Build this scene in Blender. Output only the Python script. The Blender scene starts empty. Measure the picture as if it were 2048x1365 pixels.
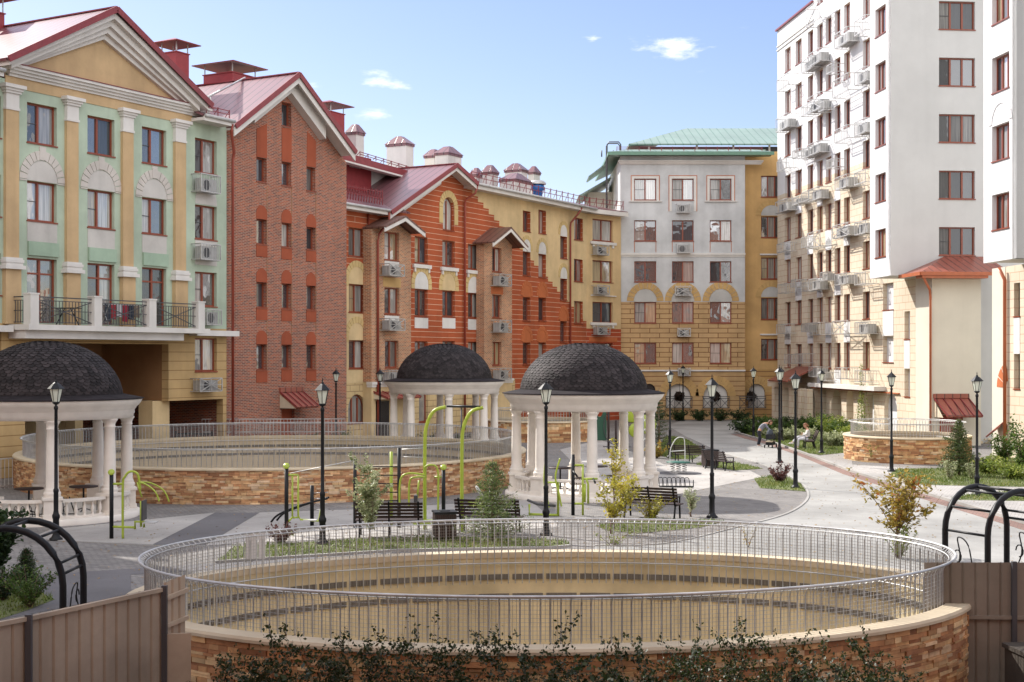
import bpy, math, random
import numpy as np
from mathutils import Vector, Matrix
from mathutils.geometry import tessellate_polygon
random.seed(7); RN=np.random.default_rng(5)
S=bpy.context.scene; COL=S.collection
# ---------------- camera, sky, sun, exposure ----------------
F=2750.0; CX=1024.0; HY=715.0; H=4.8
cd=bpy.data.cameras.new('camera'); cam=bpy.data.objects.new('camera',cd); COL.objects.link(cam)
cam.location=(0,0,H); cam.rotation_euler=(math.radians(90),0,0)
cd.sensor_width=36; cd.lens=36*F/2048; cd.shift_y=(HY-682.5)/2048; cd.clip_end=3000; cd.clip_start=.1
S.camera=cam
ELEV=math.radians(38); AZ=math.radians(-46)      # azimuth measured from +Y, negative = left
TOSUN=Vector((math.sin(AZ)*math.cos(ELEV),math.cos(AZ)*math.cos(ELEV),math.sin(ELEV)))
sl=bpy.data.lights.new('sun','SUN'); sl.energy=3.5; sl.angle=math.radians(.5); sl.color=(1,.945,.87)
so=bpy.data.objects.new('sun',sl); COL.objects.link(so); so.rotation_euler=TOSUN.to_track_quat('Z','Y').to_euler(); so.location=(0,0,60)
W=bpy.data.worlds.new('World'); S.world=W; W.use_nodes=True
def world():
    nt=W.node_tree; N=nt.nodes; L=nt.links; bg=N['Background']
    sky=N.new('ShaderNodeTexSky'); sky.sky_type='NISHITA'; sky.sun_disc=False
    sky.sun_elevation=ELEV; sky.sun_rotation=AZ%(2*math.pi); sky.altitude=100; sky.air_density=1.0; sky.dust_density=.6; sky.ozone_density=1.0
    tc=N.new('ShaderNodeTexCoord')
    nz=N.new('ShaderNodeTexNoise'); nz.inputs['Scale'].default_value=16; nz.inputs['Detail'].default_value=8; nz.inputs['Roughness'].default_value=.62
    mp=N.new('ShaderNodeMapping'); mp.inputs['Scale'].default_value=(1,1,3.2)
    L.new(tc.outputs['Generated'],mp.inputs[0]); L.new(mp.outputs[0],nz.inputs['Vector'])
    tot=None
    # small fair-weather clouds, each a soft patch of sky direction (azimuth, height) that the noise breaks up
    for (px,py,rx,ry,a) in ((1355,88,.065,.016,1.0),(760,165,.05,.012,1.05),(628,183,.022,.013,1.0),(1190,78,.02,.007,.62),(850,182,.02,.008,.6),(1310,140,.04,.008,.5),(760,228,.03,.007,.45),(1050,205,.05,.012,.4),(560,110,.03,.01,.35)):
        d=Vector(((px-CX)/F,1,(HY-py)/F)).normalized()
        sub=N.new('ShaderNodeVectorMath'); sub.operation='SUBTRACT'; sub.inputs[1].default_value=d; L.new(tc.outputs['Generated'],sub.inputs[0])
        dv=N.new('ShaderNodeVectorMath'); dv.operation='DIVIDE'; dv.inputs[1].default_value=(rx,rx*3,ry); L.new(sub.outputs[0],dv.inputs[0])
        ln=N.new('ShaderNodeVectorMath'); ln.operation='LENGTH'; L.new(dv.outputs[0],ln.inputs[0])
        mr=N.new('ShaderNodeMapRange'); mr.inputs[1].default_value=0; mr.inputs[2].default_value=1; mr.inputs[3].default_value=.30*a; mr.inputs[4].default_value=0; L.new(ln.outputs['Value'],mr.inputs[0])
        if tot is None: tot=mr.outputs[0]
        else:
            mx=N.new('ShaderNodeMath'); mx.operation='MAXIMUM'; L.new(tot,mx.inputs[0]); L.new(mr.outputs[0],mx.inputs[1]); tot=mx.outputs[0]
    ad=N.new('ShaderNodeMath'); ad.operation='ADD'; L.new(nz.outputs['Fac'],ad.inputs[0]); L.new(tot,ad.inputs[1])
    rr=N.new('ShaderNodeMapRange'); rr.interpolation_type='SMOOTHSTEP'; rr.inputs[1].default_value=.66; rr.inputs[2].default_value=.86; L.new(ad.outputs[0],rr.inputs[0])
    gt=N.new('ShaderNodeMath'); gt.operation='MULTIPLY'; L.new(rr.outputs[0],gt.inputs[0])
    g2=N.new('ShaderNodeMapRange'); g2.inputs[1].default_value=0; g2.inputs[2].default_value=.12; L.new(tot,g2.inputs[0]); L.new(g2.outputs[0],gt.inputs[1])
    # blue low sky in front; unseen white overhead and behind camera, added as fill
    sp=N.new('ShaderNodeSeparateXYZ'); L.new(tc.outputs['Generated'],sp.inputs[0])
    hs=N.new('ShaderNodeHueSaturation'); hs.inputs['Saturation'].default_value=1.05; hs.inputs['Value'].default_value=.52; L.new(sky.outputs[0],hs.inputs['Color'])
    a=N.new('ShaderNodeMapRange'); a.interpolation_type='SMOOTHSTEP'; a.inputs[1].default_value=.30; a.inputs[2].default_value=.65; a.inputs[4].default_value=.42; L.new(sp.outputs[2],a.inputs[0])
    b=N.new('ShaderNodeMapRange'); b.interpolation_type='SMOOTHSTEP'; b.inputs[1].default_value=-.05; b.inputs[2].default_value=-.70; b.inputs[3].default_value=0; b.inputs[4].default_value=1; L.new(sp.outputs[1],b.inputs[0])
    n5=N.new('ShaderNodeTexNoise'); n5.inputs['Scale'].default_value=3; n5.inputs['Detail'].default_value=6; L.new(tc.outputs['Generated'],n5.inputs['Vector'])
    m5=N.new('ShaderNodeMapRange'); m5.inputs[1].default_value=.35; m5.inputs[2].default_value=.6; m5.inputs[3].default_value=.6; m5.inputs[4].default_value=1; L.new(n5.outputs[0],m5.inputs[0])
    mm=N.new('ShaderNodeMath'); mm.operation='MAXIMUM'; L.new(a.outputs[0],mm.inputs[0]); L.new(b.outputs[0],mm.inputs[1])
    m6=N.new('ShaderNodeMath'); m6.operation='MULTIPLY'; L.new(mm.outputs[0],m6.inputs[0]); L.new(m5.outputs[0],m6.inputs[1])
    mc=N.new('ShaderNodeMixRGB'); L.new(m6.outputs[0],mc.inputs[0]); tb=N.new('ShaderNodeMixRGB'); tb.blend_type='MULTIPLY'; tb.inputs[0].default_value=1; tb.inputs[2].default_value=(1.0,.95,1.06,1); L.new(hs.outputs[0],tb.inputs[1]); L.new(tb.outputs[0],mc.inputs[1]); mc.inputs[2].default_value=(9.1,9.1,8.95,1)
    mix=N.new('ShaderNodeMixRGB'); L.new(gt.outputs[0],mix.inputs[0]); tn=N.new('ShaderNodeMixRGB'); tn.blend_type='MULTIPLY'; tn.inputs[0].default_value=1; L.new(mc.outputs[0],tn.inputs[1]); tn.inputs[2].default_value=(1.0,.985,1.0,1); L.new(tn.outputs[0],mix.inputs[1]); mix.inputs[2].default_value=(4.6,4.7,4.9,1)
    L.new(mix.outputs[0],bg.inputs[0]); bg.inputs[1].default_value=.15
world()
S.view_settings.view_transform='Standard'; S.view_settings.look='None'; S.view_settings.exposure=1.0; S.view_settings.gamma=1; S.view_settings.use_curve_mapping=False
# ---------------- helpers ----------------
def gp(x,y,h=0.0):
    Y=F*(H-h)/(y-HY); return ((x-CX)/F*Y,Y)
def tag(o,label=None,cat=None,group=None,kind=None,category=None):
    cat=cat or category
    if label: o['label']=label
    if cat: o['category']=cat
    if group: o['group']=group
    if kind: o['kind']=kind
    return o
def empty(name,loc,rz,label,cat,group=None):
    o=bpy.data.objects.new(name,None); COL.objects.link(o); o.location=loc; o.rotation_euler=(0,0,rz); o.empty_display_size=.3
    return tag(o,label,cat,group)
def kids(o): return [c for c in bpy.data.objects if c.parent==o]
def copy_tree(o,parent=None):
    src=list(o.children)
    c=o.copy(); COL.objects.link(c)
    if parent: c.parent=parent
    for k in src: copy_tree(k,c)
    return c
class MB:
    def __init__(s): s.v=[]; s.f=[]; s.m=[]; s.c=[]; s.sm=[]
    def add(s,pts,mi=0,col=None,sm=False):
        b=len(s.v); s.v+= [tuple(p) for p in pts]; s.f.append(tuple(range(b,b+len(pts)))); s.m.append(mi); s.c.append(col); s.sm.append(sm)
    def mesh(s,vs,fs,mi=0,col=None,sm=False):
        b=len(s.v); s.v+=[tuple(p) for p in vs]
        for f in fs: s.f.append(tuple(b+i for i in f)); s.m.append(mi); s.c.append(col); s.sm.append(sm)
    def box(s,x0,x1,y0,y1,z0,z1,mi=0,col=None):
        vs=[(x,y,z) for z in (z0,z1) for y in (y0,y1) for x in (x0,x1)]
        s.mesh(vs,[(0,2,3,1),(4,5,7,6),(0,1,5,4),(2,6,7,3),(0,4,6,2),(1,3,7,5)],mi,col)
    def hexa(s,a,b,mi=0):  # a: 4 bottom pts, b: 4 top pts
        s.mesh(list(a)+list(b),[(3,2,1,0),(4,5,6,7),(0,1,5,4),(1,2,6,5),(2,3,7,6),(3,0,4,7)],mi)
    def slab(s,q,t,mi=0,n=None):  # quad/poly thickened downward along normal
        q=[Vector(p) for p in q]
        nn=(q[1]-q[0]).cross(q[2]-q[0]).normalized()
        if nn.z<0: q=q[::-1]; nn=-nn
        lo=[p-nn*t for p in q]; k=len(q)
        s.mesh(q+lo,[tuple(range(k)),tuple(reversed(range(k,2*k)))]+[(i,k+i,k+(i+1)%k,(i+1)%k) for i in range(k)],mi)
    def bar(s,p,q,w,d=None,mi=0):
        p=Vector(p); q=Vector(q); d=d or w; t=(q-p).normalized()
        up=Vector((0,0,1)) if abs(t.z)<.95 else Vector((0,1,0))
        a=t.cross(up).normalized()*w/2; b=t.cross(a).normalized()*d/2
        s.hexa([p+a+b,p-a+b,p-a-b,p+a-b],[q+a+b,q-a+b,q-a-b,q+a-b],mi)
    def tube(s,path,r,n=6,mi=0,closed=False,cap=True):
        P=[Vector(p) for p in path]; R=r if isinstance(r,(list,tuple)) else [r]*len(P); k=len(P); vs=[]
        for i,p in enumerate(P):
            a=P[i-1] if (i>0 or closed) else p; b=P[(i+1)%k] if (i<k-1 or closed) else p
            t=(b-a).normalized(); up=Vector((0,0,1)) if abs(t.z)<.9 else Vector((0,1,0))
            e=t.cross(up).normalized(); g=t.cross(e)
            for j in range(n):
                an=2*math.pi*j/n; vs.append(p+(e*math.cos(an)+g*math.sin(an))*R[i])
        fs=[]
        for i in range(k if closed else k-1):
            for j in range(n):
                a=i*n+j; b=i*n+(j+1)%n; c=((i+1)%k)*n+(j+1)%n; d=((i+1)%k)*n+j; fs.append((a,b,c,d))
        if cap and not closed: fs.append(tuple(reversed(range(n)))); fs.append(tuple((k-1)*n+j for j in range(n)))
        s.mesh(vs,fs,mi,sm=n>4)
    def lathe(s,prof,n=16,c=(0,0,0),mi=0,sm=True,caps=True,sq=1.0):
        vs=[(c[0]+r*math.cos(2*math.pi*j/n),c[1]+r*math.sin(2*math.pi*j/n),c[2]+z) for r,z in prof for j in range(n)]
        fs=[(i*n+j,i*n+(j+1)%n,(i+1)*n+(j+1)%n,(i+1)*n+j) for i in range(len(prof)-1) for j in range(n)]
        s.mesh(vs,fs,mi,sm=sm)
        if caps:
            k=len(prof)
            s.mesh(vs[:n],[tuple(reversed(range(n)))],mi); s.mesh(vs[(k-1)*n:],[tuple(range(n))],mi)
    def build(s,name,mats,parent=None,uv=True,**kw):
        me=bpy.data.meshes.new(name); me.from_pydata(s.v,[],s.f)
        if not isinstance(mats,(list,tuple)): mats=[mats]
        for m in mats: me.materials.append(m)
        me.polygons.foreach_set('material_index',s.m); me.polygons.foreach_set('use_smooth',s.sm)
        if uv and len(s.f)<60000:
            ul=me.uv_layers.new(name='UVMap').data; Z=Vector((0,0,1)); out=[0.0]*(2*len(ul))
            for p in me.polygons:
                n=p.normal
                if abs(n.z)>.995: t=Vector((1,0,0))
                else: t=Z.cross(n).normalized()
                b=n.cross(t)
                for li in p.loop_indices:
                    q=me.vertices[me.loops[li].vertex_index].co; out[2*li]=t.dot(q); out[2*li+1]=b.dot(q)
            ul.foreach_set('uv',out)
        if any(c is not None for c in s.c):
            ca=me.color_attributes.new(name='Col',type='FLOAT_COLOR',domain='CORNER'); arr=[]
            for p,c in zip(me.polygons,s.c):
                c=c or (1,1,1); arr+= [c[0],c[1],c[2],1.0]*p.loop_total
            ca.data.foreach_set('color',arr)
        me.update()
        o=bpy.data.objects.new(name,me); COL.objects.link(o)
        if parent: o.parent=parent
        return tag(o,**kw)
# ---------------- materials ----------------
def nodes(name):
    m=bpy.data.materials.new(name); m.use_nodes=True; nt=m.node_tree; return m,nt,nt.nodes,nt.links,nt.nodes['Principled BSDF']
def val(N,op,a,b,L):
    n=N.new('ShaderNodeMath'); n.operation=op
    for i,x in enumerate((a,b)):
        if x is None: continue
        if isinstance(x,(int,float)): n.inputs[i].default_value=x
        else: L.new(x,n.inputs[i])
    return n.outputs[0]
def c4(c): return (c[0],c[1],c[2],1)
def spec(nt,sp,uvo):
    """colour socket, line-mask socket (1 in joints) for one surface finish"""
    N,L=nt.nodes,nt.links; k=sp[0]
    if k=='flat':
        r=N.new('ShaderNodeRGB'); r.outputs[0].default_value=c4(sp[1]); return r.outputs[0],None
    if k=='brick':   # c1,c2,mortar,w,h,ms,offset
        b=N.new('ShaderNodeTexBrick'); L.new(uvo,b.inputs['Vector']); b.inputs['Color1'].default_value=c4(sp[1]); b.inputs['Color2'].default_value=c4(sp[2]); b.inputs['Mortar'].default_value=c4(sp[3])
        b.inputs['Scale'].default_value=1; b.inputs['Brick Width'].default_value=sp[4]; b.inputs['Row Height'].default_value=sp[5]; b.inputs['Mortar Size'].default_value=sp[6]; b.inputs['Mortar Smooth'].default_value=.1
        b.offset=sp[7] if len(sp)>7 else .5
        return b.outputs['Color'],b.outputs['Fac']
def wallmat(name,zones,rough=.85,bump=.15,dirt=.17,step=None,nscale=40,spec_l=.3):
    """zones: [(hmax,spec),...] low to high; step=(u0,h0,slope,du,spec_low) a stepped border falling to the right"""
    m,nt,N,L,P=nodes(name)
    uv=N.new('ShaderNodeUVMap'); sp=N.new('ShaderNodeSeparateXYZ'); L.new(uv.outputs[0],sp.inputs[0])
    c,msk=spec(nt,zones[0][1],uv.outputs[0])
    def mixf(f,a,b):
        x=N.new('ShaderNodeMixRGB'); L.new(f,x.inputs[0])
        for i,q in ((1,a),(2,b)):
            if q is None: x.inputs[i].default_value=(0,0,0,1)
            else: L.new(q,x.inputs[i])
        return x.outputs[0]
    for i in range(1,len(zones)):
        f=val(N,'GREATER_THAN',sp.outputs[1],zones[i-1][0],L); c2,m2=spec(nt,zones[i][1],uv.outputs[0])
        c=mixf(f,c,c2); msk=mixf(f,msk,m2) if (msk or m2) else None
    if step:
        u0,h0,sl_,du,sp2,hmin=step[:6]
        a=val(N,'SUBTRACT',sp.outputs[0],u0,L); a=val(N,'DIVIDE',a,du,L); a=val(N,'FLOOR',a,None,L); a=val(N,'MULTIPLY',a,du*sl_,L); a=val(N,'SUBTRACT',h0,a,L)
        a=val(N,'MAXIMUM',a,hmin,L)
        f=val(N,'GREATER_THAN',a,sp.outputs[1],L)
        z1=val(N,'LESS_THAN',sp.outputs[0],step[6] if len(step)>6 else -1e3,L); z2=val(N,'LESS_THAN',sp.outputs[1],3.36,L); f=val(N,'MULTIPLY',f,val(N,'SUBTRACT',1.0,val(N,'MULTIPLY',z1,z2,L),L),L)
        c2,m2=spec(nt,sp2,uv.outputs[0]); c=mixf(f,c,c2); msk=mixf(f,msk,m2)
    g=N.new('ShaderNodeNewGeometry')
    nz=N.new('ShaderNodeTexNoise'); nz.inputs['Scale'].default_value=.35; nz.inputs['Detail'].default_value=9; nz.inputs['Roughness'].default_value=.65; L.new(g.outputs['Position'],nz.inputs['Vector'])
    mr=N.new('ShaderNodeMapRange'); mr.inputs[1].default_value=.37; mr.inputs[2].default_value=.63; mr.inputs[3].default_value=1-dirt; mr.inputs[4].default_value=1+dirt*.5; L.new(nz.outputs[0],mr.inputs[0])
    mu=N.new('ShaderNodeVectorMath'); mu.operation='SCALE'; L.new(c,mu.inputs[0]); L.new(mr.outputs[0],mu.inputs['Scale'])
    # vertical rain streaks
    mp=N.new('ShaderNodeMapping'); mp.inputs['Scale'].default_value=(1.3,1.3,.09); L.new(g.outputs['Position'],mp.inputs[0])
    n3=N.new('ShaderNodeTexNoise'); n3.inputs['Scale'].default_value=1.2; n3.inputs['Detail'].default_value=5; L.new(mp.outputs[0],n3.inputs['Vector'])
    m3=N.new('ShaderNodeMapRange'); m3.inputs[1].default_value=.45; m3.inputs[2].default_value=.75; m3.inputs[3].default_value=1; m3.inputs[4].default_value=1-dirt*.8; L.new(n3.outputs[0],m3.inputs[0])
    mv=N.new('ShaderNodeVectorMath'); mv.operation='SCALE'; L.new(mu.outputs[0],mv.inputs[0]); L.new(m3.outputs[0],mv.inputs['Scale'])
    L.new(mv.outputs[0],P.inputs['Base Color']); P.inputs['Roughness'].default_value=rough; P.inputs['Specular IOR Level'].default_value=spec_l
    n2=N.new('ShaderNodeTexNoise'); n2.inputs['Scale'].default_value=nscale; n2.inputs['Detail'].default_value=3; L.new(g.outputs['Position'],n2.inputs['Vector'])
    hh=n2.outputs[0]
    if msk is not None: hh=val(N,'SUBTRACT',val(N,'MULTIPLY',hh,.3,L),msk,L)
    bp=N.new('ShaderNodeBump'); bp.inputs['Strength'].default_value=bump; bp.inputs['Distance'].default_value=.02; L.new(hh,bp.inputs['Height']); L.new(bp.outputs[0],P.inputs['Normal'])
    return m
def simple(name,col,rough=.5,metal=0,var=.15,scale=3,bump=0,spec_l=.5,attr=False,coat=0):
    m,nt,N,L,P=nodes(name)
    g=N.new('ShaderNodeTexCoord'); nz=N.new('ShaderNodeTexNoise'); nz.inputs['Scale'].default_value=scale; nz.inputs['Detail'].default_value=6; L.new(g.outputs['Object'],nz.inputs['Vector'])
    mr=N.new('ShaderNodeMapRange'); mr.inputs[1].default_value=.25; mr.inputs[2].default_value=.75; mr.inputs[3].default_value=1-var; mr.inputs[4].default_value=1+var; L.new(nz.outputs[0],mr.inputs[0])
    mu=N.new('ShaderNodeVectorMath'); mu.operation='SCALE'; L.new(mr.outputs[0],mu.inputs['Scale'])
    if attr:
        a=N.new('ShaderNodeAttribute'); a.attribute_name='Col'; L.new(a.outputs['Color'],mu.inputs[0])
    else: mu.inputs[0].default_value=col[:3]
    L.new(mu.outputs[0],P.inputs['Base Color']); P.inputs['Roughness'].default_value=rough; P.inputs['Metallic'].default_value=metal; P.inputs['Specular IOR Level'].default_value=spec_l
    P.inputs['Coat Weight'].default_value=coat
    if bump:
        n2=N.new('ShaderNodeTexNoise'); n2.inputs['Scale'].default_value=scale*12; n2.inputs['Detail'].default_value=4; L.new(g.outputs['Object'],n2.inputs['Vector'])
        bp=N.new('ShaderNodeBump'); bp.inputs['Strength'].default_value=bump; bp.inputs['Distance'].default_value=.01; L.new(n2.outputs[0],bp.inputs['Height']); L.new(bp.outputs[0],P.inputs['Normal'])
    return m
def panemat(name,refl,lo,hi):
    """window glass: mirror-like reflection over a curtain or a dark room that differs from window to window"""
    m,nt,N,L,P=nodes(name); oi=N.new('ShaderNodeObjectInfo'); uv=N.new('ShaderNodeUVMap')
    cr=N.new('ShaderNodeValToRGB'); e=cr.color_ramp; e.interpolation='CONSTANT'
    pts=[(0,(.02,.022,.026)),(.22,(.30,.29,.27)),(.42,(.05,.05,.055)),(.55,(.48,.46,.42)),(.7,(.12,.11,.1)),(.8,(.38,.30,.17)),(.9,(.03,.035,.045))]
    e.elements[0].position=0; e.elements[0].color=c4(pts[0][1]); e.elements[1].position=pts[1][0]; e.elements[1].color=c4(pts[1][1])
    for p,c in pts[2:]: q=e.elements.new(p); q.color=c4(c)
    L.new(oi.outputs['Random'],cr.inputs[0])
    # left and right halves may show different drapes
    mp=N.new('ShaderNodeMapping'); mp.inputs['Scale'].default_value=(7,.25,1); L.new(uv.outputs[0],mp.inputs[0])
    nz=N.new('ShaderNodeTexNoise'); nz.inputs['Scale'].default_value=1.7; nz.inputs['Detail'].default_value=3; L.new(mp.outputs[0],nz.inputs['Vector'])
    mr=N.new('ShaderNodeMapRange'); mr.inputs[1].default_value=.35; mr.inputs[2].default_value=.65; mr.inputs[3].default_value=lo; mr.inputs[4].default_value=hi; L.new(nz.outputs[0],mr.inputs[0])
    mu=N.new('ShaderNodeVectorMath'); mu.operation='SCALE'; L.new(cr.outputs[0],mu.inputs[0]); L.new(mr.outputs[0],mu.inputs['Scale'])
    L.new(mu.outputs[0],P.inputs['Base Color']); P.inputs['Roughness'].default_value=.7
    gl=N.new('ShaderNodeBsdfGlossy'); gl.inputs['Roughness'].default_value=.02; gl.inputs['Color'].default_value=(.95,.97,1,1)
    g=N.new('ShaderNodeNewGeometry'); n4=N.new('ShaderNodeTexNoise'); n4.inputs['Scale'].default_value=.9; L.new(g.outputs['Position'],n4.inputs['Vector'])
    bp=N.new('ShaderNodeBump'); bp.inputs['Strength'].default_value=.25; bp.inputs['Distance'].default_value=.05; L.new(n4.outputs[0],bp.inputs['Height']); L.new(bp.outputs[0],gl.inputs['Normal'])
    fr=N.new('ShaderNodeLayerWeight'); fr.inputs['Blend'].default_value=.35
    f2=N.new('ShaderNodeMapRange'); f2.inputs[3].default_value=refl; f2.inputs[4].default_value=.85; L.new(fr.outputs['Fresnel'],f2.inputs[0])
    rv=val(N,'FRACT',val(N,'MULTIPLY',oi.outputs['Random'],7.31,L),None,L); rv=val(N,'ADD',val(N,'MULTIPLY',rv,1.0,L),.12,L); f3=val(N,'MULTIPLY',f2.outputs[0],rv,L)
    mx=N.new('ShaderNodeMixShader'); L.new(f3,mx.inputs[0]); L.new(P.outputs[0],mx.inputs[1]); L.new(gl.outputs[0],mx.inputs[2])
    L.new(mx.outputs[0],N['Material Output'].inputs[0]); return m
def leafmat(name,c1,c2,c3=None,trans=.35,scale=2.2):
    m,nt,N,L,P=nodes(name); g=N.new('ShaderNodeNewGeometry')
    nz=N.new('ShaderNodeTexNoise'); nz.inputs['Scale'].default_value=scale; nz.inputs['Detail'].default_value=3; L.new(g.outputs['Position'],nz.inputs['Vector'])
    av=val(N,'ADD',val(N,'MULTIPLY',nz.outputs[0],.8,L),val(N,'MULTIPLY',g.outputs['Random Per Island'],.35,L),L)
    cr=N.new('ShaderNodeValToRGB'); e=cr.color_ramp; e.elements[0].position=.35; e.elements[0].color=c4(c1); e.elements[1].position=.72; e.elements[1].color=c4(c2)
    if c3: q=e.elements.new(.84); q.color=c4(c3)
    L.new(av,cr.inputs[0]); L.new(cr.outputs[0],P.inputs['Base Color']); P.inputs['Roughness'].default_value=.5; P.inputs['Specular IOR Level'].default_value=.35
    t=N.new('ShaderNodeBsdfTranslucent'); L.new(cr.outputs[0],t.inputs[0]); mx=N.new('ShaderNodeMixShader'); mx.inputs[0].default_value=trans
    L.new(P.outputs[0],mx.inputs[1]); L.new(t.outputs[0],mx.inputs[2]); L.new(mx.outputs[0],N['Material Output'].inputs[0]); return m
YEL=(.50,.35,.17); YEL2=(.58,.44,.23); WHT=(.66,.64,.60)
def grooves(c,l,h=.36,w=90,ms=.018): return ('brick',c,c,l,w,h,ms)
M={}
M['green']=wallmat('green_stucco',[(6.15,grooves((.52,.36,.17),(.28,.17,.07),.42)),(99,('flat',(.44,.53,.41)))])
M['greenlt']=wallmat('green_panel',[(99,('flat',(.36,.48,.36)))])
M['ochre']=wallmat('ochre_stucco',[(99,('flat',(.55,.39,.215)))])
M['cream']=wallmat('cream_stucco',[(99,('flat',(.62,.54,.40)))])
M['yellow']=wallmat('yellow_stucco',[(99,('flat',(.64,.49,.27)))])
M['white']=wallmat('white_plaster',[(99,('flat',(.66,.65,.62)))],bump=.1)
M['greyp']=wallmat('pale_grey_plaster',[(99,('flat',(.56,.54,.50)))],bump=.1)
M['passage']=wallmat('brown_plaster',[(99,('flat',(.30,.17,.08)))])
BR=('brick',(.42,.105,.05),(.15,.055,.05),(.42,.30,.22),.26,.078,.013)
M['brick']=wallmat('red_brick',[(99,BR)],bump=.5,dirt=.1)
M['brickpal']=wallmat('mixed_brick',[(99,('brick',(.52,.19,.085),(.24,.10,.065),(.58,.45,.30),.26,.078,.014))],bump=.5)
M['rust']=wallmat('terracotta_render',[(99,('flat',(.34,.085,.04)))])
M['trim']=wallmat('white_trim',[(99,('flat',(.68,.66,.62)))],bump=.08,dirt=.1)
ORG=grooves((.40,.095,.036),(.66,.47,.33),.335,90,.014)
M['voussoir']=wallmat('yellow_arch_blocks',[(99,('flat',(.60,.45,.21)))])
M['archgrey']=wallmat('pale_arch_blocks',[(99,('flat',(.58,.54,.49)))])
M['rustlt']=wallmat('rust_arch_blocks',[(99,('flat',(.50,.15,.055)))])
M['ochrearch']=wallmat('ochre_arch_blocks',[(99,('flat',(.55,.36,.15)))])
M['greydeep']=wallmat('grey_render',[(99,('flat',(.50,.495,.47)))])
GR=('brick',(.50,.33,.16),(.54,.36,.18),(.22,.11,.05),1.5,.37,.03)
M['grey']=wallmat('grey_and_ochre_facade',[(3.85,grooves((.50,.33,.16),(.22,.11,.05),.37,90,.03)),(9.05,GR),(99,('flat',(.56,.57,.57)))])
M['orange']=wallmat('orange_stucco',[(99,('flat',(.55,.31,.095)))])
TC=('brick',(.63,.55,.42),(.66,.58,.45),(.50,.34,.22),.95,.42,.018)
M['tower']=wallmat('tower_facade',[(17.1,TC),(99,('flat',(.68,.68,.68)))],dirt=.06)
M['towerlow']=wallmat('tower_lower_facade',[(99,TC)],dirt=.06)
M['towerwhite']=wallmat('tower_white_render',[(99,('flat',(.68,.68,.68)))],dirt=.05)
M['towershade']=wallmat('tower_shaded_render',[(99,('flat',(.58,.58,.565)))],dirt=.06)  # the tower's white render, darkened for shaded fronts and the bay underside
M['creamblk']=wallmat('cream_render',[(99,('flat',(.66,.62,.52)))],dirt=.06)
def roofm(name,c,line,rough=.4,w=.55): 
    m=wallmat(name,[(999,('brick',c,c,line,w,400,.035))],rough=rough,bump=.25,dirt=.12,spec_l=.6); return m
M['roof']=roofm('red_seam_metal',(.20,.085,.095),(.03,.012,.02),.30)
M['roofg']=roofm('green_seam_metal',(.22,.31,.265),(.08,.17,.12),.42,.6)
M['roofbrown']=roofm('brown_red_seam_metal',(.30,.085,.055),(.1,.03,.02),.42,.45)
M['baybrown']=roofm('bay_roof_metal',(.17,.085,.065),(.06,.03,.02),.5,.45)
M['fascia']=simple('dark_red_metal',(.22,.035,.04),.4,.0)
M['redbox']=simple('red_painted_metal',(.28,.035,.04),.55)
M['pipe']=simple('rust_red_pipe',(.26,.05,.03),.4)
M['pipeo']=simple('orange_pipe',(.42,.12,.05),.4)
M['frame']=simple('red_brown_frame',(.24,.055,.025),.35,var=.1)
M['glass']=panemat('window_glass',.28,.55,1.15)
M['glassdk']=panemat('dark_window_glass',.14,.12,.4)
M['glassd']=simple('dark_opening',(.02,.02,.022),.25)
M['galv']=simple('galvanised_steel',(.50,.50,.49),.5,.6,var=.25)
M['steel']=simple('railing_steel',(.36,.36,.36),.4,.7,var=.2)
M['lgrey']=simple('light_grey_paint',(.46,.46,.45),.5)
M['acw']=simple('white_metal_casing',(.60,.60,.58),.5)
M['acu']=simple('grey_unit_casing',(.36,.36,.35),.5)
M['black']=simple('black_paint',(.009,.010,.012),.45,var=.3,spec_l=.25)
M['dgrey']=simple('dark_grey_paint',(.06,.06,.065),.5)
M['lime']=simple('lime_green_paint',(.34,.43,.045),.35,var=.12)
M['stone']=simple('cream_cast_stone',(.74,.69,.62),.8,var=.1,scale=2,bump=.15)
M['shingle']=simple('slate_shingle',(0,0,0),.7,var=.35,scale=5,bump=.3,attr=True,spec_l=.2)
M['skirt']=simple('dark_roof_skirt',(.022,.018,.02),.85,var=.3,spec_l=.15)
M['ledge']=simple('split_stone',(0,0,0),.9,var=.28,scale=6,bump=.5,attr=True)
M['cap']=simple('sandstone_cap',(.56,.47,.33),.8,var=.15,scale=1.5,bump=.1)
M['pit']=wallmat('yellow_pit_plaster',[(99,('flat',(.72,.61,.38)))],dirt=.26,bump=.1)
M['pitgrey']=wallmat('beige_pit_plaster',[(99,('flat',(.52,.43,.30)))],dirt=.10,bump=.1)
M['slot']=simple('dark_vent_metal',(.17,.155,.13),.5)
M['blue']=simple('blue_vent_plastic',(.02,.14,.42),.4)
M['wood']=simple('dark_bench_wood',(.032,.016,.014),.55,var=.35,scale=8)
M['bark']=simple('young_bark',(.16,.11,.08),.85,var=.3,scale=10)
M['lampglass']=simple('frosted_lamp_glass',(.62,.66,.56),.2,var=.05)
M['fence']=wallmat('weathered_fence_sheet',[(99,('flat',(.42,.34,.25)))],rough=.6,bump=.05,dirt=.35)
M['fenced']=wallmat('brown_grey_fence_sheet',[(99,('flat',(.235,.20,.16)))],rough=.55,bump=.05,dirt=.3)
M['rustm']=simple('rusted_steel',(.20,.085,.04),.8,var=.4,scale=6)
M['darkfloor']=simple('pit_floor_concrete',(.16,.15,.13),.9)
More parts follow.
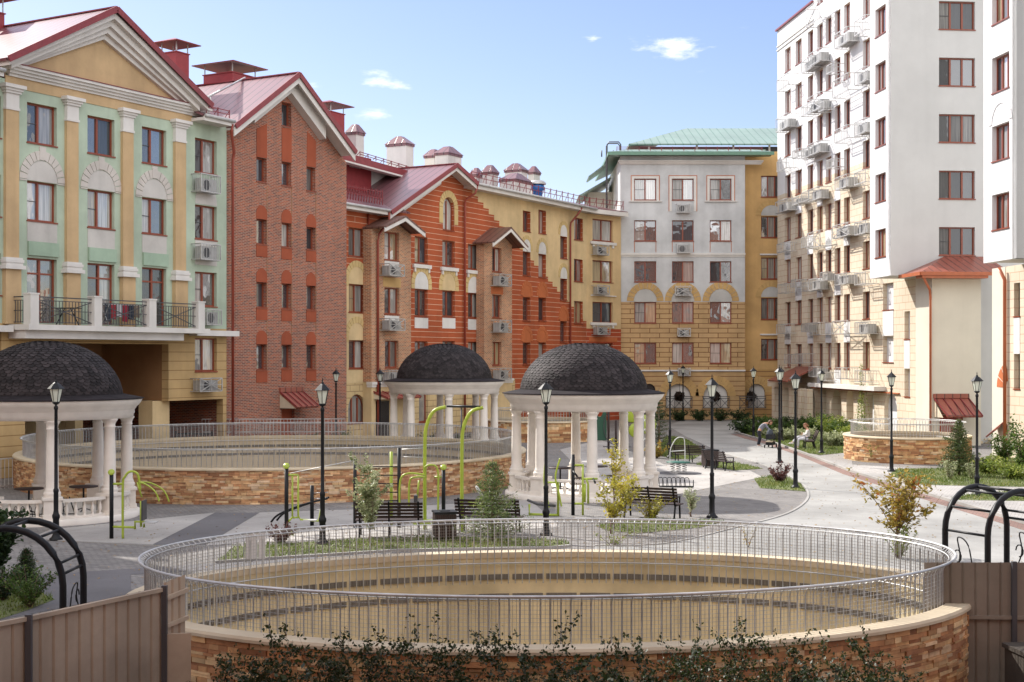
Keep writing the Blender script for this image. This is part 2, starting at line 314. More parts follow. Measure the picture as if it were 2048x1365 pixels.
# ---------------- facades ----------------
class Fac:
    def __init__(s,name,label,P,d,cat='building',hbase=0):
        d=Vector(d).normalized(); s.P=Vector(P); s.d=d; s.n=Vector((-d.y,d.x))
        s.root=empty(name,(P[0],P[1],0),math.atan2(d.y,d.x),label,cat); s.holes=[]
    def u(s,px,off=0.0):
        k=(px-CX)/F; ox,oy=s.P.x-off*s.n.x,s.P.y-off*s.n.y
        return (k*oy-ox)/(s.d.x-k*s.d.y)
    def h(s,px,py,off=0.0):
        u=s.u(px,off); Y=s.P.y-off*s.n.y+u*s.d.y; return H+(HY-py)*Y/F
    def rect(s,x0,x1,y0,y1,off=0.0):
        xm=(x0+x1)/2; return s.u(x0,off),s.u(x1,off),s.h(xm,y1,off),s.h(xm,y0,off)
def arcloop(u0,u1,h0,hs,rise=None,n=10):
    r=(u1-u0)/2; rise=rise or r; c=(u0+u1)/2
    return [(u0,h0),(u1,h0),(u1,hs)]+[(c+r*math.cos(math.pi*i/n),hs+rise*math.sin(math.pi*i/n)) for i in range(1,n)]+[(u0,hs)]
def sheet(mb,loop,holes,y,mi=0):
    loops=[[Vector((a,b,0)) for a,b in loop]]+[[Vector((a,b,0)) for a,b in hl] for hl in holes]
    flat=[p for l in loops for p in l]
    for t in tessellate_polygon(loops):
        a,b,c=[flat[i] for i in t]
        ar=(b.x-a.x)*(c.y-a.y)-(b.y-a.y)*(c.x-a.x)
        if abs(ar)<1e-7: continue
        q=[a,b,c] if ar>0 else [a,c,b]
        mb.add([(p.x,y,p.y) for p in q],mi)
def rim(mb,loop,y0,y1,inward,mi=0):
    k=len(loop); ar=sum(loop[i][0]*loop[(i+1)%k][1]-loop[(i+1)%k][0]*loop[i][1] for i in range(k))
    if ar<0: loop=loop[::-1]
    for i in range(k):
        a,b=loop[i],loop[(i+1)%k]
        q=[(a[0],y0,a[1]),(a[0],y1,a[1]),(b[0],y1,b[1]),(b[0],y0,b[1])]
        mb.add(q if inward else q[::-1],mi)
def wall(B,name,loop,mat,off=0.0,holes=None,depth=.4,rev=.24,edge=True):
    mb=MB(); hs=B.holes if holes is None else holes
    sheet(mb,loop,hs,-off)
    for hl in hs: rim(mb,hl,-off,-off+rev,True)
    if edge: rim(mb,loop,-off,-off+depth,False)
    return mb.build(name,mat,B.root)
def panel(B,name,loop,mat,off=.015,base=0.0,holes=()):
    mb=MB(); sheet(mb,loop,holes,-off); rim(mb,loop,-off,-base+.005,False)
    for hl in holes: rim(mb,hl,-off,-base+.005,True)
    return mb.build(name,mat,B.root)
def rectloop(u0,u1,h0,h1): return [(u0,h0),(u1,h0),(u1,h1),(u0,h1)]
def window(B,u0,u1,h0,h1,off=0.0,dep=.17,n=2,arch=False,trans=0,hbar=True,sill=True,bal=None,split=None,mats=None,cut=True,glass='glass'):
    """window > pane, sill ; frame in the wall opening"""
    fw=.07; mb=MB(); y0=-off+dep; y1=y0+.06
    if arch: lp=arcloop(u0,u1,h0,h1-(u1-u0)/2)
    else: lp=rectloop(u0,u1,h0,h1)
    if cut: B.holes.append(lp)
    c=(u0+u1)/2; hc=(h0+h1)/2
    inner=[(c+(a-c)*(1-2*fw/(u1-u0)),hc+(b-hc)*(1-2*fw/(h1-h0))) for a,b in lp]
    sheet(mb,lp,[inner],y0); rim(mb,inner,y0,y1,True)
    ct=h1-fw*(1 if not arch else 3)
    if n>=2:
        xs=[u0+(u1-u0)*i/n for i in range(1,n)] if split is None else [u0+(u1-u0)*split]
        for x in xs: mb.box(x-.05,x+.05,y0-.012,y1,h0+fw*.6,ct)
    if trans: mb.box(u0+fw*.5,u1-fw*.5,y0-.01,y1,h1-trans-.035,h1-trans+.035)
    w=mb.build('window',M['frame'],B.root)
    if n>=2 and not arch:
        eds=[u0+.01]+xs+[u1-.01]
        for i in range(len(eds)-1): pb=MB(); sheet(pb,rectloop(eds[i]+.004,eds[i+1]-.004,h0+.01,h1-.01),[],y1-.012); pb.build('pane',M[glass],w)
    else:
        pb=MB(); sheet(pb,[(c+(a-c)*.985,hc+(b-hc)*.985) for a,b in lp],[],y1-.012); pb.build('pane',M[glass],w)
    if hbar and random.random()<.55:
        hb=MB(); x1=u0+(u1-u0)/max(n,1); hb.box(u0+fw,x1-.05,y0+.01,y1-.02,hc-.012,hc+.012); hb.build('insect_screen_bar',M['dgrey'],w)
    if sill:
        sb=MB(); sb.box(u0-.03,u1+.03,-off-.05,-off+dep-.002,h0-.05,h0+.004); sb.build('sill',M['frame'],w)
    return w
def wpx(B,x0,x1,y0,y1,off=0.0,**k):
    u0,u1,h0,h1=B.rect(x0,x1,y0,y1,off); return window(B,u0,u1,h0,h1,off,**k)
def arch_blocks(B,name,u0,u1,hs,t,mat,n=9,off=.03,rise=None,base=0.0,gap=.012,leg=0,sel=None):
    """a ring of wedge blocks over an opening, drawn as one raised part"""
    mb=MB(); c=(u0+u1)/2; r=(u1-u0)/2; rise=rise or r
    for i in (sel or range(n)):
        a0=math.pi*i/n+gap/r; a1=math.pi*(i+1)/n-gap/r; pts=[]
        for a in (a0,(a0+a1)/2,a1): pts.append((c+r*math.cos(a),hs+rise*math.sin(a)))
        for a in (a1,(a0+a1)/2,a0): pts.append((c+(r+t)*math.cos(a),hs+(rise+t)*math.sin(a)))
        pts=[pts[0],pts[5],pts[4],pts[3],pts[2],pts[1]]
        sheet(mb,pts,[],-off); rim(mb,pts,-off,-base+.005,False)
    if leg:
        for a,b in ((u0-t,u0-.01),(u1+.01,u1+t)):
            l=rectloop(a,b,hs-leg,hs-.01); sheet(mb,l,[],-off); rim(mb,l,-off,-base+.005,False)
    return mb.build(name,mat,B.root)
def tymp(B,u0,u1,h0,hs,mat,off=.02,base=0.0,rise=None):
    return panel(B,'arch_panel',arcloop(u0,u1,h0,hs,rise),mat,off,base)
def ledge(B,name,u0,u1,h0,h1,out,mat,steps=2,off=0.0,back=.01):
    mb=MB()
    for i in range(steps):
        t=(i+1)/steps; a=h0+(h1-h0)*i/steps; b=h0+(h1-h0)*(i+1)/steps
        mb.box(u0-out*t*.6,u1+out*t*.6,-off-out*t,-off+back+.002*i,a,b-.0)
    return mb.build(name,mat,B.root)
def basket(B,u0,u1,h0,h1,out=.62,off=0.0,style='X',ac=True,mat='galv'):
    """air-conditioner basket on the wall > air_conditioner"""
    mb=MB(); y=-off-out; r=.022; ym=-off
    m=M[mat]
    for z in (h0,h1):
        mb.bar((u0,y,z),(u1,y,z),r*2); mb.bar((u0,ym,z),(u0,y,z),r*2); mb.bar((u1,ym,z),(u1,y,z),r*2)
    for x in (u0,u1): mb.bar((x,y,h0),(x,y,h1),r*2)
    if style=='X':
        mb.bar((u0,y,h0),(u1,y,h1),.04); mb.bar((u1,y,h0),(u0,y,h1),.04); mb.bar((u0,y,(h0+h1)/2),(u1,y,(h0+h1)/2),.03); mb.bar(((u0+u1)/2,y,h0),((u0+u1)/2,y,h1),.03)
        for i in range(1,3): mb.bar((u0,ym-out*i/3,h0),(u0,ym-out*i/3,h1),.02)
    else:
        k=7
        for i in range(1,k): x=u0+(u1-u0)*i/k; mb.bar((x,y,h0),(x,y,h1),.02)
        for i in range(1,5):
            yy=ym-out*i/5; mb.bar((u0,yy,h0),(u0,yy,h1),.02); mb.bar((u1,yy,h0),(u1,yy,h1),.02)
    for i in range(3): yy=ym-out*(i+.5)/3; mb.bar((u0,yy,h0),(u1,yy,h0),.03,.015)
    b=mb.build('air_conditioner_basket',m,B.root)
    if ac:
        a=MB(); w=u1-u0; a.box(u0+w*.1,u1-w*.1,ym-out*.78,ym-.1,h0+.04,h0+min(.62,(h1-h0)*.85)); cx=u0+w*.4; cz=h0+min(.62,(h1-h0)*.85)/2+.02
        a.build('air_conditioner',M['acu'],b)
        g=MB(); rr=min(.24,(h1-h0)*.34); 
        g.mesh([(cx+rr*math.cos(t*math.pi/7),ym-out*.78-.006,cz+rr*math.sin(t*math.pi/7)) for t in range(14)],[tuple(range(14))]); g.build('fan_grille',M['dgrey'],b)
    return b
def bpx(B,x0,x1,y0,y1,out=.62,off=0.0,**k):
    o2=off+out; xm=(x0+x1)/2; return basket(B,B.u(x0,o2),B.u(x1,o2),B.h(xm,y1,o2),B.h(xm,y0,o2),out,off,**k)
def core(B,u0,u1,h1,mat,d0=.4,d1=12,h0=0,name='side_wall'):
    mb=MB(); mb.box(u0,u1,d0,d1,h0,h1); return mb.build(name,mat,B.root)
def pipe(B,pts,mat,r=.06):
    mb=MB(); mb.tube(pts,r,8); return mb.build('drainpipe',mat,B.root)
def dchimney(B,u0,u1,y0,y1,h0,h1,kind='red',cap=.5):
    if kind=='red':
        mb=MB(); mb.box(u0,u1,y0,y1,h0,h1); mb.box(u0-.05,u1+.05,y0-.05,y1+.05,h1-.03,h1+.02)
        c=mb.build('chimney',M['redbox'],B.root); k=MB(); uc,yc=(u0+u1)/2,(y0+y1)/2; e=.45
        top=(uc,yc,h1+cap+.35)
        cs=[(u0-e,y0-e,h1+cap),(u1+e,y0-e,h1+cap),(u1+e,y1+e,h1+cap),(u0-e,y1+e,h1+cap)]
        for i in range(4): k.slab([cs[i],cs[(i+1)%4],top],.05)
        k.build('chimney_canopy',M['fascia'],c)
        for x in (u0+.05,u1-.05):
            for y in (y0+.05,y1-.05): l=MB(); l.bar((x,y,h1),(x,y,h1+cap+.04),.05); l.build('canopy_post',M['galv'],c)
    else:
        mb=MB(); mb.box(u0,u1,y0,y1,h0,h1); c=mb.build('chimney',M['white'],B.root)
        k=MB(); uc,yc=(u0+u1)/2,(y0+y1)/2; e=.12; k.box(u0-.06,u1+.06,y0-.06,y1+.06,h1+.005,h1+.16)
        r=min(u1-u0,y1-y0)*.22
        a=[(u0-e,y0-e,h1+.16),(u1+e,y0-e,h1+.16),(u1+e,y1+e,h1+.16),(u0-e,y1+e,h1+.16)]
        t=[(uc-r,yc-r,h1+cap+.16),(uc+r,yc-r,h1+cap+.16),(uc+r,yc+r,h1+cap+.16),(uc-r,yc+r,h1+cap+.16)]
        k.hexa(a,t); k.build('chimney_cap',M['roof'],c)
def turbine(B,u,y,h,r=.42,s=1):
    mb=MB(); mb.lathe([(r*.7,0),(r*.75,.5*s),(r,.55*s),(r,.75*s),(r*.8,.8*s)],14,(u,y,h)); c=mb.build('roof_ventilator',M['blue'],B.root)
    k=MB(); k.lathe([(r*1.25,.81*s),(r*1.3,.88*s),(r*.9,1.0*s),(r*.2,1.02*s)],14,(u,y,h)); k.build('ventilator_hood',M['galv'],c)
def snowguard(B,p,q,hgt=.35,n=None,name='snow_guard'):
    p=Vector(p); q=Vector(q); L_=(q-p).length; n=n or int(L_/.9)+1; mb=MB(); up=Vector((0,0,1))
    for k in (.5,1): mb.bar(p+up*hgt*k,q+up*hgt*k,.035)
    for i in range(n+1):
        a=p+(q-p)*i/n; mb.bar(a,a+up*hgt*1.15,.035); mb.bar(a+Vector((0,.25,.08)),a+up*hgt,.025)
    return mb.build(name,M['fascia'],B.root)
# ================= buildings =================
def pxof(B,u,y,h):
    X=B.P.x+u*B.d.x+y*B.n.x; Y=B.P.y+u*B.d.y+y*B.n.y; return CX+F*X/Y, HY-(h-H)*F/Y
def chim(B,xa,xb,xc,yt,off,kind='red',h0=13,cap=.5):
    u0,u1=B.u(xb,off),B.u(xc,off); h1=B.h((xb+xc)/2,yt,off); y0=-off; lo,hi=0.0,12.0
    for _ in range(30):
        m=(lo+hi)/2
        if pxof(B,u0,y0+m,h1)[0]>xa: lo=m
        else: hi=m
    dchimney(B,u0,u1,y0,y0+max(lo,.3),h0,h1,kind,cap)
def band(B,name,uL,uC,uR,hL,hA,hR,t,off,mat,base=0.0,top=0):
    lp=[(uL,hL-top),(uL,hL-t),(uC,hA-t),(uR,hR-t),(uR,hR-top),(uC,hA-top)]
    return panel(B,name,lp,mat,off,base)
def gable(B,uL,uC,uR,hL,hA,hR,off,back,mat,th=.12,edge=True):
    mb=MB(); mb.slab([(uL,-off,hL),(uC,-off,hA),(uC,back,hA),(uL,back,hL)],th); r1=None
    mb.slab([(uC+.001,-off,hA),(uR,-off,hR),(uR,back,hR),(uC+.001,back,hA)],th)
    r=mb.build('roof',mat,B.root)
    if edge:
        e=MB(); e.bar((uL,-off-.03,hL-.06),(uC,-off-.03,hA-.06),.05,.26); e.bar((uC,-off-.03,hA-.06),(uR,-off-.03,hR-.06),.05,.26); e.bar((uC,-off,hA+.03),(uC,back,hA+.03),.16,.06); e.build('roof_edge_flashing',M['fascia'],r)
    return r
# ---- green building with the pediment ----
G=Fac('apartment_building','mint green apartment block with ochre pilasters, white rimmed pediment and long balcony',(-19.22,56),(.5695,1))
ur=G.u(453); ul=G.u(-370)
gw={}
for i,(c,rows) in enumerate([((54,113.6),((210,289),(365,443.7))),((175,229),((235.6,310),(381.8,457))),((284,332.7),((257.5,329),(397.5,468.8))),((390,433.5),((279.5,347),(412,479.6),(545,613),(677,743)))]):
    for (a,b) in rows: wpx(G,c[0],c[1],a,b,n=2,split=.44)
for c,y in (((54,113.6),517.7),((175,229),528),((284,332.7),536.3)):
    u0,u1,h0,h1=G.rect(c[0],c[1],650,y); window(G,u0,u1,6.2,h0,n=2,trans=.62,hbar=False,sill=False)
for px in (-60,-160,-280):
    for k in range(4):
        u0,u1=G.u(px),G.u(px+62); window(G,u0,u1,15.1-3.1*k-1.65,15.1-3.1*k)
ua,ub,uc2=G.u(50),G.u(337),G.u(446); hA=G.h(250,688); hB=G.h(400,800)
hE=16.45
lp=[(ul,0),(ua,0),(ua,hA),(ub,hA),(ub,hB),(uc2,hB),(uc2,0),(ur,0),(ur,15.85),(G.u(395),15.85),(G.u(395),16.4),(G.u(25),16.4),(G.u(25),15.85),(ul,15.85)]
wall(G,'facade_wall',lp,M['green'])
# passage through the ground floor
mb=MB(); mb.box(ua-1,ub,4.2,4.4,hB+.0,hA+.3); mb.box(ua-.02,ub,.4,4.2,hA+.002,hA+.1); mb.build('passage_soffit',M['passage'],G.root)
mb=MB(); mb.box(ua-4,ur+1,9,9.2,-3,7); mb.build('passage_back_wall',M['brick'],G.root)
for q in ((G.u(300,-.6),G.u(334,-.6),.45,1.3,0,hB-.002),(G.u(150,-4),G.u(166,-4),4.0,4.6,0,hB),(G.u(40,-8),G.u(168,-8),8.2,8.9,0,hB+2)): mb=MB(); mb.box(*q); mb.build('passage_pillar',M['yellow'],G.root)
core(G,ul,ua-1,15.8,M['yellow'],.4,13); core(G,ua-1,ur-.02,15.8,M['yellow'],.4,13,h0=hA+.12,name='upper_storeys'); 
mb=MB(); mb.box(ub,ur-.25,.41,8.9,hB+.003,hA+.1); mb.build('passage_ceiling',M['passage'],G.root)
# pilasters
for j,(a,b) in enumerate(((12,38),(134,157),(246,267),(351,372))):
    u0,u1=G.u(a,.15),G.u(b,.15)
    mb=MB(); mb.box(u0,u1,-.16,.01,6.12,14.7); mb.box(u0-.06,u1+.06,-.22,.012,6.13,8.3); p=mb.build('pilaster',M['ochre'],G.root)
    cp=MB(); cp.box(u0-.03,u1+.03,-.20,.013,14.62,14.72); cp.box(u0,u1,-.175,.013,14.72,15.28)
    for q,(t,z0,z1) in enumerate(((.06,15.28,15.38),(.12,15.38,15.48),(.2,15.48,15.62))): cp.box(u0-t,u1+t,-.18-t,.013,z0,z1)
    cp.build('capital',M['trim'],p)
    cp=MB()
    for q,(t,z0,z1) in enumerate(((.09,8.68,8.76),(.13,8.56,8.68),(.1,8.45,8.56),(.18,8.3,8.45))): cp.box(u0-t,u1+t,-.18-t,.013,z0,z1)
    cp.build('pilaster_base',M['trim'],p)
# arches and panels
for (a,b),ysp in (((54,113.6),365),((175,229),381.8),((284,332.7),397.5)):
    u0,u1=G.u(a),G.u(b); hs=G.h((a+b)/2,ysp)+.04; 
    tymp(G,u0-.02,u1+.02,hs-.02,hs+.0,M['greyp'],.02,rise=.83); arch_blocks(G,'arch_surround',u0-.02,u1+.02,hs,.38,M['archgrey'],13,.04,rise=.85,leg=.06)
    panel(G,'keystone',rectloop((u0+u1)/2-.16,(u0+u1)/2+.16,hs+.86,hs+1.40),M['archgrey'],.055)
    hh=G.h((a+b)/2,ysp+ (78 if a<100 else 75.5 if a<200 else 71.5))
    panel(G,'window_apron',rectloop(u0,u1,hh-.85,hh-.06),M['greyp'],.02); panel(G,'apron_panel',rectloop(u0+.02,u1+.06,hh-1.42,hh-.86),M['greenlt'],.09)
u0,u1=G.u(390),G.u(433.5); tymp(G,u0,u1,G.h(411,410),G.h(411,408),M['greyp'],rise=.95); panel(G,'window_apron',rectloop(u0,u1,G.h(411,531),G.h(411,482)),M['greyp'],.02)
for (a,b,c,d) in ((402,441,350,385),(402,441,489,520),(414,443,620,650)): bpx(G,a,b,c,d,style='B',out=.6)
bpx(G,400,444,757,783,out=.6)
# pediment
uL,uR=G.u(18,.8),G.u(416,.8); uC=G.u(229,.8); hT=19.55
panel(G,'pediment_wall',[(uL+1.2,16.4),(uR-1.2,16.4),(uC,hT-.9)],M['ochre'],.02)
band(G,'pediment_cornice',uL,uC,uR,hE+.12,hT,hE+.12,.36,.82,M['trim'],.0,.10)
band(G,'pediment_cornice',uL+.3,uC,uR-.3,hE+.1,hT-.25,hE+.1,.40,.58,M['trim'],.0)
band(G,'pediment_cornice',uL+.6,uC,uR-.6,hE+.1,hT-.62,hE+.1,.30,.40,M['trim'],.0)
band(G,'pediment_cornice',uL+.9,uC,uR-.9,hE+.1,hT-.9,hE+.1,.26,.2,M['trim'],.0)
ledge(G,'cornice',G.u(18),G.u(404),15.98,16.42,.42,M['trim'],4)
mb=MB(); mb.box(G.u(18)-.42,G.u(404)+.42,-.46,.01,16.425,16.45); mb.build('cornice_flashing',M['fascia'],G.root)
panel(G,'frieze',rectloop(G.u(10),G.u(384),15.55,15.98),M['ochre'],.03)
gable(G,uL-.15,uC,uR+.15,hE+.02,hT+.1,hE+.02,.95,13,M['roof'])
# main eaves beside the pediment
for a,b in ((G.u(381),G.u(466,.8)),(ul,G.u(6,.8))):
    mb=MB(); mb.slab([(a,-.85,15.98),(b,-.85,15.98),(b,6,18.6),(a,6,18.6)],.1); mb.build('roof',M['roof'],G.root)
    mb=MB(); mb.box(a,b,-.8,.38,15.72,15.86); mb.box(a,b,-.86,-.8,15.70,15.95); mb.build('eaves',M['trim'],G.root)
    mb=MB(); mb.tube([(a,-.93,15.93),(b,-.93,15.93)],.08,8); mb.build('gutter',M['lgrey'],G.root)
snowguard(G,(G.u(416,.5),-.4,16.15),(G.u(462,.5),-.4,16.15))
# balcony
bu0,bu1=G.u(60,1.25),G.u(413,1.25)
mb=MB(); mb.box(bu0-.1,bu1+.2,-1.3,-.02,5.88,6.1); mb.box(bu0,bu1-1.2,-1.0,-.021,5.55,5.879); sl_=mb.build('balcony_slab',M['trim'],G.root)
for q in ((bu1+.21,ur+.35),(ul,bu0-.15)): mb=MB(); mb.box(*q,-.5,0,5.8,6.05); mb.build('string_course',M['trim'],G.root)
posts=[bu0,G.u(188,1.25),G.u(298,1.25),G.u(396,1.25)]
for p in posts:
    mb=MB(); mb.box(p,p+.42,-1.28,-.88,6.102,7.28); mb.box(p-.03,p+.45,-1.3,-.86,7.28,7.34); mb.build('balcony_post',M['trim'],G.root)
def brail(B,p,q,z0,z1,n,cross=True,name='balcony_railing',mat='dgrey'):
    p=Vector(p); q=Vector(q); mb=MB(); up=Vector((0,0,1))
    a=lambda t,z: Vector((p.x+(q.x-p.x)*t,p.y+(q.y-p.y)*t,z))
    mb.bar(a(0,z1),a(1,z1),.045); mb.bar(a(0,z1-.14),a(1,z1-.14),.03); mb.bar(a(0,z0+.08),a(1,z0+.08),.03); mb.bar(a(0,(z0+z1)/2),a(1,(z0+z1)/2),.03)
    if cross: mb.bar(a(0,z0+.08),a(1,z1-.14),.04,.03); mb.bar(a(1,z0+.08),a(0,z1-.14),.04,.03)
    for i in range(1,n): mb.bar(a(i/n,z0+.05),a(i/n,z1-.14),.022)
    return mb.build(name,M[mat],B.root)
for i in range(3): brail(G,(posts[i]+.42,-1.1,0),(posts[i+1],-1.1,0),6.12,7.2,17)
brail(G,(bu0+.1,-.88,0),(bu0+.1,-.02,0),6.12,7.2,6,False)
pipe(G,[(G.u(466,.8)-.1,-.85,15.8),(G.u(466,.8)-.1,-.8,15.4),(ur+.25,-.25,14.6),(ur+.25,-.18,14.3),(ur+.25,-.18,.2)],M['pipe'],.07)
chim(G,321,353,378,106,-6,'red',15); chim(G,-30,-6,9,26,-6,'red',15,cap=.7)
# ---- brown brick building ----
K=Fac('apartment_building','tall red brown brick gabled building with three columns of narrow windows',(G.P.x+.35*G.n.x,G.P.y+.35*G.n.y),(.5695,1))
for c,rows in (((512.9,533.4),((316,364),(439,489),(565,616),(689,740.6))),((563.3,582.6),((206,253),(325,372),(446.5,495),(567.7,618.5),(690,738))),((613,631),((335,383),(455,500),(572,620.6),(690,739)))):
    for i,(a,b) in enumerate(rows):
        w=wpx(K,c[0],c[1],a,b,n=1,hbar=False,dep=.22,sill=True)
        m=sum(c)/2; u0,u1=K.u(c[0]),K.u(c[1]); h1=K.h(m,a); h0=K.h(m,b)
        if b-a<60 and a>400: tymp(K,u0-.03,u1+.03,h1+.0,h1+.28,M['rust'],.02)
        if a>400: panel(K,'window_apron',rectloop(u0-.03,u1+.03,h0-.62,h0-.06),M['rust'],.03)
for (a,b),yl,yr,yb in (((512.9,533.4),258,248,315),((563.3,582.6),256,258,324)):
    panel(K,'window_hood_panel',[(K.u(a),K.h(a,yb)+.02),(K.u(b),K.h(b,yb+3)+.02),(K.u(b),K.h(b,yr)),(K.u(a),K.h(a,yl))],M['rust'],.03)
panel(K,'window_hood_panel',[(K.u(613),K.h(613,334)+.02),(K.u(631),K.h(631,336)+.02),(K.u(631),K.h(631,282)),(K.u(614),K.h(614,264))],M['rust'],.03)
kl,kr=ur-.05,K.u(693); kC=K.u(588)
hEk=15.85; hTk=19.2
mb=MB(); mb.box(K.u(563)+.003,K.u(589)-.003,.16,.22,.05,2.15); kd=mb.build('door',M['rust'],K.root); K.holes.append(rectloop(K.u(563),K.u(589),.05,2.15)); mb=MB(); mb.box(K.u(585),K.u(586.5),.12,.158,1.0,1.12); mb.build('door_handle',M['black'],kd)
tt=(K.u(711,.9)-K.u(469,.9))/2; kc=(K.u(711,.9)+K.u(469,.9))/2
kL,kR=K.u(469,.9),K.u(711,.9)
hw=lambda u: hTk-.2-(abs(u-kc)/tt)*(hTk-15.85)
wall(K,'facade_wall',[(kl,0),(kr,0),(kr,hw(kr)),(kc,hTk-.2),(kl,hw(kl))],M['brick'])
core(K,kl+.02,kr-.02,14.6,M['brick'],.41,12)
mb=MB(); mb.add([(kr-.02,.4,14),(kr-.02,12,14),(kr-.02,12,hw(kr)-.1),(kr-.02,.4,hw(kr)-.1)]); mb.build('side_wall',M['brick'],K.root)
gable(K,kL,kc,kR,hEk,hTk,hEk,.95,12,M['roof'])
band(K,'bargeboard',kL,kc,kR,hEk,hTk,hEk,.52,.9,M['trim'],.84,.10)
band(K,'soffit',kL+.05,kc,kR-.05,hEk-.1,hTk-.1,hEk-.1,.1,.84,M['trim'],.0,.02)
band(K,'rake_moulding',kL+2.0,kc,kR-2.0,hEk+ (2.0/tt)*(hTk-hEk),hTk,hEk+(2.0/tt)*(hTk-hEk),.95,.45,M['trim'],.0,.15)
mb=MB(); 
for c in (533.6,582.8,631.2): mb.box(K.u(c)-.0,K.u(c)+.03,-.012,.0,K.h(c,766),K.h(c,372 if c<600 else 385))
mb.build('expansion_joint',M['passage'],K.root)
def canopy(B,u0,u1,h1,h0,out,mat,skew=.0,name='door_canopy'):
    mb=MB(); mb.slab([(u0,0,h1),(u1,0,h1),(u1+skew,-out,h0),(u0+skew,-out,h0)],.09); mb.box(u0-.03,u1+.03,-.1,-.001,h1-.02,h1+.22)
    c=mb.build(name,mat,B.root)
    for x in (u0+.02,u1-.02): s=MB(); s.mesh([(x,-.01,h1-.1),(x,-out+.05,h0-.08),(x,-.01,h0-.08)],[(0,1,2)]); s.build('canopy_side',M['cream'],c)
    r=MB()
    for i in range(5):
        t=i/4; r.bar((u0+(u1-u0)*t,-.02,h1+.02),(u0+(u1-u0)*t+skew,-out,h0+.02),.04,.05)
    r.build('canopy_rib',M['fascia'],c); return c
canopy(K,K.u(559),K.u(604),K.h(560,784),K.h(560,784)-.75,1.1,M['roofbrown'])
chim(K,407,465,513,150,-4.6,'red',15.5); chim(K,630,662,689,226,-7,'red',15)
turbine(K,K.u(592,-5),5,19.2,.5)
# mast of a satellite aerial leaning on the roof
mb=MB(); mb.tube([(K.u(413,-.6),.6,K.h(413,196,-.6)),(K.u(490,-3.0),3.0,K.h(490,156,-3.0))],.05,6); mb.tube([(K.u(490,-3)-.1,3,K.h(483,160,-3)),(K.u(487,-3.4),3.4,17.5)],.03,5); mb.tube([(K.u(430,-1)-.1,1.2,K.h(425,188,-1)),(K.u(435,-1),1.3,16.2)],.03,5); mb.build('aerial_mast',M['galv'],K.root)
# ---- red and yellow building ----
B=Fac('apartment_building','long terracotta red and yellow building with a stepped colour edge, brick bays and a gable',(-8.83,77.3),(.566,1))
def arched(B,a,b,ytop,u=None,t=.38,mat='voussoir',fill='white',n=9,hs_off=0.0,rise=None,off=0.0,leg=.3):
    u0,u1=B.u(a,off),B.u(b,off); hs=B.h((a+b)/2,ytop,off)
    tymp(B,u0,u1,hs+.0,hs+.3,M[fill],.02+off,off,rise=rise); arch_blocks(B,'arch_surround',u0,u1,hs+.3,t,M[mat],n,.035+off,base=off,rise=rise,leg=leg)
# left column
wpx(B,697,728,456.5,513.6)
for a,b,i in ((569,625.5,0),(681,737.7,1)): wpx(B,697,729,a,b)
u0,u1=B.u(696),B.u(731); window(B,u0,u1,B.h(713,847),B.h(713,789),arch=True,n=3)
hy=B.h(713,530)
def clearholes(): B.holes.clear()
cols={'c':(829.5,855.5),'d':(884.8,910),'e':(936,959.5)}
for k_,r1,r2,r3 in (('c',(474,527),(579,633),(683,736)),('d',(482,533),(582,633.5),(682.5,736)),('e',(489.5,539),(587,636),(684,737))):
    a,b=cols[k_]
    for q in (r1,r2,r3): wpx(B,a,b,q[0],q[1])
    arched(B,a-.5,b+.5,r2[0]-.5,fill='white' if k_!='d' else 'yellow')
    u0,u1=B.u(a),B.u(b); m=(a+b)/2
    panel(B,'window_apron',rectloop(u0-.02,u1+.02,B.h(m,r2[1]+24),B.h(m,r2[1]+3)),M['white'],.02)
    hh=B.h(m,r1[1]); mb=MB(); mb.box(u0-.25,u1+.25,-.14,0,hh-.3,hh-.08)
    for x in (u0-.12,u1+.0): mb.box(x,x+.14,-.1,0,hh-.55,hh-.3)
    mb.build('window_ledge',M['trim'],B.root)
u0,u1=B.u(886),B.u(908); window(B,u0,u1,B.h(897,461),B.h(897,395.6),arch=True,n=2,trans=0); arch_blocks(B,'arch_surround',u0-.02,u1+.02,B.h(897,395.6)-(u1-u0)/2,.42,M['voussoir'],11,.035,leg=1.0)
for (a,b),rows,arc in (((1045.7,1061),((422.6,463.7),(504,551.6),(595,642),(685.7,729.5)),(0,1,2,2)),((1077,1092),((421,468),(509,555.4),(596,642),(685.7,730)),(0,1,2,2)),((1120.5,1134),((473.6,517.6),(558,601),(643,684.8)),(1,1,2))):
    for q,t in zip(rows,arc):
        wpx(B,a,b,q[0],q[1],n=1 if t else 2,hbar=False,dep=.24)
        if t==1: arched(B,a,b,q[0]-.3,t=.28,n=7,mat='voussoir',leg=.2)
        if t==2: arched(B,a,b,q[0]-.3,t=.28,n=9,mat='rustlt',fill='rustlt',leg=.2)
for q in ((436.7,480.7),(519,564),(603,647.6),(686,731)): wpx(B,1148,1165.6,q[0],q[1])
hst=B.h(953,410)
# windows on the set-forward brick bays are cut separately below
ub1=(B.u(743,.6),B.u(822,.6)); ub2=(B.u(968,.6),B.u(1024,.6))
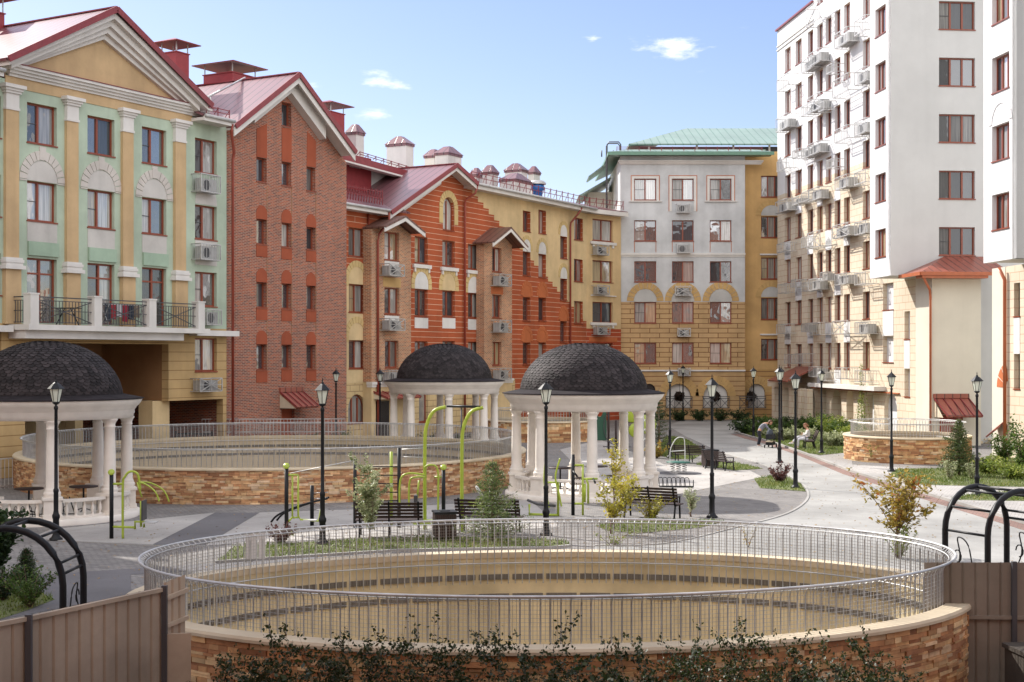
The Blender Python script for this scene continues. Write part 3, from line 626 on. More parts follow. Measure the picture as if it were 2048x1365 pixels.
# ground floor openings
for (a,b,c,d) in ((838,856,770,845),(1012,1024,770,840)): wpx(B,a,b,c,d,n=1,hbar=False)
u0,u1=B.u(890),B.u(904); window(B,u0,u1,.3,B.h(897,772),arch=True,n=1)
uR0=B.u(693)-3.5; uE=B.u(1173)
gL,gC,gR=B.u(781,.9),B.u(913,.9),B.u(955,.9); hgL,hgA,hgR=13.15,16.75,15.85
redm=wallmat('terracotta_and_yellow_facade',[(3.35,('brick',YEL2,(.62,.47,.25),(.30,.2,.1),.9,.36,.02)),(99,('flat',(.67,.51,.28)))],step=(B.u(945),15.2,.485,.69,ORG,3.36,B.u(1030)))
M['redfac']=redm
wall(B,'facade_wall',[(uR0,0),(uE,0),(uE,15.7),(gR,15.7),(gC,hgA-.15),(gL,hgL-.1),(uR0,hgL-.1)],redm)
clearholes()
core(B,uR0,uE-.02,13.0,M['yellow'],.41,13); core(B,gC-1.0,uE-.021,15.6,M['yellow'],.9,12.9,h0=13.01)
# yellow column and arches at the left
hs_=[B.rect(697,729,569,625.5),B.rect(697,729,681,737.7)]
lo_=B.h(713,760); ya,yb=B.u(692.5),B.u(735)
yc_=yb-.3; ra,rb=hs_
for q in (rectloop(ya,ra[0],3.36,ra[3]),rectloop(ra[1],yc_,3.36,ra[3]),rectloop(ra[0]+.003,ra[1]-.003,3.36,rb[2]),rectloop(ra[0]+.003,ra[1]-.003,rb[3],ra[2]),arcloop(ya,yc_,ra[3]+.002,ra[3]+.25,n=12)):
    panel(B,'yellow_wall_strip',q,M['yellow'],.02)
for r_ in hs_:
    arch_blocks(B,'arch_surround',r_[0]-.02,r_[1]+.02,r_[3]+.2,.35,M['voussoir'],11,.045,base=.015,leg=.3)
# two brick bays
def bay(ub,wins,pl,pr,pa,ye,ya,fo=1.6):
    B.holes.clear()
    for q in wins: wpx(B,q[0],q[1],q[2],q[3],off=.6)
    c=(ub[0]+ub[1])/2; hw_=(B.u(pr,fo)-B.u(pl,fo))/2; ha=B.h(pa,ya,fo); he=B.h(pr,ye,fo); sl2=(ha-he)/hw_; w2=(ub[1]-ub[0])/2; hb=ha-sl2*w2-.14
    wall(B,'brick_bay',[(ub[0],3.4),(ub[1],3.4),(ub[1],hb),(c,ha-.14),(ub[0],hb)],M['brickpal'],off=.6,depth=.59)
    gl,gr=c-hw_,c+hw_
    mb=MB(); mb.slab([(gl,-fo,he),(c,-fo,ha),(c,.2,ha),(gl,.2,he)],.1); mb.slab([(c+.001,-fo,ha),(gr,-fo,he),(gr,.2,he),(c+.001,.2,ha)],.1); mb.build('bay_roof',M['baybrown'],B.root)
    band(B,'bargeboard',gl,c,gr,he-.06,ha-.06,he-.06,.26,fo-.02,M['trim'],fo-.08); B.holes.clear()
bay(ub1,((769,798,465,521),(769,798.5,576,628.7),(770,797,681.5,736)),762,843.5,803,463,430)
bay(ub2,((984.6,1003,496,544),(984.5,1003,590,636),(985,1003,684,731)),968,1039.5,1007.7,491,451.6)
mb=MB(); mb.box(ub1[0],ub1[1],-.6,-.001,.0,3.38); mb.build('bay_base',M['yellow'],B.root)
mb=MB(); mb.box(ub2[0],ub2[1],-.6,-.001,.0,3.38); mb.build('bay_base',M['yellow'],B.root)
for ub in (ub1,ub2): ledge(B,'string_course',ub[0],ub[1],3.1,3.4,.12,M['trim'],2,off=.6,back=.3)
panel(B,'window_apron',rectloop(B.u(769,.6),B.u(798,.6),B.h(783,546,.6),B.h(783,523,.6)),M['white'],.62,.6)
panel(B,'window_apron',rectloop(B.u(769,.6),B.u(798,.6),B.h(783,656,.6),B.h(783,632,.6)),M['white'],.62,.6)
panel(B,'flat_arch',rectloop(B.u(766,.6),B.u(801,.6),B.h(783,574.5,.6),B.h(783,556,.6)),M['ochrearch'],.62,.6)
panel(B,'flat_arch',rectloop(B.u(982,.6),B.u(1006,.6),B.h(995,589,.6),B.h(995,575,.6)),M['rustlt'],.62,.6)
for q in ((779,809,529,552),(779,810,638,661)): bpx(B,*q,out=.7,off=.6)
bpx(B,778,801,741,765,out=.6,off=.6,style='B')
for q in ((1000,1023,549,572),(1000,1023,641,665),(1000,1023,737,760)): bpx(B,*q,out=.7,off=.6)
# roofs
gable(B,gL,gC,gR,hgL,hgA,hgR,.95,12,M['roof'])
band(B,'bargeboard',gL,gC,gR,hgL,hgA,hgR,.42,.9,M['trim'],.84,.1)
band(B,'soffit',gL,gC,gR,hgL-.1,hgA-.1,hgR-.1,.1,.84,M['trim'],0,.02)
band(B,'rake_moulding',gL+2.2,gC-.9,gC-.88,hgL+2.2*(hgA-hgL)/(gC-gL),hgA-.9*(hgA-hgL)/(gC-gL),hgA-.95*(hgA-hgL)/(gC-gL),.85,.35,M['trim'],0,.15)
mb=MB(); mb.slab([(uR0,-.8,13.3),(gL+2.2,-.8,13.3),(gL+4.5,3.6,15.0),(uR0,3.6,15.0)],.1); mb.build('roof',M['roof'],B.root)
mb=MB(); mb.box(uR0,gL+.4,-.76,0.38,12.98,13.14); mb.box(uR0,gL+.4,-.82,-.76,12.95,13.24); mb.build('eaves',M['trim'],B.root)
mb=MB(); mb.tube([(uR0,-.9,13.2),(gL+.3,-.9,13.2)],.08,8); mb.build('gutter',M['lgrey'],B.root)
snowguard(B,(B.u(690,.3),-.3,13.55),(B.u(765,.3),-.3,13.55),.75,14)
au0,au1=B.u(640,-3.5),B.u(740,-3.5)
mb=MB(); mb.box(au0,au1,3.4,3.8,14,17); mb.build('attic_wall',M['redbox'],B.root)
mb=MB(); mb.box(au1,B.u(890,-3.5),3.6,12,14.4,16.5); mb.build('attic_wall',M['white'],B.root)
mb=MB(); q0,q1=B.u(686,-3.3),B.u(722,-3.3); mb.box(B.u(701,-3.3),B.u(722,-3.3),3.34,3.39,B.h(711,336,-3.3),B.h(711,315,-3.3)); a_=mb.build('attic_window',M['galv'],B.root)
hm0=B.h(690,306,-2.4); hm1=B.h(890,362,-2.4); ug=B.u(885,-2.4)
mb=MB(); mb.slab([(au0,2.4,hm0),(ug,2.4,hm1),(ug,9,hm1+1.2),(au0,9,hm0+1.2)],.14); mb.build('upper_roof',M['roof'],B.root)
mb=MB(); mb.bar((au0,2.38,hm0-.22),(ug,2.38,hm1-.22),.06,.42); mb.build('roof_edge_flashing',M['fascia'],B.root)
mb=MB(); mb.bar((au0,2.42,hm0-.5),(ug,2.42,hm1-.5),.5,.1); mb.build('eaves',M['trim'],B.root)
snowguard(B,(B.u(720,-3),3,hm0+.12),(ug,3,hm1+.12),.28)
# main roof to the right of the gable, then the part that turns to face the camera
hr=15.9; uk=uE
mb=MB(); mb.slab([(gR-.6,-.75,hr),(uk+.2,-.75,hr),(uk+4,7,17.5),(gR-.6,7,17.5)],.1); mb.build('roof',M['roof'],B.root)
mb=MB(); mb.box(gR-.2,uk+.1,-.72,.38,15.55,15.72); mb.box(gR-.2,uk+.12,-.78,-.72,15.52,15.84); mb.build('eaves',M['trim'],B.root)
mb=MB(); mb.tube([(gR-.1,-.88,15.82),(uk,-.88,15.82)],.08,8); mb.build('gutter',M['lgrey'],B.root)
snowguard(B,(gR+.3,-.3,16.05),(uk,-.3,16.05),.6)
for p_ in ((781,14.9-2.1,735,'a'),):
    pass
ud=B.u(757,.75); us=B.u(779,.9)
pipe(B,[(us,-.9,13.1),(us,-.85,12.6),(ud,-.8,11.8),(ud,-.72,11.4),(ud,-.72,.2)],M['pipe'],.07)
ud=B.u(930,.15); us=B.u(955,.9)
pipe(B,[(us,-.9,15.7),(us-.1,-.8,15.2),(ud,-.2,14.8),(ud,-.15,14.5),(ud,-.15,.2)],M['pipe'],.07)
ud=B.u(1141,.12); pipe(B,[(B.u(1163,.8),-.85,15.7),(B.u(1155,.5),-.5,15.2),(ud,-.15,14.6),(ud,-.12,14.3),(ud,-.12,.2)],M['pipe'],.07)
pipe(B,[(B.u(737,.1),-.1,13.0),(B.u(737,.1),-.1,4.2)],M['pipe'],.055)
canopy(B,ub1[0]+.2,ub1[0]+3.6,3.05,2.5,1.6,M['roofbrown'])
mb=MB(); mb.box(B.u(752,.62),B.u(778,.62),-.64,-.61,.1,2.3); mb.build('door',M['glassd'],B.root)
for xa,xb,xc,yt,of in ((694,712,728,271,-6),(773,812,827,293,-6),(849,868,886,318,-9),(870,896,923,313,-6),(965,983,996,350,-4.5),(940,952,966,355,-7),(1010,1043,1055,345,-5),(1056,1068,1080,350,-8),(1000,1030,1062,366,-2.6)):
    chim(B,xa,xb,xc,yt,of,'white',14.5,cap=.55)
turbine(B,B.u(981,-6),6,17.3,.45,.9); turbine(B,B.u(1075,-2.5),2.5,16.3,.5,1.5)
# section turning toward the camera
uK=uE; Pk=B.P+B.d*uE
K2=Fac('apartment_building','narrow yellow front with one column of wide windows joining the grey building',(Pk.x,Pk.y),(8.36-Pk.x,105.5-Pk.y))
L2=(Vector((8.36,105.5))-Pk).length
for q in ((440,482.4),(522,565),(604.8,646),(686.7,728)):
    wpx(K2,1185,1226,q[0],q[1])
red2=wallmat('yellow_over_terracotta',[(6.95,grooves((.40,.075,.03),(.62,.42,.3),.335,90,.02)),(99,('flat',(.64,.47,.25)))])
wall(K2,'facade_wall',[(0,0),(L2,0),(L2,15.7),(0,15.7)],red2); core(K2,.02,L2-.02,15.6,M['yellow'],.41,8)
for q in ((484.5,487),(654-8.5,656-8)):
    hh=K2.h(1205,q[0]); u0,u1=K2.u(1180),K2.u(1231); mb=MB(); mb.box(u0,u1,-.14,0,hh-.2,hh)
    for x in (u0+.25,u1-.45): mb.box(x,x+.2,-.1,0,hh-.42,hh-.2)
    mb.build('window_ledge',M['trim'],K2.root)
mb=MB(); mb.box(K2.u(1181),K2.u(1231),-.1,0,K2.h(1205,593),K2.h(1205,591)); mb.build('window_ledge',M['trim'],K2.root)
panel(K2,'flat_arch',rectloop(K2.u(1178),K2.u(1234),K2.h(1205,684),K2.h(1205,675)),M['rustlt'],.03)
for q in ((1194,1218,490,510),(1195,1219,571,589),(1195,1220,652,670)): bpx(K2,*q,out=.6)
mb=MB(); mb.slab([(-.5,-.75,15.9),(L2-.05,-.75,15.9),(L2-.05,7,17.5),(-2,7,17.5)],.1); mb.build('roof',M['roof'],K2.root)
mb=MB(); mb.box(-.3,L2-.04,-.72,.38,15.55,15.72); mb.box(-.3,L2-.04,-.78,-.72,15.52,15.84); mb.build('eaves',M['trim'],K2.root)
snowguard(K2,(-.1,-.4,16.05),(L2-.2,-.4,16.05),.6)
# ---- grey building and its orange wing ----
D=Fac('apartment_building','pale grey building with green hipped roof and ochre lower floors beside an orange wing',(8.33,105.6),(1,0))
cols=((1268.5,1312.4),(1344,1387.4),(1419.7,1463)); rows=((357.7,400.6),(441,482.6),(523,564.6),(604.5,646.7),(685.8,727.5))
for a,b in cols:
    for q in rows: wpx(D,a,b,q[0],q[1])
# arched ground floor openings
uo0,uo1=D.u(1490),D.u(1572)
for a,b in ((1332.5,1381.7),(1407,1455.6)): D.holes.append(arcloop(D.u(a),D.u(b),D.h(0,817),D.h(0,768.5)-(D.u(b)-D.u(a))/2))
a,b=1286,1311; D.holes.append(arcloop(D.u(a),D.u(b),.1,D.h(0,768)-(D.u(b)-D.u(a))/2))
wall(D,'facade_wall',rectloop(0,uo0,0,20.3),M['grey'],rev=.3)
D.holes.clear()
def rosewall(B,u0,u1,h0,h1,off):
    a=panel(B,'arch_wall_panel',arcloop(u0-.02,u1+.02,h0,h1-(u1-u0)/2),M['white'],-.29+off,-.35+off)
for a,b in ((1332.5,1381.7),(1407,1455.6)): rosewall(D,D.u(a),D.u(b),D.h(0,817),D.h(0,768.5),0)
core(D,0.002,uo0-.0,20.2,M['white'],.41,15)
mb=MB(); mb.box(D.u(1286),D.u(1311),.36,.40,0,D.h(0,760)); mb.build('dark_archway',M['glassd'],D.root)
for a,b in cols:
    u0,u1=D.u(a),D.u(b); arch_blocks(D,'arch_surround',u0-.05,u1+.05,D.h(0,603),.52,M['ochrearch'],11,.04,rise=.95); tymp(D,u0-.04,u1+.04,D.h(0,604),D.h(0,603.8),M['greydeep'],.02,rise=.93)
for a,b in ((1332.5,1381.7),(1407,1455.6)):
    u0,u1=D.u(a),D.u(b); arch_blocks(D,'arch_surround',u0,u1,D.h(0,768.5)-(u1-u0)/2,.62,M['ochrearch'],13,.03)
ledge(D,'cornice',0,D.u(1521),D.h(0,329.5),D.h(0,322),.3,M['trim'],3); ledge(D,'string_course',0.05,uo0-.05,D.h(0,514),D.h(0,507),.12,M['trim'],2); ledge(D,'string_course',0.05,uo0-.05,D.h(0,743),D.h(0,740),.12,M['trim'],1)
fl=M['rust']
for i,(a,b) in enumerate(cols):
    u0,u1=D.u(a)-.26,D.u(b)+.26; h1=D.h(0,352.5); h0=D.h(0,401.5) if i!=1 else D.h(0,423)
    mb=MB()
    for (x0,x1,z0,z1) in ((u0,u1,h1,h1+.05),(u0,u0+.05,h0,h1),(u1-.05,u1,h0,h1)): mb.box(x0,x1,-.04,-.002,z0,z1)
    w_=mb.build('window_surround',M['rustlt'],D.root)
    mb=MB()
    for (x0,x1,z0,z1) in ((u0+.05,u0+.24,h0,h1),(u1-.24,u1-.05,h0,h1),(u0+.24,u1-.24,h1-.2,h1)): mb.box(x0,x1,-.03,-.002,z0,z1)
    mb.build('window_surround',M['trim'],D.root)
    if i!=1:
        mb=MB(); mb.box(u0-.15,u1+.15,-.12,-.001,h0-.1,h0-.02); mb.build('window_ledge',M['trim'],D.root)
    mb=MB(); 
    for x in (D.u(a),D.u(b)-.04): mb.box(x,x+.04,-.02,-.002,D.h(0,505),D.h(0,484))
    mb.build('wall_joint',M['rustlt'],D.root)
for q in ((1354,1380,408,425),(1355,1380,488,506)): bpx(D,*q,out=.5,style='B')
for q in ((1351,1382,573,591),(1356,1381,657,673),(1357,1381,737,752)): bpx(D,*q,out=.5)
# railings in the arches with flower balls
def hangrail(px0,px1,off):
    u0,u1=D.u(px0,off),D.u(px1,off); z1=D.h(0,793,off); z0=D.h(0,816,off); n=3; mb=MB(); y=-off-.35
    for z in (z0,z1,z1-.15): mb.bar((u0,y,z),(u1,y,z),.05)
    for i in range(n+1): x=u0+(u1-u0)*i/n; mb.bar((x,y,z0),(x,y,z1),.04)
    for i in range(n):
        a=u0+(u1-u0)*i/n; b=u0+(u1-u0)*(i+1)/n; mb.bar((a,y,z0),(b,y,z1-.15),.035); mb.bar((b,y,z0),(a,y,z1-.15),.035)
    for x in (u0,u1): mb.bar((x,y,z0),(x,-off,z0),.04); mb.bar((x,y,z1),(x,-off,z1),.04)
    mb.build('arch_railing',M['dgrey'],D.root)
hangrail(1331,1383,0); hangrail(1405,1457,0); hangrail(1478,1530,0)
# orange wing, one metre back
for q in ((352,394.7),(433,475.6),(515.4,558.8),(596,639.6),(678,720)): wpx(D,1522,1563.8,q[0],q[1],off=-1.0,n=3)
ow=wallmat('orange_wing_wall',[(3.85,grooves((.52,.31,.12),(.22,.11,.05),.37,90,.03)),(99,('flat',(.60,.38,.16)))])
D.holes.append(arcloop(D.u(1497,-1),D.u(1530,-1),.9,D.h(0,768.5,-1)-(D.u(1530,-1)-D.u(1497,-1))/2))
wall(D,'wing_wall',[(D.u(1489,-1),0),(D.u(1578,-1),0),(D.u(1578,-1),20.75),(D.u(1489,-1),20.75)],ow,off=-1.0); D.holes.clear()
core(D,uo0+.0,D.u(1578,-1)+3,20.7,M['orange'],1.41,15)
u0,u1=D.u(1497,-1),D.u(1530,-1); rosewall(D,u0,u1,.9,D.h(0,768.5,-1),-1); arch_blocks(D,'arch_surround',u0,u1,D.h(0,768.5,-1)-(u1-u0)/2,.62,M['ochrearch'],13,-.97,base=-1.0)
for y in (431.5,594.5):
    u0,u1=D.u(1522,-1),D.u(1564,-1); hs=D.h(0,y,-1); tymp(D,u0,u1,hs,hs+.01,M['greydeep'],-.98,-1,rise=.8); arch_blocks(D,'arch_surround',u0,u1,hs,.42,M['ochrearch'],11,-.96,rise=.8,base=-1.0)
for y in (508,668): 
    mb=MB(); mb.box(D.u(1520,-1),D.u(1565,-1),.86,.999,D.h(0,y+3,-1),D.h(0,y,-1)); mb.build('window_ledge',M['trim'],D.root)
# green roofs
uu=D.u(1528); 
mb=MB(); mb.slab([(-1.0,-.95,20.45),(uu+.6,-.95,20.45),(uu-.6,1.6,21.0),(.6,1.6,21.0)],.12); mb.slab([(-1.0,-.95,20.449),(.6,1.6,20.999),(.6,14,20.999),(-1.0,16,20.449)],.12); mb.box(.58,uu+.4,1.5,14,20.3,20.98)
r_=mb.build('roof',M['roofg'],D.root)
mb=MB(); mb.box(-.9,uu+.5,-.9,.4,20.25,20.36); mb.box(-1.0,uu+.6,-1.0,-.94,20.2,20.46); mb.box(-1.02,-.96,-.93,14,20.2,20.455); mb.build('eaves',simple('green_fascia',(.12,.24,.17),.4),r_)
snowguard(D,(-.3,-.3,20.6),(uu-.2,-.3,20.6),.3)
hu=D.h(0,291,-3); hv=D.h(0,257,-9); uA=D.u(1256,-3); uB=D.u(1372,-9); uZ=D.u(1600,-9)
mb=MB(); mb.slab([(uA,2.2,hu),(uZ,2.2,hu),(uZ,9,hv),(uB,9,hv)],.12); mb.slab([(uA,2.2,hu-.001),(uB,9,hv-.001),(uA,15,hu-.001)],.12); mb.build('upper_roof',M['roofg'],D.root)
mb=MB(); mb.box(uA+.9,uZ,3.1,14,20.9,hu-.1); mb.build('roof_void',M['dgrey'],D.root)
mb=MB()
for px in (1296,1392,1465,1537): mb.box(D.u(px,-2.6),D.u(px,-2.6)+.14,2.55,2.69,20.9,hu-.05)
mb.build('roof_post',M['lgrey'],D.root)
mb=MB(); mb.box(-2.0,-.02,8.5,14,0,18.5); mb.build('stair_tower',M['white'],D.root)
mb=MB(); mb.slab([(-2.9,6.6,18.0),(-.3,6.6,19.5),(-.3,14,19.5),(-2.9,14,18.0)],.12); mb.slab([(-2.2,4.5,19.3),(-.9,3.5,20.2),(-.9,8,20.2),(-2.2,8,19.3)],.1); mb.build('side_roof',M['roofg'],D.root)
mb=MB()
for x in (-.35,.55):
    mb.tube([(x-1,1.4,20.4),(x-1,1.4,20.9)],.05,6)
mb.tube([(-1.0,.4,14),(-1.0,.4,21.2),(-.85,.4,21.4),(-.1,.4,21.4),(.05,.4,21.2),(.05,.4,20.6)],.05,6); mb.tube([(-1.0,1.2,14),(-1.0,1.2,21.2),(-.85,1.2,21.4),(-.1,1.2,21.4),(.05,1.2,21.2),(.05,1.2,20.6)],.05,6)
for i in range(20): mb.bar((-1.0,.4,14.2+.35*i),(-1.0,1.2,14.2+.35*i),.03)
mb.build('roof_ladder',M['dgrey'],D.root)
# ---- tall white tower, its long side facing left ----
T=Fac('apartment_tower','tall white and cream tower whose long side is covered with air conditioner baskets',(20.4,103.8),(.1,-1))
TK=[31.0-3.155*k for k in range(9)]
tc=((1569.7,1581.3),(1591,1603.3),(1615.4,1626.4),(1634.5,1645.5),(1651.4,1663),(1669.2,1681),(1688,1700),(1725.7,1739.6))
T.root['label']='tall white over cream tower whose sunlit side carries rows of air conditioner baskets'
uT0=T.u(1555); uS=T.u(1627); uT1=T.u(1856)
for j,(a,b) in enumerate(tc):
    for k,t in enumerate(TK):
        if k==0 and j<3: continue
        u0,u1=T.u(a),T.u(b); window(T,u0,u1,t-1.72,t,n=2,hbar=False,dep=.2)
        if t>5 and t<18 and (j+k)%2==0 and j<7: tymp(T,u0-.02,u1+.02,t+.02,t+.25,M['towerwhite'],.02)
        elif t<16 and (j+k)%2==1 and j<7: panel(T,'window_apron',rectloop(u0,u1,t-1.8-1.0,t-1.8),M['towerwhite'],.02)
for k in range(-3,0):
    for j in range(3,8): u0,u1=T.u(tc[j][0]),T.u(tc[j][1]); window(T,u0,u1,31-3.155*k-1.72,31-3.155*k,n=2,hbar=False)
for (a,b,rw) in ((1766,1787,((566.6,620),(673,725))),(1809,1820,((623,679),(738.5,794))),(1840.5,1850,((588,644.6),(709.5,766)))):
    for q in rw: wpx(T,a,b,q[0],q[1],n=2 if a<1800 else 1,hbar=False,dep=.3)
    panel(T,'window_apron',rectloop(T.u(a),T.u(b),T.h((a+b)/2,rw[1][0]-1),T.h((a+b)/2,rw[0][1]+2)),M['towerwhite'],.02)
archs=[]
for a,b,yt in ((1693,1707,780),(1727,1748,778),(1768.6,1794,783),(1664,1683,780),(1646,1653,778),(1612,1630,775),(1592,1604,776),(1566,1579,775)):
    u0,u1=T.u(a),T.u(b); T.holes.append(arcloop(u0,u1,.15,T.h((a+b)/2,yt)-min(1.1,(u1-u0)/2),rise=min(1.1,(u1-u0)/2))); archs.append((u0,u1,T.h((a+b)/2,yt),a>1690))
hP=29.7
wall(T,'facade_wall',[(uT0,0),(uT1,0),(uT1,9.3),(uT1-1.2,9.3),(uT1-1.2,41),(uS,41),(uS,hP),(uT0,hP)],M['tower'],rev=.3,depth=.5)
for u0,u1,ht,lit in archs:
    mb=MB(); rim(mb,arcloop(u0,u1,.15,ht-min(1.1,(u1-u0)/2),rise=min(1.1,(u1-u0)/2)),.301,1.2,True); mb.build('arch_reveal',M['towerlow'],T.root); mb=MB(); mb.box(u0-.05,u1+.05,1.2,1.25,0,ht+.1); mb.build('arch_infill',M['greyp'] if lit else M['glassd'],T.root)  # shade in the unlit arches is painted as a near-black infill
T.holes.clear()
core(T,uT0+.02,uT1-2.5,29.6,M['towerwhite'],.52,14,h0=4.2); core(T,uT0+.02,uT1-2.5,4.19,M['towerwhite'],1.3,14); core(T,uS+.02,uT1-2.501,40.9,M['towerwhite'],.53,14.01,h0=29.6)
mb=MB(); mb.box(uT0-.15,uS,-.15,.6,hP,hP+.12); mb.build('parapet_coping',M['fascia'],T.root)
for z in (28.15,28.45): 
    mb=MB(); mb.box(uT0-.05,uS,-.07,-.0,z,z+.09); mb.build('string_course',M['trim'],T.root)
random.seed(21)
for (a,b,c,d) in ((1640,1650,545,562),(1653,1664,130,146),(1653,1664,320,336),(1585,1597,300,315),(1585,1597,395,409),(1637,1648,205,222),(1640,1652,745,762),(1582,1592,560,574),(1554,1576,154,176),(1603,1624,118,140),(1617,1638,103,128),(1612,1640,8,45),(1552,1574,233,259),(1602,1622,210,228),(1614,1640,191,222),(1669,1694,62,90),(1665,1696,155,188),(1669,1694,256,281),(1709,1730,37,66),(1709,1730,139,166),(1708,1730,241,268),
    (1554,1573,320,340),(1551,1574,401,424),(1554,1571,487,504),(1603,1618,297,315),(1617,1636,286,308),(1603,1618,384,402),(1617,1638,377,400),(1603,1612,475,495),(1614,1640,464,495),(1670,1693,353,377),(1665,1696,449,474),(1670,1693,548,569),(1709,1731,343,367),(1709,1731,444,468),(1709,1731,546,569),(1617,1636,558,580),
    (1555,1572,569,586),(1553,1570,649,667),(1614,1640,646,670),(1665,1696,642,668),(1710,1731,645,668),(1569,1584,709,727),(1591,1606,708,726),(1618,1636,734,754),(1672,1694,736,758),(1710,1731,742,764),(1603,1616,566,582),(1603,1612,648,664)):
    big=(b-a)>25
    bpx(T,a,b,c,d,out=.85,style='X' if big and random.random()<.6 else 'B',ac=random.random()<.4,mat='galv')
mb=MB(); u0,u1=T.u(1622,.5),T.u(1756,.5); mb.box(u0,u1,-.75,.0,T.h(1690,778,.5),T.h(1690,770,.5)); mb.build('arcade_cornice',M['trim'],T.root)
mb=MB(); mb.box(T.u(1625),T.u(1800),-.12,0,T.h(1690,781),T.h(1690,779)); mb.build('arcade_string',M['rustlt'],T.root)
mb=MB(); zz=T.h(1590,733); ua_,ub_=T.u(1535,2.2),T.u(1634); mb.slab([(ua_,-2.2,zz-1.0),(ub_,-2.2,zz-1.0),(ub_,-.0,zz),(ua_,-.0,zz)],.1); mb.build('arcade_roof',M['roofbrown'],T.root)
mb=MB(); mb.box(T.u(1535,1.5),ub_-.3,-1.5,-1.2,zz-1.5,zz-.98); mb.build('arcade_beam',M['towerlow'],T.root)
for px in (1546,1563,1580,1598,1611): 
    mb=MB(); mb.box(T.u(px,1.5)-.35,T.u(px,1.5)+.35,-1.49,-1.1,0,zz-1.5); mb.build('arcade_pier',M['towerlow'],T.root)
pipe(T,[(uT1-.35,-.1,9.3),(uT1-.35,-.1,.2)],M['pipeo'],.08)
# projecting white bay
f0,f1=T.u(1740,2.05),T.u(1782,2.05)
random.seed(4)
bay0=T.u(1739.9)-.3
for k,t in enumerate([31-3.155*k for k in range(-3,7)]):
    if t-1.6>9.6: window(T,T.u(1750.5,2.05),T.u(1771.5,2.05),t-1.58,t,off=2.05,n=3,hbar=False,dep=.2)
wall(T,'bay_side_wall',rectloop(f0,f1,9.35,41.01),M['towerwhite'],off=2.05,edge=False); T.holes.clear()
mb=MB(); mb.box(f0-.0,f0+.05,-2.04,-.01,9.36,41); mb.build('bay_back_wall',M['towerwhite'],T.root)
mb=MB(); mb.box(f0+.06,f1-.01,-2.0,-.01,9.352,9.5); mb.build('bay_floor',M['towershade'],T.root)
Pf=T.P+T.d*f1-T.n*2.05
FF=Fac('apartment_tower','shaded broad front of the white tower with a single column of three part windows',(Pf.x,Pf.y),(1,.1))
for t in [31-3.155*k for k in range(-3,7)]:
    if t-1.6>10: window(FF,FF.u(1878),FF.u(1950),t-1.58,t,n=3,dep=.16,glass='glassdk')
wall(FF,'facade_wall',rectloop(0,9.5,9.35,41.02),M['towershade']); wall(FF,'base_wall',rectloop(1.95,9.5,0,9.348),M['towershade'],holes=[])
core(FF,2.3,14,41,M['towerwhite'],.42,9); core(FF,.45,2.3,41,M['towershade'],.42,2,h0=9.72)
# cream block with a red hipped roof and the side door
bp=Vector((22.75,74.5)); BK=Fac('entrance_block','cream entrance block with a small red hipped roof in front of the white tower',(bp.x,bp.y),(1,.1))
be=BK.u(1962)
wall(BK,'facade_wall',rectloop(0,be,0,9.35),M['creamblk']); core(BK,0.02,be,9.3,M['creamblk'],.41,2.3)
z0=9.35; z1=BK.h(1900,513,-2)
mb=MB(); mb.slab([(-1.0,-.9,z0),(be+1.3,-.9,z0),(be+1.3,2.1,z1),(1.6,2.1,z1)],.1); mb.slab([(-1.0,-.9,z0-.001),(1.6,2.1,z1-.001),(-1.0,2.1,z0-.001)],.1); r_=mb.build('roof',M['roofbrown'],BK.root)
mb=MB(); mb.box(-1.0,be+1.3,-.97,-.9,z0-.16,z0+.03); mb.box(-1.05,-.98,-.9,2.1,z0-.16,z0+.03); mb.box(-.9,be,-.9,-.005,z0-.3,z0-.16); mb.build('eaves',M['pipeo'],r_)
pipe(BK,[(-.9,-.9,z0-.15),(-.2,-.2,z0-.9),(-.12,-.1,z0-1.3),(-.12,-.1,.1)],M['pipeo'],.07)
c0,c1=BK.u(1867),BK.u(1936); canopy(BK,c0,c1,BK.h(1900,796),BK.h(1900,796)-.95,1.3,M['roofbrown'],skew=.25)
mb=MB(); mb.box(BK.u(1879),BK.u(1925),-.06,0,0,BK.h(1900,833)); dd=mb.build('door',M['rust'],BK.root)
mb=MB()
for i in range(16): mb.box(BK.u(1881),BK.u(1923),-.08,-.061,.3+.13*i,.36+.13*i)
mb.build('door_slat',M['redbox'],dd)
# second white bay block at the right edge
R2=Fac('apartment_tower','nearest white tower corner at the right edge of the photo, overhanging a cream base',(22.08,64.4),(.1,-1))
r0,r1=R2.u(1967),R2.u(2033)
for t in [31.2-3.155*k for k in range(-2,7)]:
    if t-1.6>9.6: window(R2,R2.u(1984),R2.u(2018.5),t-1.62,t,n=3,hbar=False,dep=.22)
u0,u1=R2.u(1979),R2.u(2023); 
wall(R2,'bay_side_wall',rectloop(r0,r1,9.2,42),M['towerwhite'])
arch_blocks(R2,'arch_surround',R2.u(1984),R2.u(2018.5),15.5,.3,M['towerwhite'],9,.03)
pr=R2.P+R2.d*r1
R3=Fac('tower_corner','shaded front sliver of the nearest white tower at the right edge',(pr.x,pr.y),(1,.1)); R3.root.name='apartment_tower'; R3.root['category']='building'
wall(R3,'facade_wall',rectloop(0,9,9.2,42),M['towershade']); core(R3,.45,9,41.9,M['towershade'],.42,3.2,h0=9.22)
R4=Fac('tower_base','cream stone patterned base beneath the overhanging white tower corner',(23.7,66),(.1,-1))
R4.holes.clear()
wpx(R4,2028,2040,566,633,n=1,hbar=False,dep=.35); wpx(R4,2028,2040,709,778,n=1,hbar=False,dep=.35); panel(R4,'window_apron',rectloop(R4.u(2028),R4.u(2040),R4.h(2034,708),R4.h(2034,636)),M['towerwhite'],.02)
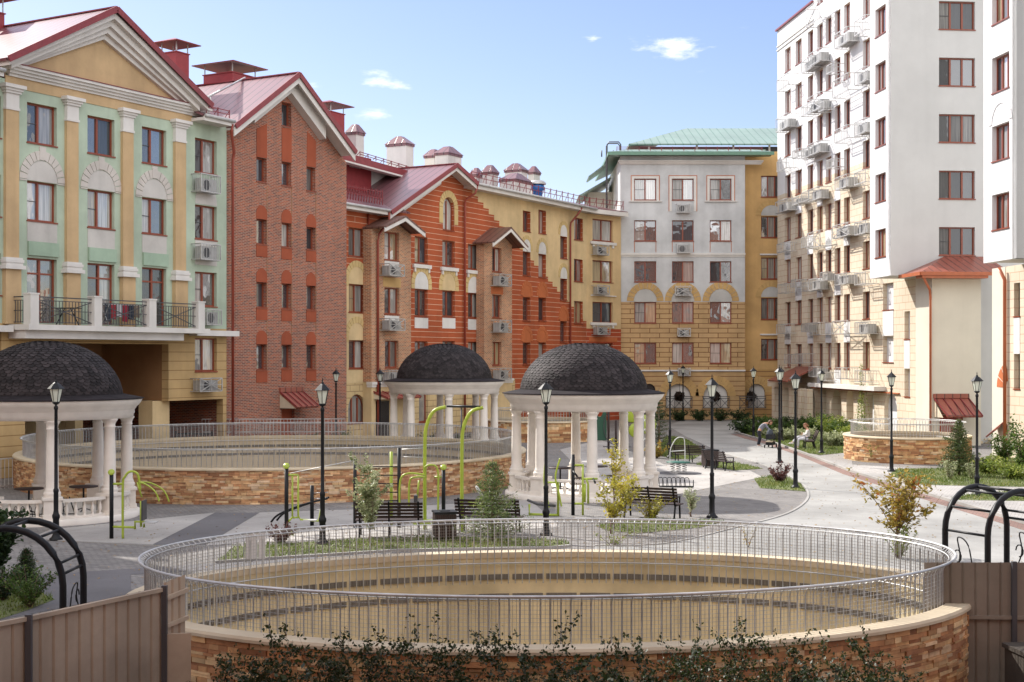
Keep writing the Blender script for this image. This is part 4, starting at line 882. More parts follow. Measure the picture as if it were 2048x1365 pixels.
wall(R4,'side_wall',rectloop(0,12,0,9.15),M['towerlow']); R4.holes.clear(); core(R4,.02,12,9.1,M['towerlow'],.41,8)
pipe(R4,[(-.1,-.3,9.1),(.15,-.12,8.5),(.15,-.12,.1)],M['pipeo'],.09)
q0=R4.u(1985); panel(R4,'smooth_wall_strip',rectloop(q0,-.004,0,9.14),M['creamblk'],.02); mb=MB(); mb.box(q0,-.02,.0,4,0,9.12); mb.build('rear_wall',M['creamblk'],R4.root)
arch_blocks(R4,'arch_fragment',R4.u(1995)+.85,R4.u(1995)+1.6,R4.h(2005,776),.85,M['rustlt'],7,.04,sel=(4,5,6))
mb=MB(); mb.slab([(-.9,-.03,R4.h(2005,855)),(.0,-.03,R4.h(2005,840)),(.0,-.6,R4.h(2005,845)-.35),(-.9,-.6,R4.h(2005,860)-.35)],.08); mb.build('side_canopy',M['roofbrown'],R4.root)
# neighbours outside the photograph that shade the yard
def block(name,label,P,d,L_,dep,hh,mat,nw,floors):
    X=Fac(name,label,P,d)
    for i in range(nw):
        for k in range(floors): u=L_*(i+.5)/nw; window(X,u-.8,u+.8,2+3.15*k,3.65+3.15*k,hbar=False)
    wall(X,'facade_wall',rectloop(0,L_,0,hh),mat); core(X,.02,L_-.02,hh-.01,mat,.41,dep); return X
pa=G.P+G.d*(ul-.3); 
A2=Vector((pa.x,pa.y)); 
LN=24.0
block('apartment_building','tall plain ochre block continuing the left row toward the camera',(A2.x-G.d.x*LN,A2.y-G.d.y*LN),(G.d.x,G.d.y),LN,12,32,M['ochre'],7,9)

RB=block('apartment_building','unseen dark brick block behind the camera, sized to shade the foreground',(45,-2.2),(-1,0),90,10,25,M['brick'],20,7)  # unseen block, its height and dark brick chosen to darken the foreground
# ================= ground =================
def ell(cx,cy,a,b,rot=0,n=72):
    c,s=math.cos(rot),math.sin(rot)
    return [(cx+a*math.cos(t)*c-b*math.sin(t)*s,cy+a*math.cos(t)*s+b*math.sin(t)*c) for t in [2*math.pi*i/n for i in range(n)]]
RINGS=[dict(c=(.62,21.5),a=6.5,b=4.38,rot=math.radians(5)),dict(c=(-9.3,54.4),a=9.8,b=9.6,rot=0),dict(c=(18.6,64.8),a=2.85,b=3.2,rot=0),dict(c=(1.9,80.5),a=3.3,b=3.3,rot=0)]
def flatpoly(name,loop,z,mat,holes=(),**k):
    mb=MB(); loops=[[Vector((x,y,0)) for x,y in loop]]+[[Vector((x,y,0)) for x,y in h] for h in holes]; fl=[p for l in loops for p in l]
    for t in tessellate_polygon(loops):
        a,b,c=[fl[i] for i in t]; ar=(b.x-a.x)*(c.y-a.y)-(b.y-a.y)*(c.x-a.x)
        if abs(ar)<1e-8: continue
        mb.add([(p.x,p.y,z) for p in ([a,b,c] if ar>0 else [a,c,b])])
    return mb.build(name,mat,**k)
def groundmat(name,sp,rough=.9,bump=.3,c2=None,patch=.25):
    m,nt,N,L,P=nodes(name); g=N.new('ShaderNodeNewGeometry'); mp=N.new('ShaderNodeMapping'); mp.inputs['Rotation'].default_value=(0,0,.4); L.new(g.outputs['Position'],mp.inputs[0])
    c,msk=spec(nt,sp,mp.outputs[0])
    n1=N.new('ShaderNodeTexNoise'); n1.inputs['Scale'].default_value=.22; n1.inputs['Detail'].default_value=10; n1.inputs['Roughness'].default_value=.7; L.new(g.outputs['Position'],n1.inputs['Vector'])
    mr=N.new('ShaderNodeMapRange'); mr.inputs[1].default_value=.38; mr.inputs[2].default_value=.62; mr.inputs[3].default_value=1-patch; mr.inputs[4].default_value=1+patch*.7; L.new(n1.outputs[0],mr.inputs[0])
    n2=N.new('ShaderNodeTexNoise'); n2.inputs['Scale'].default_value=30; n2.inputs['Detail'].default_value=4; L.new(g.outputs['Position'],n2.inputs['Vector'])
    m2=N.new('ShaderNodeMapRange'); m2.inputs[3].default_value=.8; m2.inputs[4].default_value=1.2; L.new(n2.outputs[0],m2.inputs[0])
    k=val(N,'MULTIPLY',mr.outputs[0],m2.outputs[0],L); mu=N.new('ShaderNodeVectorMath'); mu.operation='SCALE'; L.new(c,mu.inputs[0]); L.new(k,mu.inputs['Scale']); L.new(mu.outputs[0],P.inputs['Base Color'])
    P.inputs['Roughness'].default_value=rough; hh=n2.outputs[0]
    if msk is not None: hh=val(N,'SUBTRACT',val(N,'MULTIPLY',hh,.4,L),msk,L)
    bp=N.new('ShaderNodeBump'); bp.inputs['Strength'].default_value=bump; bp.inputs['Distance'].default_value=.01; L.new(hh,bp.inputs['Height']); L.new(bp.outputs[0],P.inputs['Normal']); return m
PAVE=('brick',(.25,.235,.22),(.175,.165,.16),(.09,.085,.08),.22,.11,.009)
M['pave']=groundmat('grey_pavers',PAVE)
M['pavelt']=groundmat('light_pavers',('brick',(.40,.38,.36),(.34,.325,.31),(.2,.19,.18),.22,.11,.009))
M['asph']=groundmat('worn_asphalt',('flat',(.29,.285,.27)),patch=.24)
M['conc']=groundmat('light_rubber_tiles',('brick',(.38,.36,.335),(.36,.34,.32),(.26,.24,.22),1.0,1.0,.008,0),patch=.2)
M['asphd']=groundmat('dark_asphalt',('flat',(.13,.125,.13)),patch=.2)
M['kerb']=groundmat('kerb_stone',('flat',(.33,.32,.30)))
M['gutter']=groundmat('brown_gutter_pavers',('brick',(.25,.15,.12),(.21,.13,.11),(.12,.08,.07),.22,.11,.009))
M['soil']=groundmat('lawn_soil',('flat',(.115,.13,.045)),patch=.4)
M['dirt']=groundmat('dark_soil',('flat',(.05,.04,.03)),patch=.4)
holes=[ell(r['c'][0],r['c'][1],r['a']-.05,r['b']-.05,r['rot']) for r in RINGS]
flatpoly('ground',[(-500,-60),(500,-60),(500,900),(-500,900)],0,M['pave'],holes,kind='structure')
def smooth(l,n=6):
    P=[Vector((*p,0)) for p in l]; out=[]
    for i in range(len(P)-1):
        p0=P[max(i-1,0)];p1=P[i];p2=P[i+1];p3=P[min(i+2,len(P)-1)]
        for k in range(n):
            t=k/n; q=.5*((2*p1)+(-p0+p2)*t+(2*p0-5*p1+4*p2-p3)*t*t+(-p0+3*p1-3*p2+p3)*t**3); out.append((q.x,q.y))
    return out+[(P[-1].x,P[-1].y)]
def P2(l): return [gp(*p) for p in l]
road=P2([(1335,852),(1360,842),(1540,842),(1478,866),(1540,884),(1612,908),(1700,942),(1860,990),(2070,1052),(2500,1190),(2600,1500),(1480,1500),(1300,1420),(1300,1180),(1190,1110),(1330,1088),(1480,1054),(1570,1030),(1610,1006),(1617,986),(1600,966),(1560,946),(1510,926),(1440,905),(1380,878)])
# the road must stay clear of the near ring pit
rr_=RINGS[0]
def outside(p):
    dx,dy=p[0]-rr_['c'][0],p[1]-rr_['c'][1]; k=math.hypot(dx/(rr_['a']+.6),dy/(rr_['b']+.6)); return p if k>=1 else (rr_['c'][0]+dx/k,rr_['c'][1]+dy/k)
road=P2([(1335,852),(1360,842),(1540,842),(1478,866),(1540,884),(1612,908),(1700,942),(1860,990),(2070,1052),(2500,1190),(2600,1360),(2050,1360)])+[(rr_['c'][0]+(rr_['a']+.7)*math.cos(t),rr_['c'][1]+(rr_['b']+.7)*math.sin(t)) for t in (-.1,.15,.4,.65,.9,1.1,1.3,1.5)]+smooth(P2([(1190,1092),(1330,1088),(1480,1054),(1570,1030),(1610,1006),(1617,986),(1600,966),(1560,946),(1510,926),(1440,905),(1380,878)]))
flatpoly('road',road,.004,M['asph'],kind='structure')
flatpoly('sidewalk',P2([(1545,884),(1640,912),(1700,905),(1705,930),(1990,948),(2400,948),(2500,1150),(2070,1046),(1860,986),(1700,939)]),.008,M['pavelt'],kind='structure')
flatpoly('exercise_pad',P2([(60,1078),(100,1060),(430,1026),(305,1090)])+[],.008,M['conc'],kind='structure')
flatpoly('exercise_pad',P2([(520,1026),(700,1020),(1060,1000),(1120,1055),(900,1068),(600,1082),(410,1092)]),.008,M['conc'],kind='structure')
flatpoly('path',P2([(430.5,1026),(519,1026),(408,1092),(306,1090)]),.008,M['asphd'],kind='structure')
flatpoly('path',P2([(-300,1180),(200,1142),(420,1128),(640,1112),(620,1125),(430,1140),(262,1150),(262,1190),(0,1240),(-300,1300)]),.006,M['asphd'],kind='structure')
flatpoly('playground',P2([(1200,880),(1330,930),(1500,942),(1525,955),(1300,1000),(1180,960),(1120,900)]),.007,M['conc'],kind='structure')
def strip(name,pts,w,h,mat,z=0.0):
    mb=MB(); k=len(pts); L_=[];R_=[]
    for i in range(k):
        a=Vector(pts[max(i-1,0)]); b=Vector(pts[min(i+1,k-1)]); t=(b-a).normalized(); n=Vector((-t.y,t.x))*w/2; p=Vector(pts[i]); L_.append(p+n); R_.append(p-n)
    for i in range(k-1):
        a=[(L_[i].x,L_[i].y,z),(R_[i].x,R_[i].y,z),(R_[i+1].x,R_[i+1].y,z),(L_[i+1].x,L_[i+1].y,z)]; mb.hexa(a,[(x,y,z+h) for x,y,_ in a])
    return mb.build(name,mat,kind='structure')
strip('kerb',P2([(1470,866),(1500,875),(1545,886.5),(1612,910),(1700,944),(1860,992),(2070,1054),(2400,1165)]),.12,.10,M['kerb'])
strip('gutter_strip',P2([(1470,869),(1500,878),(1545,889.5),(1612,913),(1700,949),(1860,998),(2070,1062),(2400,1175)]),.55,.012,M['gutter'])
strip('kerb',smooth(P2([(1380,877),(1440,904),(1510,925),(1560,945),(1600,965),(1616,986),(1609,1006),(1569,1030),(1480,1054),(1330,1088),(1190,1092)])),.08,.03,M['kerb'])
strip('kerb',P2([(430,1127),(560,1118),(800,1103),(1100,1098),(1140,1094)]),.10,.06,M['kerb'])
strip('kerb',P2([(1700,1180),(1500,1085)])[:0] or P2([(60,1079),(304,1092),(410,1093)]),.08,.02,M['kerb'])
# grass
LAWN=[[(1480,866),(1560,852),(1700,848),(1706,905),(1640,911),(1605,906),(1545,884)],
 [(1985,905),(2120,880),(2300,960),(2048,975),(1900,972),(1830,970),(1778,951),(1795,938),(1955,938)],
 [(1898,1000),(1960,985),(2048,984),(2250,992),(2200,1020),(2048,1003),(1960,1002)],
 [(1508,958),(1560,950),(1600,968),(1612,984),(1560,980),(1520,977)],
 [(1392,930),(1425,922),(1465,925),(1527,938),(1470,942)],
 [(1335,872),(1375,880),(1412,905),(1385,920),(1340,918),(1305,905)],
 [(432,1124),(470,1094),(700,1080),(900,1074),(1130,1082),(1142,1092),(1100,1096),(800,1101),(560,1116)],
 [(1190,1052),(1290,1042),(1420,1040),(1450,1043),(1400,1056),(1275,1068),(1215,1062)],
 [(-60,1195),(60,1178),(110,1200),(60,1220),(-60,1260)]]
def blades(name,loops,dens,hgt,mat,w=.012,z=0.0,maxn=60000,**k):
    V=[];Fc=[]
    for lp in loops:
        g=np.array(lp); x0,y0=g.min(0); x1,y1=g.max(0); n=int((x1-x0)*(y1-y0)*dens); n=min(n,maxn)
        p=RN.uniform((x0,y0),(x1,y1),(n,2)); ins=np.zeros(n,bool)
        for i in range(len(g)):
            a,b=g[i],g[(i+1)%len(g)]; c=((a[1]>p[:,1])!=(b[1]>p[:,1])); xi=(b[0]-a[0])*(p[:,1]-a[1])/((b[1]-a[1])+1e-12)+a[0]; ins^=c&(p[:,0]<xi)
        p=p[ins]; n=len(p); an=RN.uniform(0,2*np.pi,n); hh=hgt*RN.uniform(.4,1.3,n)*(1+.5*np.sin(p[:,0]*2.1)*np.cos(p[:,1]*1.7)); ww=w*RN.uniform(.7,1.5,n); ln=RN.normal(0,.5,(n,2))*hh[:,None]
        a=np.c_[p[:,0]-np.cos(an)*ww,p[:,1]-np.sin(an)*ww,np.full(n,z)]; b=np.c_[p[:,0]+np.cos(an)*ww,p[:,1]+np.sin(an)*ww,np.full(n,z)]; c=np.c_[p+ln,hh+z]
        V.append(np.stack([a,b,c],1).reshape(-1,3))
    V=np.concatenate(V); return npmesh(name,V,3,mat,**k)
def npmesh(name,V,k,mat,parent=None,**kw):
    n=len(V)//k; me=bpy.data.meshes.new(name); me.vertices.add(len(V)); me.vertices.foreach_set('co',V.astype(np.float32).ravel()); me.loops.add(n*k); me.loops.foreach_set('vertex_index',np.arange(n*k,dtype=np.int32)); me.polygons.add(n)
    me.polygons.foreach_set('loop_start',np.arange(0,n*k,k,dtype=np.int32)); me.polygons.foreach_set('loop_total',np.full(n,k,dtype=np.int32)); me.materials.append(mat); me.update(calc_edges=True)
    o=bpy.data.objects.new(name,me); COL.objects.link(o)
    if parent: o.parent=parent
    return tag(o,**kw)
M['grass']=leafmat('lawn_grass',(.07,.12,.02),(.19,.24,.055),(.34,.31,.12),.3,.9)
LW=[P2(l) for l in LAWN]
for l in LW: flatpoly('lawn',l,.012,M['soil'],kind='structure')
blades('grass',LW,150,.09,M['grass'],w=.016,z=.012,kind='stuff',label='short patchy green lawn grass on the beds beside the paths')
flatpoly('planting_bed',[(-3.8,12.2),(9.0,12.2),(9.5,17.6),(6.6,19.0),(2.5,17.1),(-2.5,17.2),(-4.2,18.2)],.010,M['dirt'],kind='structure')
# ================= ring walls =================
TONES=[(.50,.26,.10),(.60,.36,.15),(.40,.18,.07),(.64,.43,.21),(.54,.29,.12),(.33,.14,.055),(.60,.41,.23),(.46,.21,.08)]
TONES=[tuple(c*.86+.14*(sum(t)/3)*k for c,k in zip(t,(1.3,1.1,.8))) for t in TONES]
def ringwall(i,name,label,wallh=1.1,deep=4.0,arc=(0,2*math.pi),stone_arc=None,innermat='pit',slots=True,rail=True,rh=.59,barstep=.13,mesh=True,rsc=1.0,gap=None,tones=TONES):
    r=RINGS[i]; cx,cy=r['c']; a,b=r['a'],r['b']; R0=empty(name,(cx,cy,0),r['rot'],label,'ring wall')
    A=lambda t,d=0.0,z=0.0: Vector(((a+d)*math.cos(t),(b+d)*math.sin(t),z))
    n=96; ts=[2*math.pi*k/n for k in range(n)]
    mb=MB()
    for k in range(n):
        t0,t1=ts[k],ts[k]+2*math.pi/n
        mb.add([A(t1,.0,0),A(t0,.0,0),A(t0,.0,wallh),A(t1,.0,wallh)][::-1],0)
    o=mb.build('wall_backing',M['cap'],R0)
    mb=MB(); th=.25
    for k in range(n):
        t0,t1=ts[k],ts[k]+2*math.pi/n
        mb.add([A(t0,-th,-deep),A(t1,-th,-deep),A(t1,-th,wallh),A(t0,-th,wallh)][::-1],0,sm=True)
    mb.build('inner_wall',M[innermat],R0)
    mb=MB(); mb.add([A(t,-th+.01,-deep) for t in ts]); mb.build('pit_floor',M['darkfloor'],R0)
    # coping
    mb=MB()
    for k in range(n):
        t0,t1=ts[k],ts[k]+2*math.pi/n; q=[]
        prof=[(.07,wallh),(.07,wallh+.04),(.045,wallh+.075),(-th-.02,wallh+.075),(-th-.02,wallh-.03),(.0,wallh-.01)]
        for j in range(len(prof)):
            d0,z0=prof[j]; d1,z1=prof[(j+1)%len(prof)]
            mb.add([A(t0,d0,z0),A(t1,d0,z0),A(t1,d1,z1),A(t0,d1,z1)],0)
    mb.build('coping',M['cap'],R0)
    # split-face stones, each its own little block
    sa=stone_arc or (math.pi,2*math.pi); mb=MB(); z=0.0
    while z<wallh-.02:
        rhh=random.choice((.035,.045,.055,.065,.075))*rsc
        if z+rhh>wallh: rhh=wallh-z
        t=sa[0]-random.random()*.02
        while t<sa[1]:
            w=random.uniform(.14,.42)*rsc; R=math.hypot(a*math.sin(t),b*math.cos(t)); dt=w/R; o_=random.uniform(.008,.045); col=random.choice(tones); f=random.uniform(.75,1.2); col=tuple(c*f for c in col); g=.003/R*2
            p=[A(t+g,o_,z),A(t+dt-g,o_,z),A(t+dt-g,o_,z+rhh-.004),A(t+g,o_,z+rhh-.004)]; q=[A(t+g,0,z),A(t+dt-g,0,z),A(t+dt-g,0,z+rhh-.004),A(t+g,0,z+rhh-.004)]
            mb.mesh(p+q,[(0,1,2,3),(3,2,6,7),(1,0,4,5),(0,3,7,4),(2,1,5,6)],0,col); t+=dt
        z+=rhh
    mb.build('stone_cladding',M['ledge'],R0)
    if slots:
        for z in (.72,.36):
            mb=MB(); nb=int(2*math.pi*math.sqrt((a*a+b*b)/2)/.56)
            for k in range(nb):
                t0=2*math.pi*k/nb; t1=t0+2*math.pi/nb*.9
                if math.sin((t0+t1)/2)<-.35: continue
                p=[A(t0,-th-.02,z-.05),A(t1,-th-.02,z-.05),A(t1,-th-.02,z+.05),A(t0,-th-.02,z+.05)]; mb.add(p[::-1],0)
                q=[A(t0,-th,z-.05),A(t1,-th,z-.05),A(t1,-th,z+.05),A(t0,-th,z+.05)]
                for j in range(4): mb.add([p[j],p[(j+1)%4],q[(j+1)%4],q[j]])
                for j in range(4):
                    tm=t0+(t1-t0)*(j+.5)/4; mb.bar(A(tm,-th-.03,z-.045),A(tm,-th-.03,z+.045),.03,.02)
            mb.build('vent_strip',M['slot'],R0)
    if rail:
        top=wallh+.09+rh; d=-th-.06; m=120; tt=[2*math.pi*k/m for k in range(m)]
        skip=lambda t: gap and gap[0]<t%(2*math.pi)<gap[1]
        seq=[t for t in tt if not skip(t)]
        if gap: k0=next(k for k,t in enumerate(tt) if not skip(t) and skip(tt[k-1])); seq=[tt[(k0+k)%m] for k in range(len(seq))]
        mb=MB(); mb.tube([A(t,d+.10,top) for t in seq],.021,7,closed=not gap); mb.tube([A(t,d,top-.05) for t in seq],.008,4,closed=not gap); mb.tube([A(t,d,wallh-.12) for t in seq],.014,5,closed=not gap)
        R_=mb.build('railing',M['galv'],R0)
        per=2*math.pi*math.sqrt((a*a+b*b)/2); nb=int(per/barstep); mb=MB()
        s=0; t=0.0
        while t<2*math.pi-.001:
            if not skip(t): mb.tube([A(t,d,wallh-.5),A(t,d,top-.12),A(t,d+.03,top-.05),A(t,d+.09,top)],.0105,4,cap=False)
            t+=barstep/math.hypot((a+d)*math.sin(t),(b+d)*math.cos(t))
        mb.build('railing_bars',M['galv'],R_)
        if mesh:
            mb=MB()
            for j in range(11): mb.tube([A(t,d+.015,wallh+.13+j*.053) for t in seq],.003,3,closed=not gap,cap=False)
            t=0.0
            while t<2*math.pi-.001:
                if not skip(t): mb.bar(A(t,d+.015,wallh+.1),A(t,d+.015,top-.03),.0055)
                t+=.052/math.hypot((a+d)*math.sin(t),(b+d)*math.cos(t))
            mb.build('railing_wire_mesh',M['steel'],R_)
    return R0
ringwall(0,'ring_wall','large oval stone clad shaft wall with yellow inside and steel railing, nearest the camera',deep=4.5)
ringwall(1,'ring_wall','wide round stone shaft wall with beige inside, in front of the brown brick building',innermat='pitgrey',barstep=.17,mesh=True,rsc=1.05,deep=3,tones=[(a*1.08,b*1.12,c*1.25) for a,b,c in TONES])
ringwall(2,'ring_wall','small round stone shaft wall on the right by the cream entrance block',innermat='pitgrey',barstep=.15,mesh=False,rsc=1.5,deep=2,slots=False,stone_arc=(math.pi*.95,math.pi*2.05))
ringwall(3,'ring_wall','small distant stone shaft wall seen through the middle gazebo',innermat='pitgrey',barstep=.18,mesh=False,rsc=2,deep=2,slots=False)

# fallen leaves and grit scattered on the paving
_a=RN.uniform((-14,26),(20,75),(5200,2)); _c=np.c_[_a,np.full(len(_a),.02)]; _c=_c[[all(((x-r['c'][0])/(r['a']+.2))**2+((y-r['c'][1])/(r['b']+.2))**2>1 for r in RINGS) for x,y in _a]]
_n=len(_c); _t=RN.uniform(0,6.28,_n); _s=RN.uniform(.018,.05,_n); _d=np.c_[np.cos(_t)*_s,np.sin(_t)*_s,RN.uniform(-.004,.01,_n)]; _e=np.c_[-np.sin(_t)*_s*.6,np.cos(_t)*_s*.6,RN.uniform(-.004,.01,_n)]
M['leaflit']=leafmat('fallen_leaves',(.16,.09,.03),(.36,.22,.06),(.10,.08,.05),.1,4)
npmesh('fallen_leaves',np.stack([_c-_d,_c-_e,_c+_d,_c+_e],1).reshape(-1,3),4,M['leaflit'],kind='stuff',label='small fallen leaves scattered over the paving')
# ================= gazebos =================
def gazebo(label):
    R0=empty('gazebo',(0,0,0),0,label,'gazebo','domed gazebos in the yard')
    mb=MB(); mb.lathe([(2.75,0),(2.75,.14),(2.68,.17),(0,.17)],48); mb.build('base',M['stone'],R0)
    col=MB(); col.lathe([(.235,.80),(.235,.86),(.25,.9),(.235,.95),(.20,.97),(.215,1.0),(.19,1.03),(.178,1.1),(.175,1.6),(.165,2.2),(.152,2.72),(.17,2.74),(.17,2.77),(.155,2.79),(.17,2.86),(.205,2.92),(.23,2.95),(.23,2.985)],20)
    ped=MB(); ped.box(-.27,.27,-.27,.27,.171,.30); ped.box(-.24,.24,-.24,.24,.30,.72); ped.box(-.28,.28,-.28,.28,.72,.80)
    for s in (-1,1): ped.box(-.245*1,.245*1,-.16,.16,.36,.66) if s<0 else ped.box(-.16,.16,-.245,.245,.361,.661)
    cm=pm=None
    for k in range(8):
        t=math.pi/4*k; x,y=2.35*math.cos(t),2.35*math.sin(t)
        if cm is None:
            c=col.build('column',M['stone'],R0); p=ped.build('pedestal',M['stone'],R0); cm,pm=c.data,p.data
        else:
            c=bpy.data.objects.new('column',cm); p=bpy.data.objects.new('pedestal',pm); COL.objects.link(c); COL.objects.link(p); c.parent=R0; p.parent=R0
        c.location=(x,y,0); p.location=(x,y,0); p.rotation_euler=(0,0,t)
    bl=MB(); bl.lathe([(.05,0),(.05,.03),(.03,.045),(.045,.08),(.058,.15),(.05,.22),(.028,.30),(.035,.34),(.03,.36),(.05,.375),(.05,.41)],8); bm_=None
    for k in range(8):
        if k in (0,1): continue
        t0,t1=math.pi/4*k+.115,math.pi/4*(k+1)-.115; mb=MB(); m=6
        b=None
        for (ra,rb,za,zb) in ((2.25,2.45,.64,.72),(2.27,2.43,.171,.24)):
            mb=MB()
            for j in range(m):
                a0,a1=t0+(t1-t0)*j/m,t0+(t1-t0)*(j+1)/m; q=[(ra*math.cos(a0),ra*math.sin(a0)),(rb*math.cos(a0),rb*math.sin(a0)),(rb*math.cos(a1),rb*math.sin(a1)),(ra*math.cos(a1),ra*math.sin(a1))]
                mb.hexa([(x,y,za) for x,y in q],[(x,y,zb) for x,y in q])
            b=mb.build('balustrade' if b is None else 'bottom_rail',M['stone'],b or R0) if b is None else (mb.build('bottom_rail',M['stone'],b),b)[1]
        for j in range(5):
            a=t0+(t1-t0)*(j+.5)/5
            if bm_ is None: o=bl.build('baluster',M['stone'],b); bm_=o.data
            else: o=bpy.data.objects.new('baluster',bm_); COL.objects.link(o); o.parent=b
            o.location=(2.35*math.cos(a),2.35*math.sin(a),.235)
    mb=MB(); mb.lathe([(2.1,2.985),(2.54,2.985),(2.54,3.08),(2.57,3.1),(2.57,3.22),(2.60,3.24),(2.63,3.3),(2.70,3.36),(2.76,3.44),(2.80,3.52),(2.80,3.56),(2.1,3.57),(2.1,2.985)],64,caps=False); mb.build('entablature',M['stone'],R0)
    mb=MB(); mb.lathe([(2.84,3.545),(2.86,3.565),(2.7,3.60),(2.4,3.66),(2.12,3.72),(2.1,3.57)],64,caps=False); mb.lathe([(2.1,3.60),(1.2,3.9),(0,4.2)],32,caps=False); mb.build('roof_skirt',M['skirt'],R0)
    # shingled dome
    prof=lambda s:(2.2*math.cos(s*math.pi/2)**.92,3.66+1.62*math.sin(s*math.pi/2)**1.12 if s>0 else 3.66)
    mb=MB(); mb.lathe([prof(i/24*.985) for i in range(25)],48,caps=False); core_=MB.build(mb,'dome_shell',M['skirt'],R0)
    mb=MB(); rows=26
    for i in range(rows):
        s0=i/rows; s1=min(1,(i+1.15)/rows); (r0,z0),(r1,z1)=prof(s0),prof(s1)
        if r0<.25: continue
        n=max(6,int(2*math.pi*r0/.2)); tl=Vector((r0-r1,0,z0-z1)); nn=Vector((z1-z0,0,r0-r1)).normalized()
        for j in range(n):
            a=2*math.pi*(j+.5*(i%2))/n; da=math.pi/n*.97; g=random.uniform(.013,.040); col=(g*1.12,g*.92,g*.95)
            lift=.02+random.uniform(0,.009)
            def pt(fr,an,l): 
                r=r0+(r1-r0)*fr+nn.x*l; z=z0+(z1-z0)*fr+nn.z*l; return (r*math.cos(an),r*math.sin(an),z)
            lo=-.25
            mb.add([pt(lo,a-da*.45,lift),pt(lo,a+da*.45,lift),pt(.25,a+da,lift),pt(1,a+da,.006),pt(1,a-da,.006),pt(.25,a-da,lift)],0,col)
            mb.add([pt(lo,a-da*.45,.0),pt(lo,a+da*.45,.0),pt(lo,a+da*.45,lift),pt(lo,a-da*.45,lift)],0,col)
    mb.lathe([(.42,5.235),(.2,5.275),(0,5.285)],16,caps=False)
    for k in range(len(mb.c)):
        if mb.c[k] is None: mb.c[k]=(.022,.018,.02)
    mb.build('dome',M['shingle'],R0)
    return R0
g3=gazebo('sunlit white gazebo with a dark shingled dome, standing centre right'); g3.location=(2.5,48.0,0); g3.rotation_euler=(0,0,math.radians(49))
g1=copy_tree(g3); g1.location=(-14.05,41.5,0); g1.rotation_euler=(0,0,math.radians(67.5)); g1['label']='shaded white gazebo cut by the left edge of the photo, bicycle rack in front'
g2=copy_tree(g3); g2.location=(-3.25,66.0,0); g2.scale=(1.03,1.03,1.03); g2.rotation_euler=(0,0,math.radians(53)); g2['label']='farthest gazebo with a fully dark dome behind the beige round shaft'
def table(label,x,y,r=.42):
    R0=empty('table',(x,y,.17),0,label,'table','round tables in the gazebos')
    mb=MB(); mb.lathe([(0,.72),(r,.72),(r+.01,.74),(r,.76),(0,.76)],24,caps=False); mb.build('table_top',M['wood'],R0)
    mb=MB(); mb.lathe([(.03,0),(.03,.72)],8); 
    for k in range(4): t=k*math.pi/2; mb.tube([(0,0,.1),(.3*math.cos(t),.3*math.sin(t),.0)],.015,5)
    mb.build('leg',M['black'],R0)
def stool(label,x,y,grp='stools around the gazebo tables'):
    R0=empty('stool',(x,y,.17),0,label,'stool',grp)
    mb=MB(); mb.lathe([(0,.42),(.17,.42),(.17,.46),(0,.46)],16,caps=False); mb.build('seat',M['wood'],R0)
    for k in range(4):
        t=k*math.pi/2+.4; m=MB(); m.tube([(.12*math.cos(t),.12*math.sin(t),.42),(.17*math.cos(t),.17*math.sin(t),0)],.012,5); m.build('leg',M['black'],R0)
table('round dark table inside the sunlit centre gazebo',1.7,48.4); table('second dark table deeper inside the sunlit centre gazebo',3.0,49.1)
table('round dark table inside the left shaded gazebo',-12.9,41.4); table('low dark table near the balustrade of the left gazebo',-14.3,40.7)
for x,y,w in ((1.0,47.9,'leftmost of three'),(2.3,47.8,'middle of three'),(3.5,48.6,'rightmost of three')): stool(w+' small round stools in the sunlit centre gazebo',x,y,'stools in the centre gazebo')
for x,y,w in ((-12.3,40.8,'right'),(-13.5,40.9,'left')): stool(w+' one of two small round stools in the shaded left gazebo',x,y,'stools in the left gazebo')
# ================= street lamps =================
def lamp(label):
    R0=empty('street_lamp',(0,0,0),0,label,'street lamp','black lantern lamps along the paths')
    mb=MB(); mb.lathe([(.17,0),(.17,.05),(.12,.09),(.085,.16),(.08,.55),(.10,.6),(.10,.66),(.075,.7),(.062,.78),(.062,1.25),(.07,1.27),(.07,1.33),(.048,1.36),(.042,3.42),(.055,3.44),(.055,3.5),(.03,3.53),(.03,3.6)],14); mb.build('pole',M['black'],R0)
    n=6; q=lambda r,z:[(r*math.cos(2*math.pi*k/n),r*math.sin(2*math.pi*k/n),z) for k in range(n)]
    a,b=q(.085,3.62),q(.165,3.98); mb=MB(); mb.mesh(a+b,[(k,(k+1)%n,n+(k+1)%n,n+k) for k in range(n)]); gl=mb.build('lantern_glass',M['lampglass'],R0)
    mb=MB()
    for k in range(n):
        mb.bar(Vector(a[k])*1.0+Vector((0,0,0)),b[k],.014); mb.bar(b[k],b[(k+1)%n],.03); mb.bar(a[k],a[(k+1)%n],.025)
    mb.lathe([(.05,3.56),(.095,3.6),(.095,3.625),(.02,3.63)],12)
    mb.build('lantern_frame',M['black'],R0)
    mb=MB(); c=q(.225,3.975); d=q(.09,4.11); e=q(.03,4.15)
    mb.mesh(c+d+e,[(k,(k+1)%n,n+(k+1)%n,n+k) for k in range(n)]+[(n+k,n+(k+1)%n,2*n+(k+1)%n,2*n+k) for k in range(n)]+[tuple(reversed(range(n)))]); mb.lathe([(.03,4.14),(.04,4.17),(.012,4.19),(.018,4.22),(.004,4.30)],8); mb.build('lantern_cap',M['black'],R0)
    return R0
L0=lamp('black lamp post in front of the left gazebo beside the green shoulder machine')
